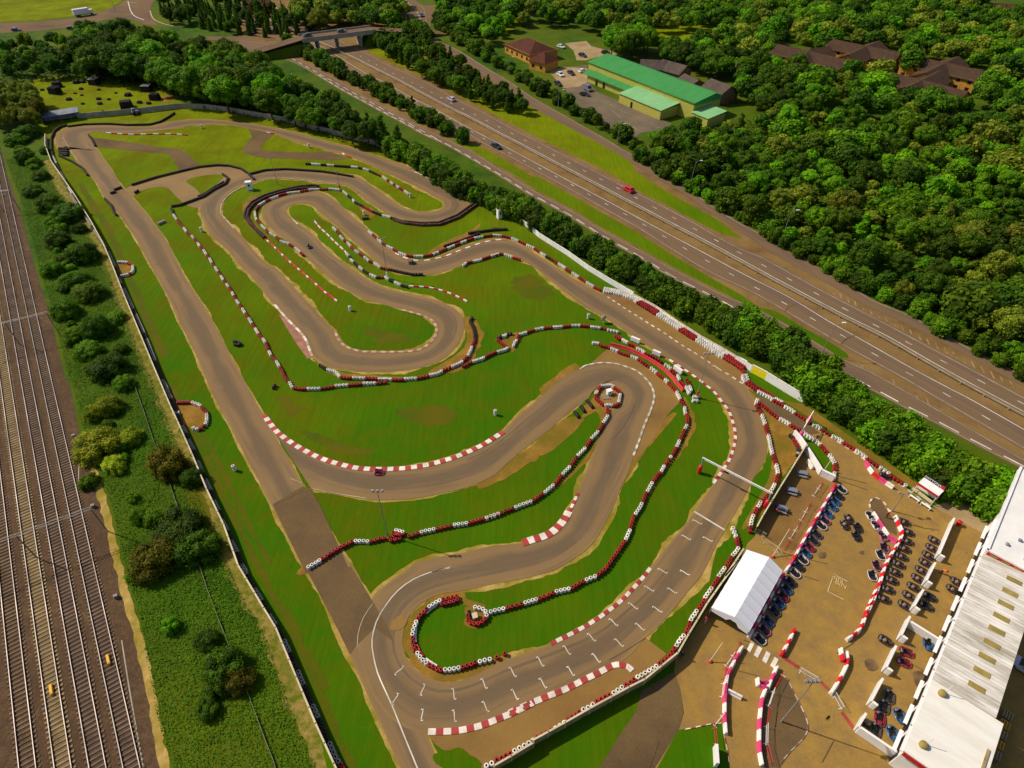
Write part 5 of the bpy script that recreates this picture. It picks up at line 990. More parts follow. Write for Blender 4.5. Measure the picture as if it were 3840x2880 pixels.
kart_row('e5: 1610,545 1570,605 1702,632 1690,722', ['brown', 'brown', 'black', 'black'], 'e5: 1600,500 1650,620', 'in the loose group in mid yard', 'the pit lane', GK)
kart_row('e5: 1835,512 1895,612 1968,722', ['white', 'white', 'pink'], 'e5: 1900,640 1800,480', 'queued along the slanting barrier row', 'the top', GK)
kart_row('e5: 1980,838 1942,915 1902,1025 1856,1128', ['pink', 'white', 'pink', 'white'], 'e5: 1960,780 2000,900', 'in the short row beside the barrier', 'the top', GK, .15)
kart_row('S: 3389,1958 3403,1996 3400,2030 3390,2058 3379,2087 3368,2116 3356,2146 3342,2176 3328,2210 3313,2246', ['brown'], 'S: 3370,1990 3420,2010', 'in the row just right of the long barrier', 'the top', GK)
kart_row('S: 3503,2027 3494,2056 3481,2084 3469,2111 3455,2140 3441,2170 3425,2202 3408,2235 3392,2270', ['brown'], 'S: 3470,2020 3520,2045', 'in the row by the white stub walls', 'the top', GK)
kart_row('S: 3486,2238 3473,2272', ['black'], 'S: 3470,2020 3520,2045', 'behind the third stub wall', 'the top', GK)
kart_row('h3: 1860,1270 1750,1460', ['brown'], 'S: 3470,2020 3520,2045', 'standing before the garage doors', 'the top', GK)
kart_row('d4: 1060,602', ['brown'], 'S: 3470,2020 3520,2045', 'alone beside the long barrier end', 'the garage', GK)
kart_row('d4: 1235,698 1212,782', ['red', 'red'], 'd4: 1180,690 1280,730', 'behind the stub wall in the lower pit boxes', 'the top', GK)
kart_row('d4: 1415,632', ['blue'], 'd4: 1410,580 1425,680', 'alone below the cross wall', 'the garage', GK)
kart_row('h4: 845,425 758,600 685,805 610,1005', ['grey', 'grey', 'red', 'grey'], 'h4: 850,350 830,520', 'in the lowest pit box row', 'the top', GK, .1)
kart_row('h4: 1030,755 905,1055', ['blue'], 'h4: 1000,650 1080,860', 'beside the lowest pit box row', 'the top', GK, .2)
GD = 'karts out on the circuit'
for c, s, d, l in (('red', 'c2: 1150,822', 'c2: 1090,820 1220,828', 'red kart with a driver on the big curve beside the kerb'), ('black', 'b2: 575,612', 'b2: 540,570 610,650', 'dark kart with a driver on the leg inside the finger hairpin'), ('black', 'b2: 1425,745', 'b2: 1500,745 1390,740', 'dark kart with a driver at the chicane'), ('black', 'e6: 285,500', 'e6: 240,470 390,540', 'dark kart with a driver tucked behind the pink pit barrier')):
    _, u, v = raw(s)[0]; a, b = W(d); kart(c, u, v, math.atan2((b-a).y, (b-a).x), l, GD, .14 if 'curve' in l or 'leg' in l or 'chicane' in l else .08)
# ------------------------------------------------------------------ people (one skinned body each)
def person(p, rz, shirt, legs, label, pose='stand', helmet=None, holds=None):
    J = {'pel': (0, 0, .95), 'chest': (0, .0, 1.30), 'neck': (0, .0, 1.50), 'head': (.02, 0, 1.66), 'top': (.02, 0, 1.74)}
    for s, y in (('l', 1), ('r', -1)):
        J[s+'sh'] = (0, y*.19, 1.42); J[s+'el'] = (.04, y*.27, 1.14); J[s+'wr'] = (.16, y*.25, .93); J[s+'ha'] = (.20, y*.24, .85)
        J[s+'hip'] = (0, y*.10, .88); J[s+'kn'] = (.05 if y > 0 else -.02, y*.11, .48); J[s+'an'] = (.04 if y > 0 else -.12, y*.12, .08); J[s+'to'] = (.2 if y > 0 else .05, y*.13, .03)
    if pose == 'sit':
        for k in list(J): x, y, z = J[k]; J[k] = (x-.25-(.10 if z > 1.2 else 0), y, z-.72)
        for s, y in (('l', 1), ('r', -1)):
            J[s+'el'] = (-.08, y*.28, .50); J[s+'wr'] = (.12, y*.17, .50); J[s+'ha'] = (.18, y*.13, .52); J[s+'hip'] = (-.22, y*.1, .2); J[s+'kn'] = (.18, y*.18, .36); J[s+'an'] = (.48, y*.15, .14); J[s+'to'] = (.60, y*.15, .22)
    if pose == 'bend':
        J.update({'chest': (.28, 0, 1.12), 'neck': (.42, 0, 1.2), 'head': (.56, 0, 1.22), 'top': (.64, 0, 1.2)})
        for s, y in (('l', 1), ('r', -1)): J[s+'sh'] = (.36, y*.19, 1.15); J[s+'el'] = (.48, y*.24, .88); J[s+'wr'] = (.62, y*.18, .72); J[s+'ha'] = (.68, y*.16, .66)
    if pose == 'bench':
        for s, y in (('l', 1), ('r', -1)):
            J[s+'kn'] = (.42, y*.14, .52); J[s+'an'] = (.40, y*.14, .1); J[s+'to'] = (.54, y*.14, .05); J[s+'hip'] = (0, y*.1, .52); J[s+'el'] = (.18, y*.26, .76); J[s+'wr'] = (.40, y*.16, .80); J[s+'ha'] = (.48, y*.14, .80); J[s+'sh'] = (.04, y*.19, 1.02)
        J.update({'pel': (0, 0, .56), 'chest': (.02, 0, .90), 'neck': (.05, 0, 1.1), 'head': (.09, 0, 1.25), 'top': (.1, 0, 1.33)})
    E = [('pel', 'chest'), ('chest', 'neck'), ('neck', 'head'), ('head', 'top')]
    for s in 'lr': E += [('chest', s+'sh'), (s+'sh', s+'el'), (s+'el', s+'wr'), (s+'wr', s+'ha'), ('pel', s+'hip'), (s+'hip', s+'kn'), (s+'kn', s+'an'), (s+'an', s+'to')]
    rad = {'pel': .15, 'chest': .165, 'neck': .06, 'head': .115, 'top': .09, 'sh': .075, 'el': .052, 'wr': .036, 'ha': .045, 'hip': .10, 'kn': .068, 'an': .045, 'to': .045}
    ks = list(J); me = bpy.data.meshes.new('body'); me.from_pydata([J[k] for k in ks], [(ks.index(a), ks.index(b)) for a, b in E], [])
    o = bpy.data.objects.new('body', me); C.objects.link(o); o.modifiers.new('s', 'SKIN'); o.modifiers.new('d', 'SUBSURF').levels = 1
    for i, k in enumerate(ks):
        r = rad.get(k, rad.get(k[1:], .05)); sv = me.skin_vertices[0].data[i]; sv.radius = (r, r); sv.use_root = (k == 'pel')
    dg = bpy.context.evaluated_depsgraph_get(); m2 = bpy.data.meshes.new_from_object(o.evaluated_get(dg)); bpy.data.objects.remove(o)
    m2.materials.clear()
    for m in (shirt, legs, 'skin', helmet or 'hair'): m2.materials.append(M[m])
    hd, nk, pl = Vector(J['head']), Vector(J['neck']), Vector(J['pel']); hands = [Vector(J['lwr']), Vector(J['rwr']), Vector(J['lha']), Vector(J['rha'])]; lim = [(Vector(J[a]), Vector(J[b])) for a, b in (('lhip', 'lkn'), ('lkn', 'lan'), ('rhip', 'rkn'), ('rkn', 'ran'), ('lan', 'lto'), ('ran', 'rto'))]
    def dseg(c, a, b): t = max(0, min(1, (c-a).dot(b-a)/(b-a).length_squared)); return (a.lerp(b, t)-c).length
    arms = [(Vector(J[a]), Vector(J[b])) for a, b in (('lsh', 'lel'), ('lel', 'lwr'), ('rsh', 'rel'), ('rel', 'rwr'), ('pel', 'chest'), ('chest', 'neck'))]
    for f in m2.polygons:
        c = f.center
        if (c-hd).length < .17: f.material_index = 2
        elif min((c-h).length for h in hands) < .07: f.material_index = 2
        elif min(dseg(c, *s) for s in lim) < min(dseg(c, *s) for s in arms): f.material_index = 1
        else: f.material_index = 0
        f.use_smooth = True
    t = thing('person', label, 'person', p, rz); link('body', m2, t)
    b = MB(); q = []; tp = Vector(J['top'])
    if helmet: b.lathe([(.05, -.14), (.125, -.1), (.145, 0), (.12, .1), (.06, .145), (0, .15)], 12, tuple(hd+Vector((0, 0, .03)))); b.build('helmet', M[helmet], t, True)
    else: b.lathe([(.11, -.02), (.125, .04), (.10, .1), (.05, .135), (0, .14)], 10, tuple(hd+Vector((-.02, 0, .02)))); b.build('hair', M['hair'], t, True)
    return t
def P_(s, z): p = W1(s); p.z = z; return p
person(P_('d3: 1640,455', .08), .6, 'shirt_red', 'shirt_white', 'person in a red top and pale trousers walking beside the marquee')
person(P_('d3: 1445,742', .08), -2.4, 'shirt_black', 'jeans', 'person in dark clothes standing at the corner of the timber fence')
person(P_('h3: 1420,1040', .08), -1.0, 'shirt_orange', 'jeans', 'person in an orange top bending near the white stub wall', 'bend')
person(P_('g2: 1120,1500', .08), -.4, 'shirt_blue', 'jeans', 'person in a blue top seated at the picnic table', 'bench'); person(P_('g2: 1130,1560', .08), -.5, 'shirt_red', 'jeans', 'person in a red top seated at the picnic table', 'bench')
person(P_('e6: 300,1075', .08), 1.9, 'shirt_red', 'suit', 'person in a red top and white cap standing inside the barrier loop', helmet='pw')
for s, d, h, l in (('c2: 1150,822', 'c2: 1090,820 1220,828', 'kred2', 'driver in a red helmet in the red kart'), ('b2: 575,612', 'b2: 540,570 610,650', 'kblack', 'driver in a dark helmet on the finger hairpin leg'), ('b2: 1425,745', 'b2: 1500,745 1390,740', 'kblack', 'driver in a dark helmet at the chicane'), ('e6: 285,500', 'e6: 240,470 390,540', 'pp', 'driver in a pink helmet waiting behind the pit barrier')):
    _, u, v = raw(s)[0]; p = at(u, v, .2); a, b = W(d); person((p.x, p.y, .14 if 'e6' not in s else .09), math.atan2((b-a).y, (b-a).x), 'suit' if 'red helmet' not in l else 'shirt_red', 'suit', l, 'sit', h)
# bins and small things of the yard
def cyl(name, s, r, h, mat, label, cat, z=.07):
    p = W1(s); b = MB(); b.lathe([(r*.88, 0), (r, h*.1), (r, h*.9), (r*1.06, h*.92), (r*1.06, h), (r*.3, h*1.06), (0, h*1.06)], 14); tag(b.build(name, M[mat], None, True, 0, (p.x, p.y, z)), label, cat)
cyl('litter_bin', 'g3: 955,350', .35, .9, 'pr', 'red bin in the shadow at the end of the longest stub wall', 'bin'); cyl('litter_bin', 'h4: 435,900', .4, .7, 'brass', 'brown bin in the corner of the lower pit wall', 'bin')
cyl('plant_pot', 'h4: 1165,1050', .25, .4, 'verge', 'small pot with a plant at the garage front', 'pot'); cyl('litter_bin', 'h4: 1040,1270', .3, .6, 'green', 'small green bin at the lower garage door', 'bin')
# ------------------------------------------------------------------ pit building
def pit():
    a, b = W1('S: 3745,1934', 5), W1('S: 3387,2813', 5); u = (a-b).normalized(); L = (a-b).length; n = Vector((u.y, -u.x, 0)); D_ = 6.9
    o = Vector((b.x, b.y, 0)); t = thing('pit_building', 'long white-roofed garage building along the right edge of the pit yard', 'building', o, math.atan2(u.y, u.x))
    # local: x along the front from the near corner, -y away from the yard
    M_ = MB(); M_.prism([(.2, -.25), (L+10, -.25), (L+10, -D_), (.2, -D_)], 0, 4.75); M_.build('wall', M['board'], t)
    x0, x1 = 10.8, L*.80
    r = MB(); r.hexa([(x0, 0, 4.78), (x1, 0, 4.78), (x1, -D_, 5.2), (x0, -D_, 5.2)], [(x0, 0, 4.95), (x1, 0, 4.95), (x1, -D_, 5.45), (x0, -D_, 5.45)]); r.build('ribbed_roof', M['roofw'], t)
    r = MB(); r.hexa([(0, 0, 4.78), (x0-.02, 0, 4.78), (x0-.02, -D_-.9, 5.0), (0, -D_-.9, 5.0)], [(0, 0, 4.98), (x0-.02, 0, 4.98), (x0-.02, -D_-.9, 5.2), (0, -D_-.9, 5.2)]); r.build('flat_roof', M['roofc'], t)
    r = MB(); r.prism([(x1+.02, .0), (L+12, 0), (L+12, -D_-10), (x1+.02, -D_-10)], 4.8, 5.7); r.build('tower_roof', M['board'], t)
    r = MB()
    for p, q in (((x1+.1, -.15), (L+12, -.15)), ((x1+.15, -.1), (x1+.15, -D_-9)),): r.box(((p[0]+q[0])/2, (p[1]+q[1])/2, 5.8), (abs(q[0]-p[0])+.3, abs(q[1]-p[1])+.3, .3))
    r.build('parapet', M['white'], t)
    r = MB(); r.box((L/2-.5, .12, 4.80), (L*.8+8, .30, .22)); r.build('gutter', M['white'], t)
    r = MB()
    for i in range(9): x = L*(.08+.1*i); r.box((x, .2, 4.94), (.12, .14, .14))
    r.build('gutter_bracket', M['steel'], t)
    for i in range(9):
        x = 13.2+i*(x1-15.5)/8; y = -D_*.62; z = 4.95+.5*.62+.02; k = MB(); k.hexa([(x-.40, y+.9, z-.09), (x+.40, y+.9, z-.09), (x+.40, y-.9, z+.06), (x-.40, y-.9, z+.06)], [(x-.40, y+.9, z-.03), (x+.40, y+.9, z-.03), (x+.40, y-.9, z+.12), (x-.40, y-.9, z+.12)]); k.build('rooflight', M['sky_l'], t)
    for i in range(11):
        x = 2.0+i*3.92; k = MB(); k.box((x, .36, 2.9), (2.9, .40, .12)); k.box((x, .52, 2.8), (2.8, .1, .25)); k.build('garage_door', M['white'], t, False, .03)
        k = MB(); k.box((x, -.23, 1.25), (3.1, .08, 2.4)); k.build('doorway', M['black'], t)
    k = MB(); k.box((x1-.02, -2.6, 5.32), (.08, 4.6, .7)); 
    k.build('sign_band', M['red'], t)
    for i in range(3): k = MB(); k.box((x1-.07, -1.2-i*1.5, 5.32), (.06, 1.0, .45)); k.build('sign_pane', M['sky_l'], t)
    k = MB(); k.box((-.06, -3.2, 4.45), (.08, 6.0, .8)); k.build('sign_band', M['red'], t)
    for x, y in ((9.6, -1.4), (2.0, -1.5)):
        k = MB(); k.lathe([(.45, 0), (.45, .5), (.3, .62), (0, .64)], 10, (x, y, 5.0)); k.build('roof_vent', M['sky_l'], t, True)
        k = MB(); k.tube([(x+.3, y-.2, 5.0), (x+.3, y-.2, 7.2)], .04, 5); k.build('aerial', M['white'], t)
    k = MB(); k.tube([(L+2, -5, 5.7), (L+2, -5, 8.4)], .06, 6); k.build('aerial', M['white'], t)
    k = MB(); k.box((3.0, -D_-.3, 5.24), (7.0, .3, .2)); k.build('coping', M['wood'], t)
    for xx, yy in ((x1+3, -2), (x1+5, -3.2), (x1+2, -4.5)): k = MB(); k.lathe([(.2, 0), (.2, .3), (.28, .32), (.0, .45)], 8, (xx, yy, 5.7)); k.build('roof_vent', M['bluegrey'], t)
    # things behind the building
    w = t.matrix_world = Matrix.Translation(o) @ Matrix.Rotation(math.atan2(u.y, u.x), 4, 'Z')
    def wp(x, y, z=0): return w @ Vector((x, y, z))
    ang = math.atan2(u.y, u.x)
    for i in range(5):
        b = MB()
        for k in range(6):
            for j in range(4): b.box((0, -.45+.3*j, .08+k*.16), (1.2, .18, .05))
            for j in (-.5, 0, .5): b.box((j, 0, .02+k*.16), (.1, 1.1, .09))
        tag(b.build('pallet_stack', M['brick'] if i % 2 else M['wood'], None, False, 0, wp(9.5+i*1.5, -D_-2.4, .08), ang), f'stack of brown timber pallets behind the garage building, {ORD[i]} from the bottom', 'pallets', 'pallet stacks behind the garages')
    return wp, ang, D_, L
WP, PANG, PD, PL = pit()
# sign shelter
def shelter():
    p0, p1, p2, p3 = (W1('e6: '+s, 2.6) for s in ('750,590', '1030,775', '1090,690', '815,515'))
    u = (p1-p0).normalized(); L = (p1-p0).length; n = Vector((-u.y, u.x, 0)); Dp = (p3-p0).dot(n)
    t = thing('sign_shelter', 'small white-roofed shelter with a black name board at the hedge', 'shelter', (p0.x, p0.y, .06), math.atan2(u.y, u.x)); t.matrix_world = Matrix.Translation((p0.x, p0.y, .06)) @ Matrix.Rotation(math.atan2(u.y, u.x), 4, 'Z')
    b = MB(); b.hexa([(0, 0, 2.4), (L, 0, 2.4), (L, Dp, 2.55), (0, Dp, 2.55)], [(0, 0, 2.5), (L, 0, 2.5), (L, Dp, 2.66), (0, Dp, 2.66)]); b.build('roof', M['white'], t)
    b = MB(); b.box((L/2, -.06, 2.36), (L, .10, .42)); b.build('fascia', M['red'], t)
    for x in (.1, L-.1):
        for y in (.1, Dp-.1): b = MB(); b.tube([(x, y, 0), (x, y, 2.4)], .06, 6); b.build('post', M['white'], t)
    b = MB(); b.box((L/2, Dp-.12, 1.2), (L-.3, .06, 2.2)); b.build('back_wall', M['board'], t)
    b = MB(); b.box((L/2, Dp+.04, 3.05), (L, .10, .85)); b.build('name_board', M['black'], t)
    b = MB(); b.box((L-.32, Dp-.05, 3.05), (.55, .08, .7)); b.build('red_square', M['red'], t)
    text('DAYTONA', 'lettering', t.matrix_world @ Vector((L*.41, Dp-.04, 3.05)), u, (0, 0, 1), .72*L/4.3, M['white'], .01, t)
    for x, y in ((1.0, -1.3), (2.9, -1.25)): b = MB(); b.box((x, y, .55), (1.6, .3, .1)); b.box((x-.7, y, .27), (.1, .3, .5)); b.box((x+.7, y, .27), (.1, .3, .5)); tag(b.build('white_bench', M['white'], None, False, 0, t.matrix_world @ Vector((0, 0, 0)), math.atan2(u.y, u.x)), 'white bench in front of the sign shelter, '+('left' if x < 2 else 'right')+' one', 'bench', 'white benches at the shelter')
shelter()
wall_line('white_rail', 'e6: 660,685 790,780 925,880', .5, .12, 'cream', 'low cream rail in front of the sign shelter', 'rail', .1, 'cream')
# ------------------------------------------------------------------ cars and lorry
def car_parts(paint, kind='car'):
    out = []; L, Wd, H = (4.2, 1.74, 1.45) if kind == 'car' else (4.9, 1.9, 2.1)
    def body(prof, w0, w1, z0):
        b = MB(); k = len(prof); n0 = 0
        for y, s in ((-w0/2, 1), (w0/2, 1)):
            for x, z in prof: b.v.append((x, y*(w1 if z > .95 else 1), z))
        b.f = [tuple(range(k)), tuple(reversed(range(k, 2*k)))]+[(i, k+i, k+(i+1) % k, (i+1) % k) for i in range(k)]; b.m = [0]*len(b.f); return b
    pr = [(-2.05, .3), (-2.08, .75), (-2.0, .92), (-1.2, .95), (1.0, .93), (1.85, .78), (2.08, .62), (2.06, .3)] if kind == 'car' else [(-2.4, .35), (-2.42, 1.0), (-2.3, 1.1), (1.6, 1.1), (2.3, .95), (2.42, .6), (2.4, .35)]
    b = body(pr, Wd, 1, 0); out.append(('body', b.mesh('body', [M[paint]], False, .06)))
    cb = [(-1.85, .93), (-1.45, 1.40), (-.9, 1.45), (.15, 1.43), (1.05, .93)] if kind == 'car' else [(-2.35, 1.08), (-2.3, 2.05), (-2.1, 2.1), (1.0, 2.1), (1.65, 1.08)]
    b = body(cb, Wd*.95, .84 if kind == 'car' else .93, 0); out.append(('roof', b.mesh('roof', [M[paint]], False, .04)))
    def win(pts): b = MB(); b.poly(pts); return b.mesh('window', [M['glass']])
    if kind == 'car':
        for s in (-1, 1):
            y0, y1 = s*(Wd*.475+.012), s*(Wd*.475*.86+.012); out.append(('window', win([(-1.55, y0, .98), (.85, y0, .98), (.15, y1, 1.36), (-1.25, y1, 1.36)] if s < 0 else [(.85, y0, .98), (-1.55, y0, .98), (-1.25, y1, 1.36), (.15, y1, 1.36)])))
        out.append(('windscreen', win([(1.06, -.72, .97), (1.06, .72, .97), (.24, .64, 1.40), (.24, -.64, 1.40)]))); out.append(('rear_window', win([(-1.84, .70, .98), (-1.84, -.70, .98), (-1.5, -.62, 1.36), (-1.5, .62, 1.36)])))
    else:
        out.append(('windscreen', win([(1.64, -.8, 1.12), (1.64, .8, 1.12), (1.06, .74, 2.0), (1.06, -.74, 2.0)])))
    for x in (-L*.31, L*.31):
        for y in (-1, 1):
            b = MB(); b.lathe([(.05, -.1), (.29, -.1), (.32, -.07), (.32, .07), (.29, .1), (.05, .1)], 12, (x, y*(Wd/2-.1), .32), axis='y', ms=[1, 0, 0, 0, 1]); out.append(('wheel', b.mesh('wheel', [M['rubber'], M['chrome']])))
    for y in (-.6, .6): b = MB(); b.box((L/2-.1, y, .68), (.12, .34, .14)); out.append(('headlight', b.mesh('headlight', [M['chrome']])))
    return out
CT = {}
def car(c, s, d, label, z=.06, kind='car', hz=.0):
    k = (c, kind)
    if k not in CT: CT[k] = car_parts(c, kind)
    p = W1(s, hz+.7); a, b = W(d); t = thing('parked_van' if kind == 'van' else 'car', label, 'van' if kind == 'van' else 'car', (p.x, p.y, z+hz), math.atan2((b-a).y, (b-a).x))
    for nme, me in CT[k]: link(nme, me, t)
FD, ND = 'S: 1800,420 2000,524', 'S: 2000,606 1800,502'
car('c_red', 'S: 2356,708', 'S: 2360,710 2250,650', 'bright red car on the far carriageway of the motorway'); car('c_silver', 'S: 1692,370', 'S: 1800,420 1700,368', 'silver car on the far carriageway beyond the central reserve'); car('c_dark', 'S: 1861,547', 'S: 1814,506 1904,552', 'dark car on the near carriageway'); car('c_blue', 'S: 1154,107', 'S: 1200,124 1100,70', 'dark blue car on the motorway beyond the bridge')
car('c_dark', 'S: 1151,131', 'S: 1290,118 1100,142', 'dark blue car at the left end of the bridge', hz=6.1); car('c_dark', 'S: 1281,116', 'S: 1100,142 1290,118', 'dark car on the middle of the bridge', hz=6.1)
car('c_blue', 'S: 1581,56', 'S: 1560,20 1590,80', 'blue car at the top junction'); car('c_blue', 'S: 938,122', 'S: 900,140 1000,142', 'dark blue car on the road left of the bridge'); car('c_blue', 'S: 60,111', 'S: 0,112 100,108', 'blue car on the far left road'); car('c_dark', 'S: 265,104', 'S: 240,104 300,98', 'dark car half hidden behind trees on the far left road')
car('c_white', 'a3: 225,615', 'a3: 200,600 260,640', 'white car parked left of the sports hall'); car('c_dark', 'a3: 312,602', 'a3: 290,590 340,620', 'dark car between the two white cars at the sports hall'); car('c_white', 'a3: 412,585', 'a3: 370,590 440,575', 'white estate parked against the sports hall wall'); car('c_dark', 'a3: 600,432', 'a3: 570,430 640,435', 'dark car behind the sports hall trees'); car('c_dark', 'a3: 1355,425', 'a3: 1330,425 1380,430', 'dark car in the gap of the trees behind the hall'); car('c_white', 'a3: 230,384', 'a3: 215,380 250,390', 'white car beside the brown-roofed office'); car('c_dark', 'a3: 425,778', 'a3: 395,775 455,785', 'black car in front of the sports hall canopy'); car('c_grey', 'a3: 450,735', 'a3: 420,720 490,755', 'grey van parked under the end of the hall canopy', kind='van'); car('c_dark', 'a3: 205,690', 'a3: 190,680 225,700', 'dark car at the entry of the hall car park'); car('c_dark', 'a3: 408,455', 'a3: 390,450 425,462', 'dark car beside the round bush near the hall')
for i, (x, y, c) in enumerate(((1.5, -3.6, 'c_blue'), (4.4, -3.2, 'c_silver'))):
    k = (c, 'van'); CT.setdefault(k, car_parts(c, 'van')); p = WP(x, -PD-3.6+y*.1, .08); t = thing('parked_van', ('blue', 'silver')[i]+' van parked behind the lower end of the garages', 'van', p, PANG+1.45)
    for nme, me in CT[k]: link(nme, me, t)
k = ('c_silver', 'car'); p = WP(24, -PD-3, .08); t = thing('car', 'silver car behind the middle of the garages', 'car', p, PANG+1.5); [link(nme, me, t) for nme, me in CT[k]]
def lorry():
    p = W1('a1: 700,130'); a, b = W('a1: 500,150 760,110'); t = thing('lorry', 'white box lorry on the far left road', 'lorry', (p.x, p.y, .06), math.atan2((b-a).y, (b-a).x))
    b = MB(); b.box((-1, 0, 2.2), (7.5, 2.5, 2.6)); b.build('box_body', M['c_white'], t, False, .05); b = MB(); b.box((3.9, 0, 1.5), (1.9, 2.3, 2.0), 0, 0, .92); b.build('cab', M['c_white'], t, False, .08)
    b = MB(); b.box((4.86, 0, 1.85), (.06, 2.0, .8)); b.build('windscreen', M['glass'], t); b = MB(); b.box((-.5, 0, .65), (8, 1.0, .25)); b.build('chassis', M['black'], t)
    for x in (-3.4, -2.3, 3.6):
        for y in (-1, 1): b = MB(); b.lathe([(.1, -.15), (.45, -.15), (.5, -.1), (.5, .1), (.45, .15), (.1, .15)], 12, (x, y*1.05, .5), axis='y'); b.build('wheel', M['rubber'], t)
lorry()
# ------------------------------------------------------------------ railway
def railway():
    def pt(s): return W(s)
    ends = {'a': ('d1: 165,1659 5,0', 'd1: 295,1659 100,0'), 'b': ('d1: 460,1659 232,0 c1: 8,0', 'd1: 585,1659 330,0 c1: 78,0'), 'c': ('d1: 745,1659 465,0 c1: 170,0', 'd1: 880,1659 565,0 c1: 245,0'), 'd': ('d1: 1040,1659 690,0 c1: 340,0 b1: 215,1130', 'd1: 1165,1659 785,0 c1: 415,0 b1: 290,1130')}
    nm = {'a': ('leftmost railway track, cut by the picture edge', 'sleepB'), 'b': ('railway track with sandy yellow sleepers', 'sleepY'), 'c': ('railway track with brown sleepers and shiny rails beside the sandy one', 'sleepB'), 'd': ('railway track nearest the scrub, with one dull rail', 'sleepB')}
    base = [sum(((q[-1]-q[0]).normalized() for q in (pt(x) for x in ends[k])), Vector()) for k in 'bcd']; d0 = sum(base, Vector()).normalized()
    for k, (l, r) in ends.items():
        L, Rr = pt(l), pt(r); c = sum([(a+b)/2 for a, b in zip(L, Rr)], Vector())/len(L)
        s = Vector((d0.y, -d0.x, 0)); g = .84
        a0 = -((c.y-5)/d0.y); a1 = (330-c.y)/d0.y; Lt = a1-a0; o = c+d0*a0; ang = math.atan2(d0.y, d0.x)
        t = thing('railway_track', nm[k][0], 'railway track', (o.x, o.y, .03), ang, 'parallel railway tracks')
        for i, y in enumerate((-g, g)):
            b = MB(); b.box((Lt/2, y, .26), (Lt, .085, .05), 0, 0); b.box((Lt/2, y, .17), (Lt, .05, .14), 0, 1); b.box((Lt/2, y, .11), (Lt, .2, .03), 0, 1); b.build('rail', [M['rail'] if not (k == 'd' and i == 1) else M['steel'], M['railside']], t)
        b = MB(); n = int(Lt/.68)
        for i in range(n):
            b.box((i*.68+.2, random.uniform(-.05, .05), .03), (.26, 2.6, .10), random.uniform(-.015, .015))
        sl = b.build('sleepers', M[nm[k][1]], t); sl['kind'] = 'stuff'
        b = MB(); 
        if k == 'b': strip('ballast_strip', [Vector((o.x, o.y, 0)), Vector((o.x, o.y, 0))+d0*Lt*.5, Vector((o.x, o.y, 0))+d0*Lt], 1.5, ground('sandy_ballast', [(.24, .165, .075), (.17, .115, .06)], [.6], bump=.8, bscale=4), .026)
        if k in 'cd': strip('ballast_strip', [Vector((o.x, o.y, 0)), Vector((o.x, o.y, 0))+d0*Lt*.5, Vector((o.x, o.y, 0))+d0*Lt], 1.5, ground('dark_ballast_'+k, [(.075, .045, .035), (.11, .07, .048)], [.6], bump=.8, bscale=4), .026)
    return d0
RD = railway()
for i, (s, l) in enumerate((('c1: 760,1115 -500,1570', 'nearest'), ('b1: 390,1150 -300,1320', 'middle'), ('b1: 75,140 -200,160', 'farthest'))):
    a, b = W(s, 6.2); d = b-a; L = d.length; t = thing('overhead_gantry', f'grey lattice railway gantry across the tracks, {l} one', 'gantry', (a.x, a.y, 0), math.atan2(d.y, d.x), 'overhead line gantries')
    q = MB(); 
    for z, y in ((6.2, -.25), (6.2, .25)): q.tube([(0, y, z), (L, y, z)], .045, 5)
    for k in range(int(L/1.2)): x = k*1.2; q.tube([(x, -.25, 6.2), (x+.6, .25, 6.2), (x+1.2, -.25, 6.2)], .03, 4)
    q.build('beam', M['steel'], t)
    for x in (.2, L*.52): q = MB(); q.tube([(x, 0, 0), (x, 0, 6.3)], .09, 6); q.build('mast', M['dsteel'], t)
    for x in (L*.3, L*.34, L*.16): q = MB(); q.tube([(x, 0, 6.1), (x, 0, 5.3), (x+.8, .0, 5.1)], .04, 4); q.build('wire_arm', M['steel'], t)
for s, l in (('d1: 433,1015', 'yellow equipment box between the rails of the sandy track'), ('d1: 905,765', 'yellow equipment box between the rails of the track nearest the scrub')):
    p = W1(s); b = MB(); b.box((0, 0, .2), (1.5, .38, .3)); b.box((0, 0, .37), (1.3, .3, .05)); b.box((-.8, 0, .1), (.2, .2, .12)); tag(b.build('equipment_box', M['yellow'], None, False, .02, (p.x, p.y, .06), math.atan2(RD.y, RD.x)), l, 'box')
for s, l in (('c1: 620,530', 'small dark cabinet at the edge of the ballast'), ('c1: 780,1110', 'dark cabinet at the foot of the nearest gantry'), ('d1: 970,245', 'low dark cabinet further down the ballast edge')):
    p = W1(s); b = MB(); b.box((0, 0, .3), (.5, .4, .6)); b.box((0, 0, .62), (.56, .46, .05)); tag(b.build('cabinet', M['dsteel'], None, False, .02, (p.x, p.y, .03), .4), l, 'cabinet')
strip('cable_duct', W('c1: 655,520 655,700 652,900 650,1000 665,1120'), .15, M['concrete'], .05); strip('cable_duct', W('d1: 1010,600 1090,1100 1190,1659'), .16, M['concrete'], .05)
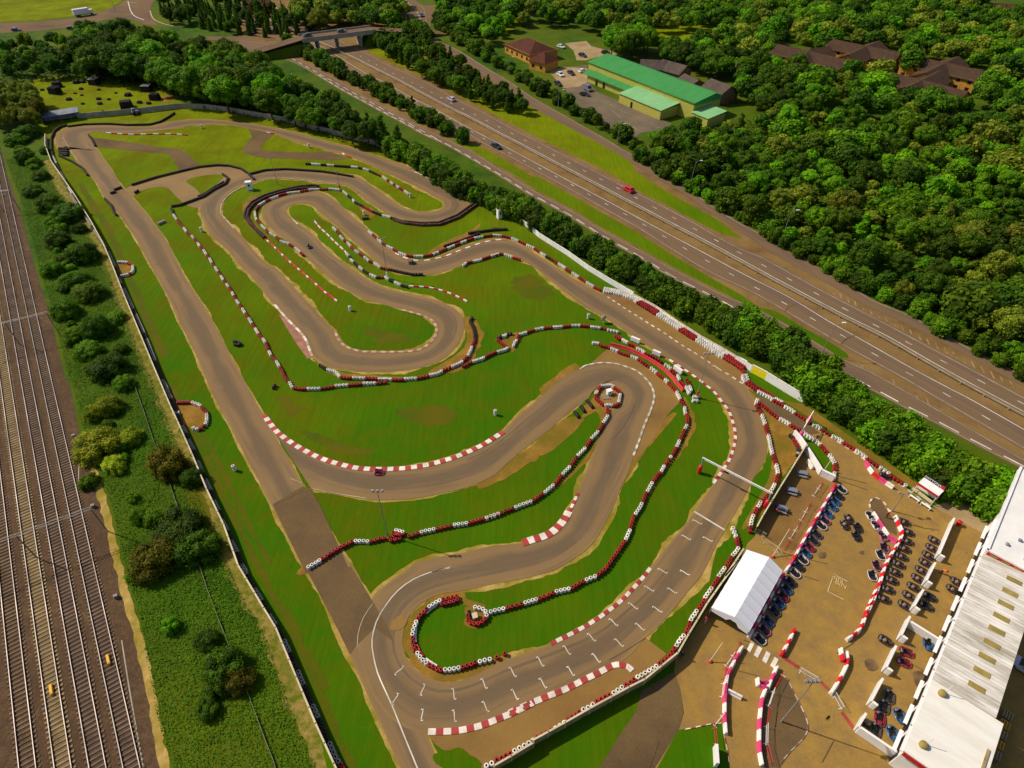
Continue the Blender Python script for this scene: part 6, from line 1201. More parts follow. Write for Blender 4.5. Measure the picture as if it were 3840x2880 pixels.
# ------------------------------------------------------------------ road bridge over the motorway
def bridge():
    zt = 6.1
    A0, A1 = W1('S: 1127,134', zt), W1('S: 1392,100', zt); B0, B1 = W1('S: 1140,148', zt), W1('S: 1392,117', zt)
    o = (A0+B0)/2; e = (A1+B1)/2; d = e-o; d.z = 0; L = d.length; ang = math.atan2(d.y, d.x); w = 8.0
    t = thing('road_bridge', 'concrete road bridge crossing the motorway', 'bridge', (o.x, o.y, 0), ang)
    b = MB(); b.box((L/2, 0, zt-.05), (L+2, w, .10)); b.build('road_surface', M['road'], t)
    b = MB(); b.box((L/2, 0, zt-.65), (L+1.9, w+.6, 1.08)); b.build('deck', M['concrete'], t)
    for y in (-1, 1): b = MB(); b.box((L/2, y*(w/2+.2), zt+.25), (L+2, .25, .9)); b.build('parapet', M['concrete'], t)
    for x in (6.0, L-6.5):
        b = MB(); b.box((x, 0, 2.4), (.8, w-.5, 4.8)); b.build('abutment', M['concrete'], t)
    b = MB()
    for y in (-2.5, 0, 2.5): b.tube([(L*.47, y, 0), (L*.47, y, 5.0)], .35, 8)
    b.build('pier', M['concrete'], t)
    for x0, x1 in ((-16, 5.5), (L-6, L+14)):
        q = MB(); z0, z1 = (0.0, zt-1.2) if x0 < 0 else (zt-1.2, .0)
        if x0 < 0: q.hexa([(x0-25, -w/2, 0), (x1, -w/2-3, 0), (x1, w/2+3, 0), (x0-25, w/2, 0)], [(x0-25, -w/2, .06), (x1-3.5, -w/2-.3, zt-1.22), (x1-3.5, w/2+.3, zt-1.22), (x0-25, w/2, .06)])
        else: q.hexa([(x0, -w/2-3, 0), (x1+25, -w/2, 0), (x1+25, w/2, 0), (x0, w/2+3, 0)], [(x0+3.5, -w/2-.3, zt-1.22), (x1+25, -w/2, .06), (x1+25, w/2, .06), (x0+3.5, w/2+.3, zt-1.22)])
        q.build('embankment', M['rough'], t)
        q = MB(); 
        if x0 < 0: q.hexa([(x0-25, -w/2+.3, .03), (-1.0, -w/2+.3, zt-.3), (-1.0, w/2-.3, zt-.3), (x0-25, w/2-.3, .03)], [(x0-25, -w/2+.3, .09), (-1.0, -w/2+.3, zt), (-1.0, w/2-.3, zt), (x0-25, w/2-.3, .09)])
        else: q.hexa([(L+1.0, -w/2+.3, zt-.3), (x1+25, -w/2+.3, .03), (x1+25, w/2-.3, .03), (L+1, w/2-.3, zt-.3)], [(L+1.0, -w/2+.3, zt), (x1+25, -w/2+.3, .09), (x1+25, w/2-.3, .09), (L+1, w/2-.3, zt)])
        q.build('ramp', M['road'], t)
bridge()
flat('side_road', W('a1: 1700,300 1900,305 2212,300 a2: 60,322 100,340 0,330 a1: 2000,345 1700,330'), M['road'], .049)
# ------------------------------------------------------------------ buildings beyond the motorway
def hall():
    f0, f1 = W1('a3: 462,512', 6.3), W1('a3: 1338,852', 6.3); u = (f1-f0).normalized(); L = (f1-f0).length; n = Vector((-u.y, u.x, 0)); D_ = 14.0
    o = Vector((f0.x, f0.y, 0)); ang = math.atan2(u.y, u.x); t = thing('sports_hall', 'large sports hall with a bright green sheet roof and yellow-green walls', 'building', o, ang)
    b = MB(); b.prism([(0, 0), (L, 0), (L, D_), (0, D_)], 0, 6.1); b.build('wall', M['hallwall'], t)
    b = MB(); e = .5; b.hexa([(-e, -e, 6.12), (L+e, -e, 6.12), (L+e, D_*.72, 7.5), (-e, D_*.72, 7.5)], [(-e, -e, 6.3), (L+e, -e, 6.3), (L+e, D_*.72, 7.8), (-e, D_*.72, 7.8)]); b.build('roof', M['green'], t)
    b = MB(); b.hexa([(-e, D_*.72+.01, 7.5), (L+e, D_*.72+.01, 7.5), (L+e, D_+e, 6.2), (-e, D_+e, 6.2)], [(-e, D_*.72+.01, 7.8), (L+e, D_*.72+.01, 7.8), (L+e, D_+e, 6.4), (-e, D_+e, 6.4)]); b.build('rear_roof', M['green'], t)
    b = MB(); b.poly([(L+.03, 0, 6.0), (L+.03, D_, 6.0), (L+.03, D_*.72, 7.5)]); b.box((L+.1, D_/2, 5.6), (.2, D_, 1.0)); b.build('gable_trim', M['green'], t)
    b = MB()
    for x in (5, L*.62, L*.75): b.box((x, -.06, 3.1), (.14, .1, 6.0))
    b.build('downpipe', M['cream'], t)
    # canopy on the left half, annexe on the right
    c0, c1 = L*.02, L*.50
    b = MB(); b.hexa([(c0, -4.2, 2.9), (c1, -4.2, 2.9), (c1, -.02, 3.5), (c0, -.02, 3.5)], [(c0, -4.2, 3.05), (c1, -4.2, 3.05), (c1, -.02, 3.68), (c0, -.02, 3.68)]); b.build('canopy_roof', M['green'], t)
    b = MB(); b.prism([(c0+2.5, -3.2), (c1, -3.2), (c1, -.03), (c0+2.5, -.03)], 0, 2.95); b.build('front_wall', M['hallwall'], t)
    for x in (c0+8, c0+12.5, c1-2.2): k = MB(); k.box((x, -3.24, 1.2), (1.3, .08, 2.3)); k.build('door', M['glass'], t)
    a0, a1 = L*.50, L*.88
    b = MB(); b.prism([(a0+.02, -9.0), (a1, -9.0), (a1, -.04), (a0+.02, -.04)], 0, 3.4); b.build('annexe_wall', M['hallwall'], t)
    b = MB(); b.hexa([(a0-.2, -9.4, 3.42), (a1+.4, -9.4, 3.42), (a1+.4, -.05, 4.3), (a0-.2, -.05, 4.3)], [(a0-.2, -9.4, 3.55), (a1+.4, -9.4, 3.55), (a1+.4, -.05, 4.5), (a0-.2, -.05, 4.5)]); b.build('annexe_roof', M['greenl'], t)
    b = MB(); b.prism([(L+.35, -1), (L+8, -1), (L+8, 8), (L+.35, 8)], 0, 3.3); b.build('end_wall', M['hallwall'], t)
    b = MB(); b.hexa([(L+.3, -1.3, 3.32), (L+8.3, -1.3, 3.32), (L+8.3, 8.3, 4.0), (L+.3, 8.3, 4.0)], [(L+.3, -1.3, 3.45), (L+8.3, -1.3, 3.45), (L+8.3, 8.3, 4.2), (L+.3, 8.3, 4.2)]); b.build('end_roof', M['greenl'], t)
    k = MB(); k.box((a0+7, -9.05, 1.1), (1.0, .08, 2.1)); k.build('door', M['black'], t)
hall()
def house(label, wings, eave, ridge, roofm, wallm, win=True, hip=False, name='house', chim=None):
    "wings: (ridge start, ridge end, width); each wing is a gabled block"
    o = wings[0][0]; t = thing(name, label, 'building', (o.x, o.y, 0))
    for wi, (a, b, w) in enumerate(wings):
        a = Vector((a.x-o.x, a.y-o.y, 0)); b = Vector((b.x-o.x, b.y-o.y, 0)); d = b-a; L = d.length; u = d.normalized(); n = Vector((-u.y, u.x, 0)); E = eave-.012*wi; Rg = ridge-.08*wi
        def q(x, y, z): v = a+u*x+n*y; return (v.x, v.y, z)
        m = MB(); m.hexa([q(0, -w/2, 0), q(L, -w/2, 0), q(L, w/2, 0), q(0, w/2, 0)], [q(0, -w/2, E), q(L, -w/2, E), q(L, w/2, E), q(0, w/2, E)])
        if not hip:
            for x in (0, L): m.poly([q(x, -w/2, E), q(x, w/2, E), q(x, 0, Rg-.1)])
        m.build('wall', M[wallm], t)
        r = MB(); e = .5; hx = w*.45 if hip else -e; th = .18
        for s in (-1, 1):
            lo = [q(-e, s*(w/2+e), E-.25), q(L+e, s*(w/2+e), E-.25)]; hi = [q(L-hx if hip else L+e, 0, Rg), q(hx if hip else -e, 0, Rg)]
            r.poly(lo+hi if s < 0 else list(reversed(lo+hi))); r.poly([(p[0], p[1], p[2]-th) for p in (list(reversed(lo+hi)) if s < 0 else lo+hi)])
            r.quad(lo[0], lo[1], (lo[1][0], lo[1][1], lo[1][2]-th), (lo[0][0], lo[0][1], lo[0][2]-th))
        if hip:
            for x, hxx in ((-e, hx), (L+e, L-hx)): r.poly([q(x, -w/2-e, E-.25), q(x, w/2+e, E-.25), q(hxx, 0, Rg)])
        r.build('roof', M[roofm], t)
        if win:
            k = max(1, int(L/4))
            for i in range(k):
                x = L*(i+.5)/k
                for z in ((1.5, 4.0) if eave > 4.8 else (1.6,)):
                    for s in (-1, 1):
                        c = a+u*x+n*(s*(w/2+.02)); g = MB(); g.box((c.x, c.y, z), (1.4, .08, 1.2), math.atan2(u.y, u.x)); g.build('window', M['glass'], t)
    if chim: g = MB(); g.box((chim[0]-o.x, chim[1]-o.y, ridge+.4), (.8, .8, 1.6)); g.build('chimney', M['brickr'], t)
    return t
def rd(s, z): return W(s, z)
def wing(s, z, w): a, b = rd(s, z); return (a, b, w)
house('cross-shaped brown-roofed block farthest left in the right-hand woods', [wing('a4: 175,365 745,495', 7.5, 11), wing('a4: 445,400 330,520', 7.5, 10), wing('a4: 445,400 600,380', 7.5, 9)], 5, 7.5, 'tileb', 'brick')
house('cross-shaped brown-roofed block second from left, with a pale gutter', [wing('a4: 625,322 1185,435', 7.5, 11), wing('a4: 1010,335 760,450', 7.5, 10)], 5, 7.5, 'tileb', 'brick')
house('cross-shaped brown-roofed block at the right end of the group', [wing('a4: 1262,452 1890,590', 7.5, 11), wing('a4: 1670,465 1400,600', 7.5, 10)], 5, 7.5, 'tileb', 'brick')
house('cross-shaped brown-roofed block at the front of the group', [wing('a4: 1035,578 1740,755', 7.5, 11), wing('a4: 1520,585 1270,710', 7.5, 10)], 5, 7.5, 'tileb', 'brick')
house('office with a red-brown hipped roof and yellow brick walls', [wing('S: 1945,128 2040,168', 6.6, 15), wing('S: 2010,195 2070,210', 5.6, 9)], 3.6, 6.6, 'tiler', 'brick', hip=True)
house('grey-roofed house right behind the middle of the sports hall', [wing('a3: 900,490 1090,500', 6, 8), wing('a3: 1080,490 1270,540', 6, 9)], 3.6, 6, 'tileg', 'brickr', name='house')
house('grey-roofed house behind the right part of the sports hall', [wing('a3: 1260,610 1370,660', 5.5, 9)], 3.4, 5.5, 'tileg', 'brickr')
house('pinkish grey house with a chimney right of the sports hall', [wing('a3: 1480,650 1640,710', 6.5, 10)], 4, 6.5, 'tileg', 'brickr', chim=tuple(W1('a3: 1655,690')[:2]))
for i in range(6):
    a = W1(f'a4: {1720+i*90},{6+i*7}', 6); b = W1(f'a4: {1785+i*90},{11+i*7}', 6); house(f'small red-brown house in the terrace at the top right corner, {ORD[i]} from the left', [(a, b, 9)], 4.2, 6.2, 'tiler', 'brickr', win=False)['group'] = 'terrace houses at the top right corner'
house('brick building edge at the top of the picture left of the bridge', [wing('S: 920,2 1010,-6', 6, 9)], 4, 6, 'tiler', 'brick', win=False)
def shed():
    p = [W1(s, 2.8) for s in ('a1: 330,955', 'a1: 645,905')]; u = (p[1]-p[0]); L = u.length; ang = math.atan2(u.y, u.x); t = thing('open_shed', 'blue-grey roofed open shed at the far left corner of the circuit', 'shed', (p[0].x, p[0].y, 0), ang)
    b = MB(); b.hexa([(0, -2.6, 2.5), (L, -2.6, 2.5), (L, 1.5, 3.0), (0, 1.5, 3.0)], [(0, -2.6, 2.62), (L, -2.6, 2.62), (L, 1.5, 3.15), (0, 1.5, 3.15)]); b.build('roof', M['bluegrey'], t)
    b = MB(); b.box((L/2, 1.35, 1.4), (L-.2, .12, 2.7)); b.box((.1, -.5, 1.25), (.12, 3.6, 2.4)); b.build('wall', M['bluegrey'], t)
    for i in range(5): b = MB(); b.tube([(L*i/4+.05*(1-i/2), -2.4, 0), (L*i/4+.05*(1-i/2), -2.4, 2.5)], .07, 6); b.build('post', M['steel'], t)
shed()
# dark huts and piles on the field beyond the far corner
hs = 'a1: 480,720,2 465,775,2.6 635,690,1.6 690,685,1.3 790,700,2.4 675,742,1 822,748,.8 1005,690,1.1 938,700,.7 963,775,.7 1065,795,1.6 1225,755,2.4 1290,825,2.2 1160,855,1.2 1235,862,1.1 1055,890,2.6 905,828,.8 820,825,1.1 830,865,1.1 575,830,1.3 625,778,.7 680,793,.7 688,865,.8 352,750,.9 855,925,.6 1060,740,.5'
for i, tok in enumerate(hs.split()[1:]):
    x, y, sz = map(float, tok.split(',')); p = at(x/2.212, y/2.212); b = MB(); r2 = random.Random(i)
    if sz >= 2:
        b.box((0, 0, sz*.45), (sz*1.6, sz*1.2, sz*.9), 0, 0, .9)
        for k in range(5): b.box((-sz*.6+k*sz*.3, 0, sz*.95), (.14, sz*1.5, .1), .1, 1 if x > 700 and y < 770 else 0)
        l, nm = 'dark hut of boards and tyres', 'hut'
    else:
        for k in range(5): a = k*1.3; b.lathe([(.1*sz, 0), (.5*sz, .05), (.45*sz, .4*sz), (.25*sz, .65*sz), (0, .7*sz)], 8, (sz*.45*math.cos(a), sz*.4*math.sin(a), 0)) 
        l, nm = 'low dark pile', 'pile'
    o = b.build('field_'+nm, [M['scrap'], M['white']], None, False, 0, (p.x, p.y, .03), r2.uniform(-.4, .4)); near = 'near the wood edge' if y < 720 else ('near the circuit fence' if y > 840 else 'in the middle of the field')
    hk = (nm, near); KIDS[hk] = KIDS.get(hk, 0)+1
    tag(o, f'{l} {near}, {ORD[KIDS[hk]-1]} one', nm, 'dark obstacles on the far field')
p = W1('a1: 1130,950'); t = thing('tractor', 'small grey tractor parked on the grass by the far end wall', 'tractor', (p.x, p.y, .03), .8); b = MB(); b.box((0, 0, .9), (2.4, .9, .8)); b.build('body', M['bluegrey'], t, False, .1); b = MB(); b.box((-.5, 0, 1.8), (1.1, 1.1, 1.1), 0, 0, .85); b.build('cab', M['bluegrey'], t, False, .08)
for x, y, r in ((-.8, .7, .65), (-.8, -.7, .65), (.9, .6, .4), (.9, -.6, .4)): b = MB(); b.lathe([(.1, -.2), (r-.05, -.2), (r, -.1), (r, .1), (r-.05, .2), (.1, .2)], 12, (x, y, r), axis='y'); b.build('wheel', M['rubber'], t)
# ------------------------------------------------------------------ trees
def leafmat(name, d, m, l, tr=.33):
    mt, nt, b = newmat(name); at_ = nd(nt, 'ShaderNodeAttribute', attribute_name='tint'); oi = nd(nt, 'ShaderNodeObjectInfo')
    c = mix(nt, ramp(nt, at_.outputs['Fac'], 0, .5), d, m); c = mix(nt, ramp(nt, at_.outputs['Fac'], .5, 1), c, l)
    hs = nd(nt, 'ShaderNodeHueSaturation'); nt.links.new(c, hs.inputs['Color'])
    v = nd(nt, 'ShaderNodeMapRange'); v.inputs['To Min'].default_value = .72; v.inputs['To Max'].default_value = 1.28; nt.links.new(oi.outputs['Random'], v.inputs['Value']); nt.links.new(v.outputs[0], hs.inputs['Value'])
    h = nd(nt, 'ShaderNodeMapRange'); h.inputs['To Min'].default_value = .485; h.inputs['To Max'].default_value = .515; nt.links.new(oi.outputs['Random'], h.inputs['Value']); nt.links.new(h.outputs[0], hs.inputs['Hue'])
    nt.links.new(hs.outputs[0], b.inputs['Base Color']); b.inputs['Roughness'].default_value = .75; b.inputs['Specular IOR Level'].default_value = .2
    t = nd(nt, 'ShaderNodeBsdfTranslucent'); nt.links.new(hs.outputs[0], t.inputs[0]); mx = nd(nt, 'ShaderNodeMixShader'); mx.inputs[0].default_value = tr
    nt.links.new(b.outputs[0], mx.inputs[1]); nt.links.new(t.outputs[0], mx.inputs[2]); nt.links.new(mx.outputs[0], nt.nodes['Material Output'].inputs[0])
    return mt
LEAF = {'dark': leafmat('leaf_dark', (.0305, .0697, .0011), (.0533, .1185, .0011), (.0952, .1742, .0022)), 'mid': leafmat('leaf_mid', (.0495, .1080, .0011), (.0914, .1882, .0011), (.1619, .2788, .0022)),
        'bright': leafmat('leaf_bright', (.0647, .1655, .0011), (.1238, .2875, .0011), (.2285, .4182, .0033)), 'olive': leafmat('leaf_olive', (.0914, .1254, .0044), (.1809, .2178, .0099), (.2857, .3136, .0198)),
        'brown': leafmat('leaf_brownish', (.0762, .0784, .0022), (.1428, .1394, .0033), (.2380, .2091, .0055)), 'lime': leafmat('leaf_flowering', (.0762, .1655, .0011), (.2285, .3136, .0022), (.6000, .6000, .0220))}
LEAF['scrub'] = leafmat('leaf_scrub', (.060, .140, .001), (.085, .190, .001), (.130, .240, .002))
LEAF['lime'] = leafmat('leaf_flowering_bush', (.08, .17, .001), (.28, .34, .002), (.70, .68, .04))
def leaf_cloud(r, lobes, per, size, jit=.16, up=.35, flat_=.0, lime=0):
    "leaf-sized quads spread over and inside a set of lobes (x, y, z, radius)"
    V, F, T = [], [], []; n0 = 0
    for (x, y, z, R_, tn) in lobes:
        n = max(12, int(per*R_*R_)); u = r.normal(size=(n, 3)); u[:, 2] += up*.6; u /= np.linalg.norm(u, axis=1)[:, None]
        rad = R_*(1-np.abs(r.normal(0, jit, n)))*(1+r.normal(0, .05, n)); p = u*rad[:, None]*np.array([1, 1, .85])+np.array([x, y, z])
        nrm = u+r.normal(0, .55, (n, 3)); nrm /= np.linalg.norm(nrm, axis=1)[:, None]
        a = np.cross(nrm, r.normal(size=(n, 3))); a /= np.linalg.norm(a, axis=1)[:, None]; b = np.cross(nrm, a)
        s = size*r.uniform(.6, 1.35, n)[:, None]; a = a*s; b = b*s*r.uniform(.5, .9, n)[:, None]
        q = np.stack([p-a, p-b*.9+a*.1, p+a, p+b], 1).reshape(-1, 3); V.append(q); F.append(np.arange(4*n).reshape(-1, 4)+n0); n0 += 4*n
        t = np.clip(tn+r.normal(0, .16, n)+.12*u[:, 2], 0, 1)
        if lime: t = np.where((u[:, 2] > .1) & (r.random(n) < lime), 1.0, np.minimum(t, .6))
        T.append(np.repeat(t, 4))
    return np.concatenate(V), np.concatenate(F), np.concatenate(T)
ICO = bmesh.new(); bmesh.ops.create_icosphere(ICO, subdivisions=2, radius=1); ICV = np.array([v.co[:] for v in ICO.verts]); ICF = [tuple(v.index for v in f.verts) for f in ICO.faces]
def cloud_mesh(name, V, F, T, mat, lobes=None, core=.64):
    V = V.tolist(); F = F.tolist(); T = T.tolist()
    for (x, y, z, R_, tn) in (lobes or []):
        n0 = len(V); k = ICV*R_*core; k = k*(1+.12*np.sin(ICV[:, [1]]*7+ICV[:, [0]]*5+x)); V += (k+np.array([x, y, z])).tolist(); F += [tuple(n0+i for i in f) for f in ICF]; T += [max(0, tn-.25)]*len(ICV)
    me = bpy.data.meshes.new(name); me.from_pydata(V, [], F); at_ = me.attributes.new('tint', 'FLOAT', 'POINT'); at_.data.foreach_set('value', T); me.materials.append(mat); me.update(); return me
def lobes_round(r, R_, z0, z1, n, k=.42):
    out = [(0, 0, (z0+z1)/2, R_*.62, .4)]
    for i in range(n):
        t = (i+.5)/n; h = -.35+1.3*t; a = i*2.4+r.uniform(-.5, .5); c = math.sqrt(max(.0, 1-min(1, abs(h))**2)); rr = R_*.66*c*r.uniform(.75, 1.15)
        out.append((rr*math.cos(a), rr*math.sin(a), (z0+z1)/2+h*(z1-z0)*.36, R_*k*r.uniform(.72, 1.15), r.uniform(.12, .88)))
    return out
def trunk_mesh(r, h, rad, R_):
    b = MB(); b.tube([(0, 0, -.1), (.05, .03, h*.3), (.0, .1, h*.62), (.1, .05, h*.85)], [rad, rad*.78, rad*.5, rad*.2], 7)
    for i in range(5):
        a = i*1.9+r.uniform(-.4, .4); z = h*(.34+.09*i); b.tube([(0, .04, z), (R_*.3*math.cos(a), R_*.3*math.sin(a), z+h*.1), (R_*.62*math.cos(a), R_*.62*math.sin(a), z+h*.2)], [rad*.4, rad*.25, rad*.1], 5)
    return b.mesh('trunk', [M['bark']])
PROTO = {}
def proto(kind, i, tone):
    k = (kind, i, tone)
    if k in PROTO: return PROTO[k]
    r = np.random.default_rng(100+i*7+hash(kind) % 1 + {'round': 0, 'tall': 50, 'willow': 90, 'conifer': 130, 'shrub': 170, 'bush': 210, 'far': 250}[kind])
    if kind == 'round': H_, R_ = 9, 4.0; lb = lobes_round(r, R_, 1.2, 9, 28, .33); cl = leaf_cloud(r, lb, 95, .235, .26)
    elif kind == 'tall': H_, R_ = 11, 2.6; lb = [(r.normal(0, .5), r.normal(0, .5), 2+8.4*t, (1.9-1.15*t)*r.uniform(.8, 1.1), r.uniform(.2, .8)) for t in np.linspace(0, 1, 13)]+[(1.5*math.cos(a), 1.5*math.sin(a), r.uniform(2, 6.5), r.uniform(.9, 1.3), r.uniform(.1, .8)) for a in r.uniform(0, 6.3, 7)]; cl = leaf_cloud(r, lb, 55, .30)
    elif kind == 'willow': H_, R_ = 10, 4.2; lb = lobes_round(r, R_, 1.2, 10, 20, .36); cl = leaf_cloud(r, lb, 85, .22, .3, .1)
    elif kind == 'conifer': H_, R_ = 10, 2.0; lb = [(r.normal(0, .15), r.normal(0, .15), .8+8.6*t, (1.75*(1-t)+.28), r.uniform(.2, .7)) for t in np.linspace(0, 1, 12)]; cl = leaf_cloud(r, lb, 50, .30, .12, -.2)
    elif kind == 'shrub': H_, R_ = 4.2, 2.4; lb = lobes_round(r, R_, .1, 4.2, 12, .46)+[(R_*.55*math.cos(a), R_*.55*math.sin(a), .75, .95, r.uniform(.1, .7)) for a in np.linspace(0, 5.2, 6)]; cl = leaf_cloud(r, lb, 75, .24)
    elif kind == 'bush': H_, R_ = 3.6, 3.0; lb = lobes_round(r, R_, -.2, 3.6, 22, .34)+[(R_*.7*math.cos(a), R_*.7*math.sin(a), .6, .9, r.uniform(.1, .7)) for a in np.linspace(0, 5.6, 9)]; cl = leaf_cloud(r, lb, 210, .125, .2, .3, 0, .10 if tone == 'lime' else 0)
    elif kind == 'far': H_, R_ = 9, 4.0; lb = lobes_round(r, R_, 1.0, 9, 15, .42); cl = leaf_cloud(r, lb, 32, .38, .2)
    cm = cloud_mesh('crown', *cl, LEAF[tone], lb); tm = trunk_mesh(r, H_, .22 if H_ > 5 else .10, R_)
    PROTO[k] = (H_, R_, cm, tm, lb); return PROTO[k]
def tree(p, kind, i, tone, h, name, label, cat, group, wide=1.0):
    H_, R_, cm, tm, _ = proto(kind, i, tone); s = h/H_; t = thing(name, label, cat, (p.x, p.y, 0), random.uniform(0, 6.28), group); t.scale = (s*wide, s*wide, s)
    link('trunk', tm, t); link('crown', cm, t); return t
def inside(p, poly):
    c = False; j = len(poly)-1
    for i in range(len(poly)):
        a, b = poly[i], poly[j]
        if (a.y > p.y) != (b.y > p.y) and p.x < (b.x-a.x)*(p.y-a.y)/(b.y-a.y)+a.x: c = not c
        j = i
    return c
def scatter(poly, gap, seed, n=99999, avoid=()):
    r = random.Random(seed); xs = [p.x for p in poly]; ys = [p.y for p in poly]; out = []
    A = (max(xs)-min(xs))*(max(ys)-min(ys)); tries = int(A/gap**2*14)
    grid = {}
    for _ in range(tries):
        p = Vector((r.uniform(min(xs), max(xs)), r.uniform(min(ys), max(ys)), 0))
        if not inside(p, poly) or any(inside(p, a) for a in avoid): continue
        g = (int(p.x//gap), int(p.y//gap)); 
        if any((p-q).length < gap for dx in (-1, 0, 1) for dy in (-1, 0, 1) for q in grid.get((g[0]+dx, g[1]+dy), ())): continue
        grid.setdefault(g, []).append(p); out.append(p)
        if len(out) >= n: break
    return out
SIZEW = {0: 'small', 1: 'medium-sized', 2: 'tall'}
TONEW = {'dark': 'dark green', 'mid': 'mid-green', 'bright': 'bright green', 'olive': 'pale olive', 'brown': 'brownish green', 'lime': 'flowering'}
NT = {}
ADJ = {'dark': 'dark', 'mid': 'green', 'bright': 'bright', 'olive': 'pale', 'brown': 'brownish', 'lime': 'flowering'}
def grove(s, gap, kinds, tones, hr, land, place, lp, name, cat, group, seed, wide=(.85, 1.2), avoid=()):
    "trees over the polygon of their feet; labels count from a landmark outwards"
    poly = W(s, 0, 'F'); P = scatter(poly, gap, seed, avoid=avoid); L0 = W1(lp); r = random.Random(seed+1); P.sort(key=lambda p: (p-L0).length); cnt = {}
    E = []
    for p in P:
        kd = r.choices([k for k, _ in kinds], [w for _, w in kinds])[0]; tn = r.choices([k for k, _ in tones], [w for _, w in tones])[0]; h = hr[0]+(hr[1]-hr[0])*r.random()**1.3
        if noise.noise(p*.03) > .15 and 'dark' in dict(tones): tn = 'dark' if r.random() < .5 else tn
        E.append((p, kd, r.randrange(3), tn, h, r.uniform(*wide)))
    PLAN.append((E, name, cat, group, land, place))
PLAN, REST = [], []
def plant():
    "the 300 broadleaf trees that show largest become things, the rest go into the woodland mass"
    big = sorted((-(e[4]*e[5])/(e[0]-Vector((0, 0, CAMH))).length, i, j) for i, g in enumerate(PLAN) if g[1] == 'broadleaf_tree' for j, e in enumerate(g[0]))
    drop = {(i, j) for _, i, j in big[298:]}
    for i, (E, name, cat, group, land, place) in enumerate(PLAN):
        cnt = {}
        for j, (p, kd, v, tn, h, wd) in enumerate(E):
            if (i, j) in drop: REST.append((p, tn, h, wd)); continue
            c = cnt.get(tn, 0); cnt[tn] = c+1; NT[name] = NT.get(name, 0)+1
            tree(p, kd, v, tn, h, name, f"{TONEW[tn]} {cat}, {ordn(c)} {ADJ[tn]} from {land} in {place}", cat, group, wd)
RT = [('round', 5), ('willow', 1)]
grove('185,98 330,108 430,132 500,152 560,176 600,192 600,264 560,257 480,244 420,232 390,216 345,198 250,182 190,172', 5.6, [('round', 5), ('willow', 1), ('tall', 1)], [('mid', 5), ('dark', 2), ('bright', 4), ('brown', 1)], (9.5, 14), 'the open shed', 'the belt behind the circuit', 'F: 150,240', 'broadleaf_tree', 'tree', 'trees of the belt behind the circuit', 11, (1.0, 1.3))
grove('604,200 640,212 700,242 760,270 830,303 872,332 855,336 800,325 740,308 690,291 640,277 604,266', 4.8, [('round', 5), ('tall', 1)], [('mid', 5), ('dark', 3), ('bright', 3)], (7, 10.5), 'the low hedge', 'the belt by the slip road', 'F: 870,335', 'broadleaf_tree', 'tree', 'trees of the belt behind the circuit', 51, (.95, 1.2))
grove('0,105 60,115 120,100 170,118 195,140 200,176 160,175 90,176 60,170 0,185', 6.2, RT, [('dark', 5), ('mid', 4), ('brown', 1)], (5, 8.5), 'the picture edge', 'the far left copse', 'F: 0,120', 'broadleaf_tree', 'tree', 'trees of the far left copse', 12)
grove('345,20 420,10 560,8 640,45 650,78 610,82 540,80 450,66 360,50', 4.6, [('conifer', 5), ('round', 1)], [('dark', 5), ('mid', 3)], (6, 9), 'the roundabout', 'the plantation', 'F: 330,30', 'conifer_tree', 'conifer', 'conifers of the plantation by the roundabout', 13)
grove('640,20 700,10 860,10 875,45 850,68 800,66 740,68 690,72 650,60', 5.6, [('tall', 5), ('round', 2)], [('olive', 3), ('dark', 3), ('mid', 3)], (8, 12), 'the bridge', 'the clump above the bridge', 'F: 700,70', 'broadleaf_tree', 'tree', 'trees of the clump above the bridge', 14)
grove('850,45 900,62 935,108 1000,158 1060,200 1120,234 1142,246 1120,250 1050,237 980,203 900,163 845,128 805,102 840,75', 3.5, [('tall', 3), ('round', 4)], [('dark', 4), ('mid', 5)], (5, 7.8), 'the bridge', 'the far slip road strip', 'F: 800,70', 'roadside_tree', 'roadside tree', 'trees between motorway and far slip road', 15)
grove('625,96 685,119 732,146 800,186 888,234 992,294 1010,316 993,309 888,253 784,196 700,151 654,125 605,102', 3.0, [('shrub', 4), ('tall', 1)], [('dark', 5), ('mid', 4)], (3.0, 5.2), 'the bridge', 'the dark strip by the motorway', 'F: 680,90', 'roadside_shrub', 'shrub', 'shrubs between slip road and motorway', 16)
grove('950,15 1085,5 1095,72 1060,100 1010,80 958,42', 5.5, [('round', 3), ('willow', 1)], [('dark', 4), ('mid', 4), ('bright', 1)], (5.5, 9), 'the junction', 'the copse left of the office', 'F: 950,30', 'broadleaf_tree', 'tree', 'trees left of the brown-roofed office', 52, (1, 1.3))
grove('1590,195 1700,178 1730,196 1760,235 1740,262 1650,262 1600,235', 6, [('round', 3)], [('dark', 4), ('mid', 3), ('bright', 1)], (6, 9), 'the hall', 'the group behind the grey house', 'F: 1500,230', 'broadleaf_tree', 'tree', 'trees behind the sports hall', 53, (1, 1.3))
grove('942,42 1004,84 1064,127 1124,164 1184,197 1244,237 1314,280 1376,322 1358,325 1303,289 1232,244 1164,204 1109,170 1049,134 994,99 934,56', 3.6, [('shrub', 3), ('round', 1)], [('dark', 4), ('mid', 4), ('bright', 1)], (2.8, 5.5), 'the junction', 'the hedge beyond the slip road', 'F: 940,40', 'roadside_shrub', 'shrub', 'shrubs beyond the far slip road', 17)
HALLZ = [W('a3: 100,580 450,520 620,470 720,450 1600,780 1720,860 1620,960 1380,960 1160,1060 900,1130 600,1060 380,900 200,700', 0), W('S: 1880,130 2110,100 2130,240 2000,270')]
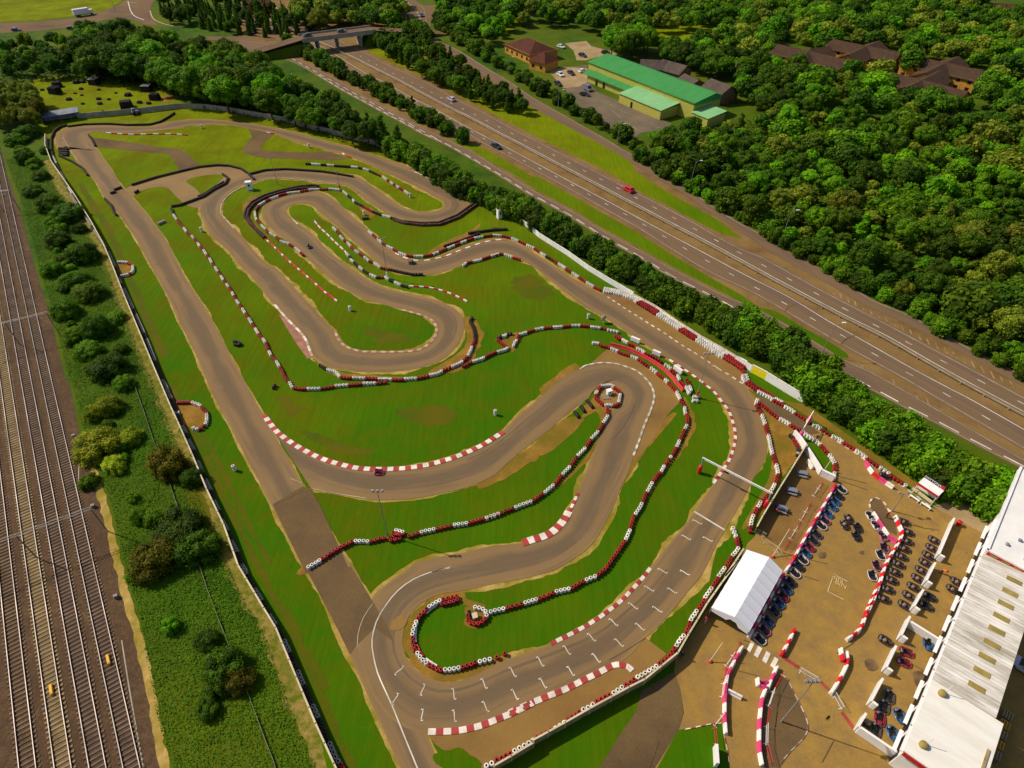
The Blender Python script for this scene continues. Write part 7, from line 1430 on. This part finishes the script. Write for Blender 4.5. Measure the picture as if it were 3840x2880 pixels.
for i, s in enumerate(('a4: 150,400 760,520 780,700 400,700 150,560', 'a4: 600,360 1200,470 1230,680 740,700 600,500', 'a4: 1240,490 1900,620 1920,800 1240,700', 'a4: 1010,620 1760,780 1800,960 1240,900 1010,760')): HALLZ.append(W(s, 0))
grove('1405,318 1450,308 1560,286 1640,268 1760,256 1900,280 2050,286 2130,270 2270,250 2330,800 2260,830 2213,800 2090,738 1971,672 1882,626 1763,564 1630,488 1500,412 1400,352', 4.3, [('round', 3), ('willow', 3), ('tall', 3), ('shrub', 3)], [('mid', 9), ('dark', 3), ('olive', 4), ('bright', 5)], (3.4, 9.0), 'the hall', 'the big wood', 'F: 1400,300', 'broadleaf_tree', 'tree', 'trees of the big wood beyond the motorway', 18, (.95, 1.3), HALLZ)
grove('1385,335 1480,392 1630,482 1763,558 1882,620 1971,666 2090,732 2213,794 2260,822 2240,838 2200,818 2085,752 1965,685 1878,640 1760,577 1625,500 1475,410 1375,345', 2.6, [('shrub', 1)], [('mid', 5), ('bright', 3), ('dark', 2)], (2.2, 4.2), 'the hall', 'the wood edge', 'F: 1400,320', 'roadside_shrub', 'shrub', 'shrubs along the wood edge', 19)
grove('1310,105 1395,105 1400,128 1350,132 1310,122', 5, [('round', 1)], [('bright', 3), ('mid', 1)], (9, 12), 'the hall', 'the bright clump behind it', 'F: 1300,130', 'broadleaf_tree', 'tree', 'trees behind the sports hall', 20)
grove('1420,112 1520,118 1530,150 1600,150 1720,165 1730,196 1690,212 1600,190 1560,180 1500,160 1430,135', 5.6, [('round', 1)], [('mid', 3), ('dark', 4), ('bright', 1)], (7, 11), 'the hall', 'the group beyond its roof', 'F: 1400,110', 'broadleaf_tree', 'tree', 'trees behind the sports hall', 21, (1, 1.3), HALLZ)
grove('0,225 50,218 90,235 100,268 60,290 0,285', 5, [('willow', 1)], [('olive', 3), ('brown', 2)], (7, 10), 'the picture edge', 'the willows by the shed', 'F: 0,230', 'willow_tree', 'willow', 'willows by the open shed', 22)
# hedge beside the circuit: two rows of tall shrubs along a line
def hedge(s, z, gap, w, rows, hr, where, frm, seed, tones, kinds=(('shrub', 1),)):
    P = crom(W(s, z, 'F'), .5); n = int(length(P)/gap); Q = resample(P, n+1); r = random.Random(seed); cnt = {}
    for i, q in enumerate(Q):
        for k in range(rows):
            t = (Q[min(i+1, n)]-Q[max(i-1, 0)]).normalized(); off = Vector((-t.y, t.x, 0))*(w*((k+.5)/rows-.5)+r.uniform(-.6, .6)); p = q+off+t*r.uniform(-gap*.35, gap*.35)
            tn = r.choices([a for a, _ in tones], [b for _, b in tones])[0]; kd = r.choices([a for a, _ in kinds], [b for _, b in kinds])[0]; c = cnt.get(tn, 0); cnt[tn] = c+1; NT['hedge_shrub'] = NT.get('hedge_shrub', 0)+1
            tree(p, kd, r.randrange(3), tn, r.uniform(*hr), 'hedge_shrub', f"{TONEW[tn]} shrub, {ordn(c)} {ADJ[tn]} from {frm} in {where}", 'shrub', 'shrubs of the hedge beside the circuit', r.uniform(.85, 1.15))
hedge('860,318 930,355 1000,400 1060,425 1130,455 1200,490', 2.2, 3.2, 6.5, 2, (3.8, 5.8), 'the hedge by the cream hoarding', 'the bridge', 31, [('mid', 5), ('dark', 4), ('bright', 1)])
hedge('1215,500 1300,545 1400,605 1500,660 1580,705 1650,748', 2.2, 3.2, 6.0, 2, (3.6, 5.2), 'the hedge behind the white hoarding', 'the marshal box', 32, [('dark', 5), ('mid', 4)])
hedge('1590,690 1660,730 1740,790 1820,855', 2.4, 3.1, 8.5, 3, (3.8, 5.8), 'the hedge behind the yellow panel', 'the start curve', 33, [('mid', 5), ('bright', 3), ('dark', 2)])
hedge('1840,868 1920,925 2000,980 2070,1025 2140,1062', 2.4, 2.9, 8.2, 3, (3.8, 5.6), 'the hedge behind the brown dirt', 'the yellow panel', 34, [('mid', 4), ('bright', 4), ('dark', 2)])
hedge('2170,1060 2230,1085 2300,1120', 2, 3.4, 5, 2, (3, 4.5), 'the hedge behind the garages', 'the sign shelter', 35, [('mid', 3), ('brown', 2)])
# bushes of the railway scrub
BU = 'F: 150,470,3.4,dark 110,450,2.8,mid 185,560,3.2,dark 130,530,3.2,dark 115,590,2.8,mid 75,420,2.8,dark 200,640,3.4,mid 145,680,2.8,mid 215,720,3.8,dark 240,805,3.8,dark 195,765,2.8,mid 240,885,3.0,lime 205,900,2.4,lime 215,975,3.8,lime 285,950,2.6,lime 250,1010,2.4,lime 370,1015,4.0,brown 420,1040,2.6,dark 395,1160,4.2,dark 345,1215,3.6,brown 430,1195,3.2,dark 300,1245,1.8,mid 490,1450,3.2,dark 510,1475,2.4,brown 475,1480,2.2,dark 60,350,2.6,dark 35,310,2.8,mid 90,385,2.4,mid 62,295,3.2,dark 120,492,2.6,mid 165,615,2.6,mid 195,1045,1.6,mid 255,690,2.2,mid 160,740,2.0,mid 265,760,2.0,mid 100,330,2.2,mid 175,500,2.2,dark 270,835,2.0,mid 59,329,1.4,bright 71,357,1.7,mid 50,331,2.2,mid 74,365,1.5,bright 46,328,2.1,mid 87,389,1.1,bright 57,305,2.0,dark 76,357,2.1,mid 126,475,1.5,bright 127,543,1.2,bright 112,456,1.9,dark 129,479,1.7,bright 128,502,2.1,mid 161,540,1.8,bright 125,518,1.7,bright 133,500,1.3,bright 135,624,1.6,mid 155,581,1.5,bright 132,565,1.5,mid 143,571,1.1,bright 176,639,2.2,bright 129,617,1.0,mid 155,704,1.2,mid 144,630,1.8,dark 179,635,2.1,mid 179,650,1.5,bright 164,723,2.2,bright 160,625,1.9,dark 228,887,1.4,dark 202,802,1.7,mid 240,875,1.2,dark 252,893,1.4,dark 239,948,1.1,mid 268,993,1.5,bright 236,920,1.2,dark 260,969,1.9,mid 336,1214,1.7,bright 304,1122,2.0,bright 335,1126,1.8,mid 290,1080,1.4,bright 357,1148,1.2,dark 452,1532,1.7,dark 372,1357,1.6,bright 450,1387,1.7,dark 453,1396,1.1,bright'
BL = [t.split(',') for t in BU.split()[1:]]; BL.sort(key=lambda t: float(t[1])); BN, BC = {}, []
for t in BL: BC.append(BN.get(t[3], 0)); BN[t[3]] = BC[-1]+1
for i, (x, y, h, tn) in enumerate(BL):
    p = W1(f'F: {x},{y}')
    tb = tree(p, 'bush', i % 3, tn, float(h)*(1.2 if float(h) > 2.3 and float(y) < 720 else 1), 'scrub_bush', f"{TONEW[tn]} bush in the railway scrub, {ordn(BC[i])} {ADJ[tn]} one from the far end", 'bush', 'bushes of the railway scrub', 1.15); tb.scale = (tb.scale[0]*random.uniform(.8, 1.35), tb.scale[1]*random.uniform(.8, 1.35), tb.scale[2]*random.uniform(.75, 1.1))
plant()
# ------------------------------------------------------------------ scrub ground cover and far woods (uncountable)
def cover(name, poly, dens, size, hgt, mat, seed, tint=(.2, .8)):
    r = np.random.default_rng(seed); xs = [p.x for p in poly]; ys = [p.y for p in poly]; n = int((max(xs)-min(xs))*(max(ys)-min(ys))*dens)
    px = r.uniform(min(xs), max(xs), n); py = r.uniform(min(ys), max(ys), n); A = np.array([(p.x, p.y) for p in poly]); ins = np.zeros(n, bool); j = len(A)-1
    for i in range(len(A)):
        c = (A[i, 1] > py) != (A[j, 1] > py); xx = (A[j, 0]-A[i, 0])*(py-A[i, 1])/(A[j, 1]-A[i, 1]+1e-12)+A[i, 0]; ins ^= c & (px < xx); j = i
    px, py = px[ins], py[ins]; n = len(px)
    f = np.array([noise.noise(Vector((a*.22, b*.22, seed))) for a, b in zip(px, py)]); f2 = np.array([noise.noise(Vector((a*.8, b*.8, seed+3))) for a, b in zip(px, py)])
    keep = r.random(n) < .75+.5*f; px, py, f, f2 = px[keep], py[keep], f[keep], f2[keep]; n = len(px)
    pz = np.abs(hgt*(.55+.9*f+.6*f2))*r.uniform(.25, 1, n)+.04; p = np.stack([px, py, pz], 1); nrm = r.normal(0, .6, (n, 3)); nrm[:, 2] += 1; nrm /= np.linalg.norm(nrm, axis=1)[:, None]
    a = np.cross(nrm, r.normal(size=(n, 3))); a /= np.linalg.norm(a, axis=1)[:, None]; b = np.cross(nrm, a); s = size*r.uniform(.5, 1.5, n)[:, None]; a, b = a*s, b*s*.6
    V = np.stack([p-a, p-b, p+a, p+b], 1).reshape(-1, 3); F = np.arange(4*n).reshape(-1, 4); T = np.repeat(np.clip(.45+f*.8+r.normal(0, .16, n), 0, 1), 4)
    o = link(name, cloud_mesh(name, V, F, T, mat)); o['kind'] = 'stuff'; return o
cover('scrub_undergrowth', W('S: 700,2990 640,2860 590,2690 560,2520 515,2290 475,2150 460,2090 420,1900 372,1770 335,1700 305,1590 275,1450 250,1400 225,1280 198,1170 165,1070 125,920 90,790 55,690 20,600 60,590 150,610 200,690 265,780 330,880 385,960 410,1030 450,1140 490,1240 560,1405 622,1555 690,1730 745,1865 800,1985 850,2120 905,2230 945,2300 985,2370 1050,2550 1120,2740 1190,2890 1230,2990'), 48, .105, .45, LEAF['scrub'], 5)
cover('woodland_floor', W('F: 1385,335 1450,300 1640,262 1900,260 2130,250 2290,235 2340,830 2230,830 2090,745 1971,680 1882,632 1763,570 1630,494 1500,416'), 1.5, .55, 2.4, LEAF['mid'], 6)
cover('belt_floor', W('F: 170,110 330,128 430,150 560,193 700,250 830,308 870,335 800,328 690,293 560,258 420,233 345,199 190,174 0,186 0,100'), 1.5, .5, 1.8, LEAF['dark'], 7)
def woodland(s, z, gap, seed, hr, avoid=()):
    r = random.Random(seed); rr = np.random.default_rng(seed); P = scatter(W(s, z, 'F'), gap, seed, avoid=avoid); Vs, Fs, Ts = [], [], []; n0 = 0; MI = []
    vs = []
    for i in range(3):
        _, _, cm, _, _ = proto('far', i, 'mid'); V = np.empty(len(cm.vertices)*3); cm.vertices.foreach_get('co', V); T = np.empty(len(cm.vertices)); cm.attributes['tint'].data.foreach_get('value', T); vs.append((V.reshape(-1, 3), [tuple(p.vertices) for p in cm.polygons], T))
    FF = []
    TI = {'mid': 0, 'dark': 1, 'olive': 2, 'bright': 3, 'brown': 2, 'lime': 3}
    ALL = [(p, r.choice((0, 0, 0, 1, 1, 2, 2, 3)), r.uniform(*hr), r.uniform(1.0, 1.35)) for p in P]+[(p, TI[t], h, w*1.05) for p, t, h, w in REST]
    for p, ti, h, w in ALL:
        V, F, T = vs[r.randrange(3)]; h = h/9; a = r.uniform(0, 6.3); c, s_ = math.cos(a), math.sin(a); w = h*w; Q = np.stack([(V[:, 0]*c-V[:, 1]*s_)*w+p.x, (V[:, 0]*s_+V[:, 1]*c)*w+p.y, V[:, 2]*h], 1)
        Vs.append(Q); FF += [tuple(i+n0 for i in f) for f in F]; MI += [ti]*len(F); Ts.append(np.clip(T+r.uniform(-.35, .3), 0, 1)); n0 += len(V)
    me = bpy.data.meshes.new('woodland'); me.from_pydata(np.concatenate(Vs).tolist(), [], FF); at_ = me.attributes.new('tint', 'FLOAT', 'POINT'); at_.data.foreach_set('value', np.concatenate(Ts)); [me.materials.append(LEAF[k]) for k in ('mid', 'dark', 'olive', 'bright')]; me.polygons.foreach_set('material_index', MI); me.update()
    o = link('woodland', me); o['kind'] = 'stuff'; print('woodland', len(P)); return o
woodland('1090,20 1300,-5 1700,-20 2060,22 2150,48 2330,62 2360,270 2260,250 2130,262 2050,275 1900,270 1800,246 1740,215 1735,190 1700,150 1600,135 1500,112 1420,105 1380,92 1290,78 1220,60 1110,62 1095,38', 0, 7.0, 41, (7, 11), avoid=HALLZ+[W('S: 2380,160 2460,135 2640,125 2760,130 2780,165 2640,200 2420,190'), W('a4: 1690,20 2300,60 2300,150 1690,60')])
print('trees', NT)
# ------------------------------------------------------------------ light
SUN = Vector((-12.5, 4.5, 12.84)).normalized()
az = math.atan2(SUN.x, SUN.y); el = math.asin(SUN.z)
w = bpy.data.worlds.new('World'); scene.world = w; w.use_nodes = True; nt = w.node_tree; bg = nt.nodes['Background']
sky = nt.nodes.new('ShaderNodeTexSky'); sky.sky_type = 'NISHITA'; sky.sun_disc = False; sky.sun_elevation = el; sky.sun_rotation = az; sky.air_density = 1; sky.dust_density = 1.5
nt.links.new(sky.outputs[0], bg.inputs['Color']); bg.inputs['Strength'].default_value = .10
sl = bpy.data.lights.new('sun', 'SUN'); sl.energy = 4.5; sl.angle = R(.55); sl.color = (1, .89, .74); so = bpy.data.objects.new('sun', sl); C.objects.link(so)
so.rotation_euler = (-SUN).to_track_quat('-Z', 'Y').to_euler(); so.location = (0, 0, 200)
scene.view_settings.view_transform = 'Standard'; scene.view_settings.look = 'None'; scene.view_settings.exposure = 0.0; scene.view_settings.gamma = 1
scene.render.engine = 'CYCLES'; scene.cycles.max_bounces = 5; scene.cycles.diffuse_bounces = 2; scene.cycles.glossy_bounces = 2; scene.cycles.transparent_max_bounces = 4; scene.cycles.use_denoising = True
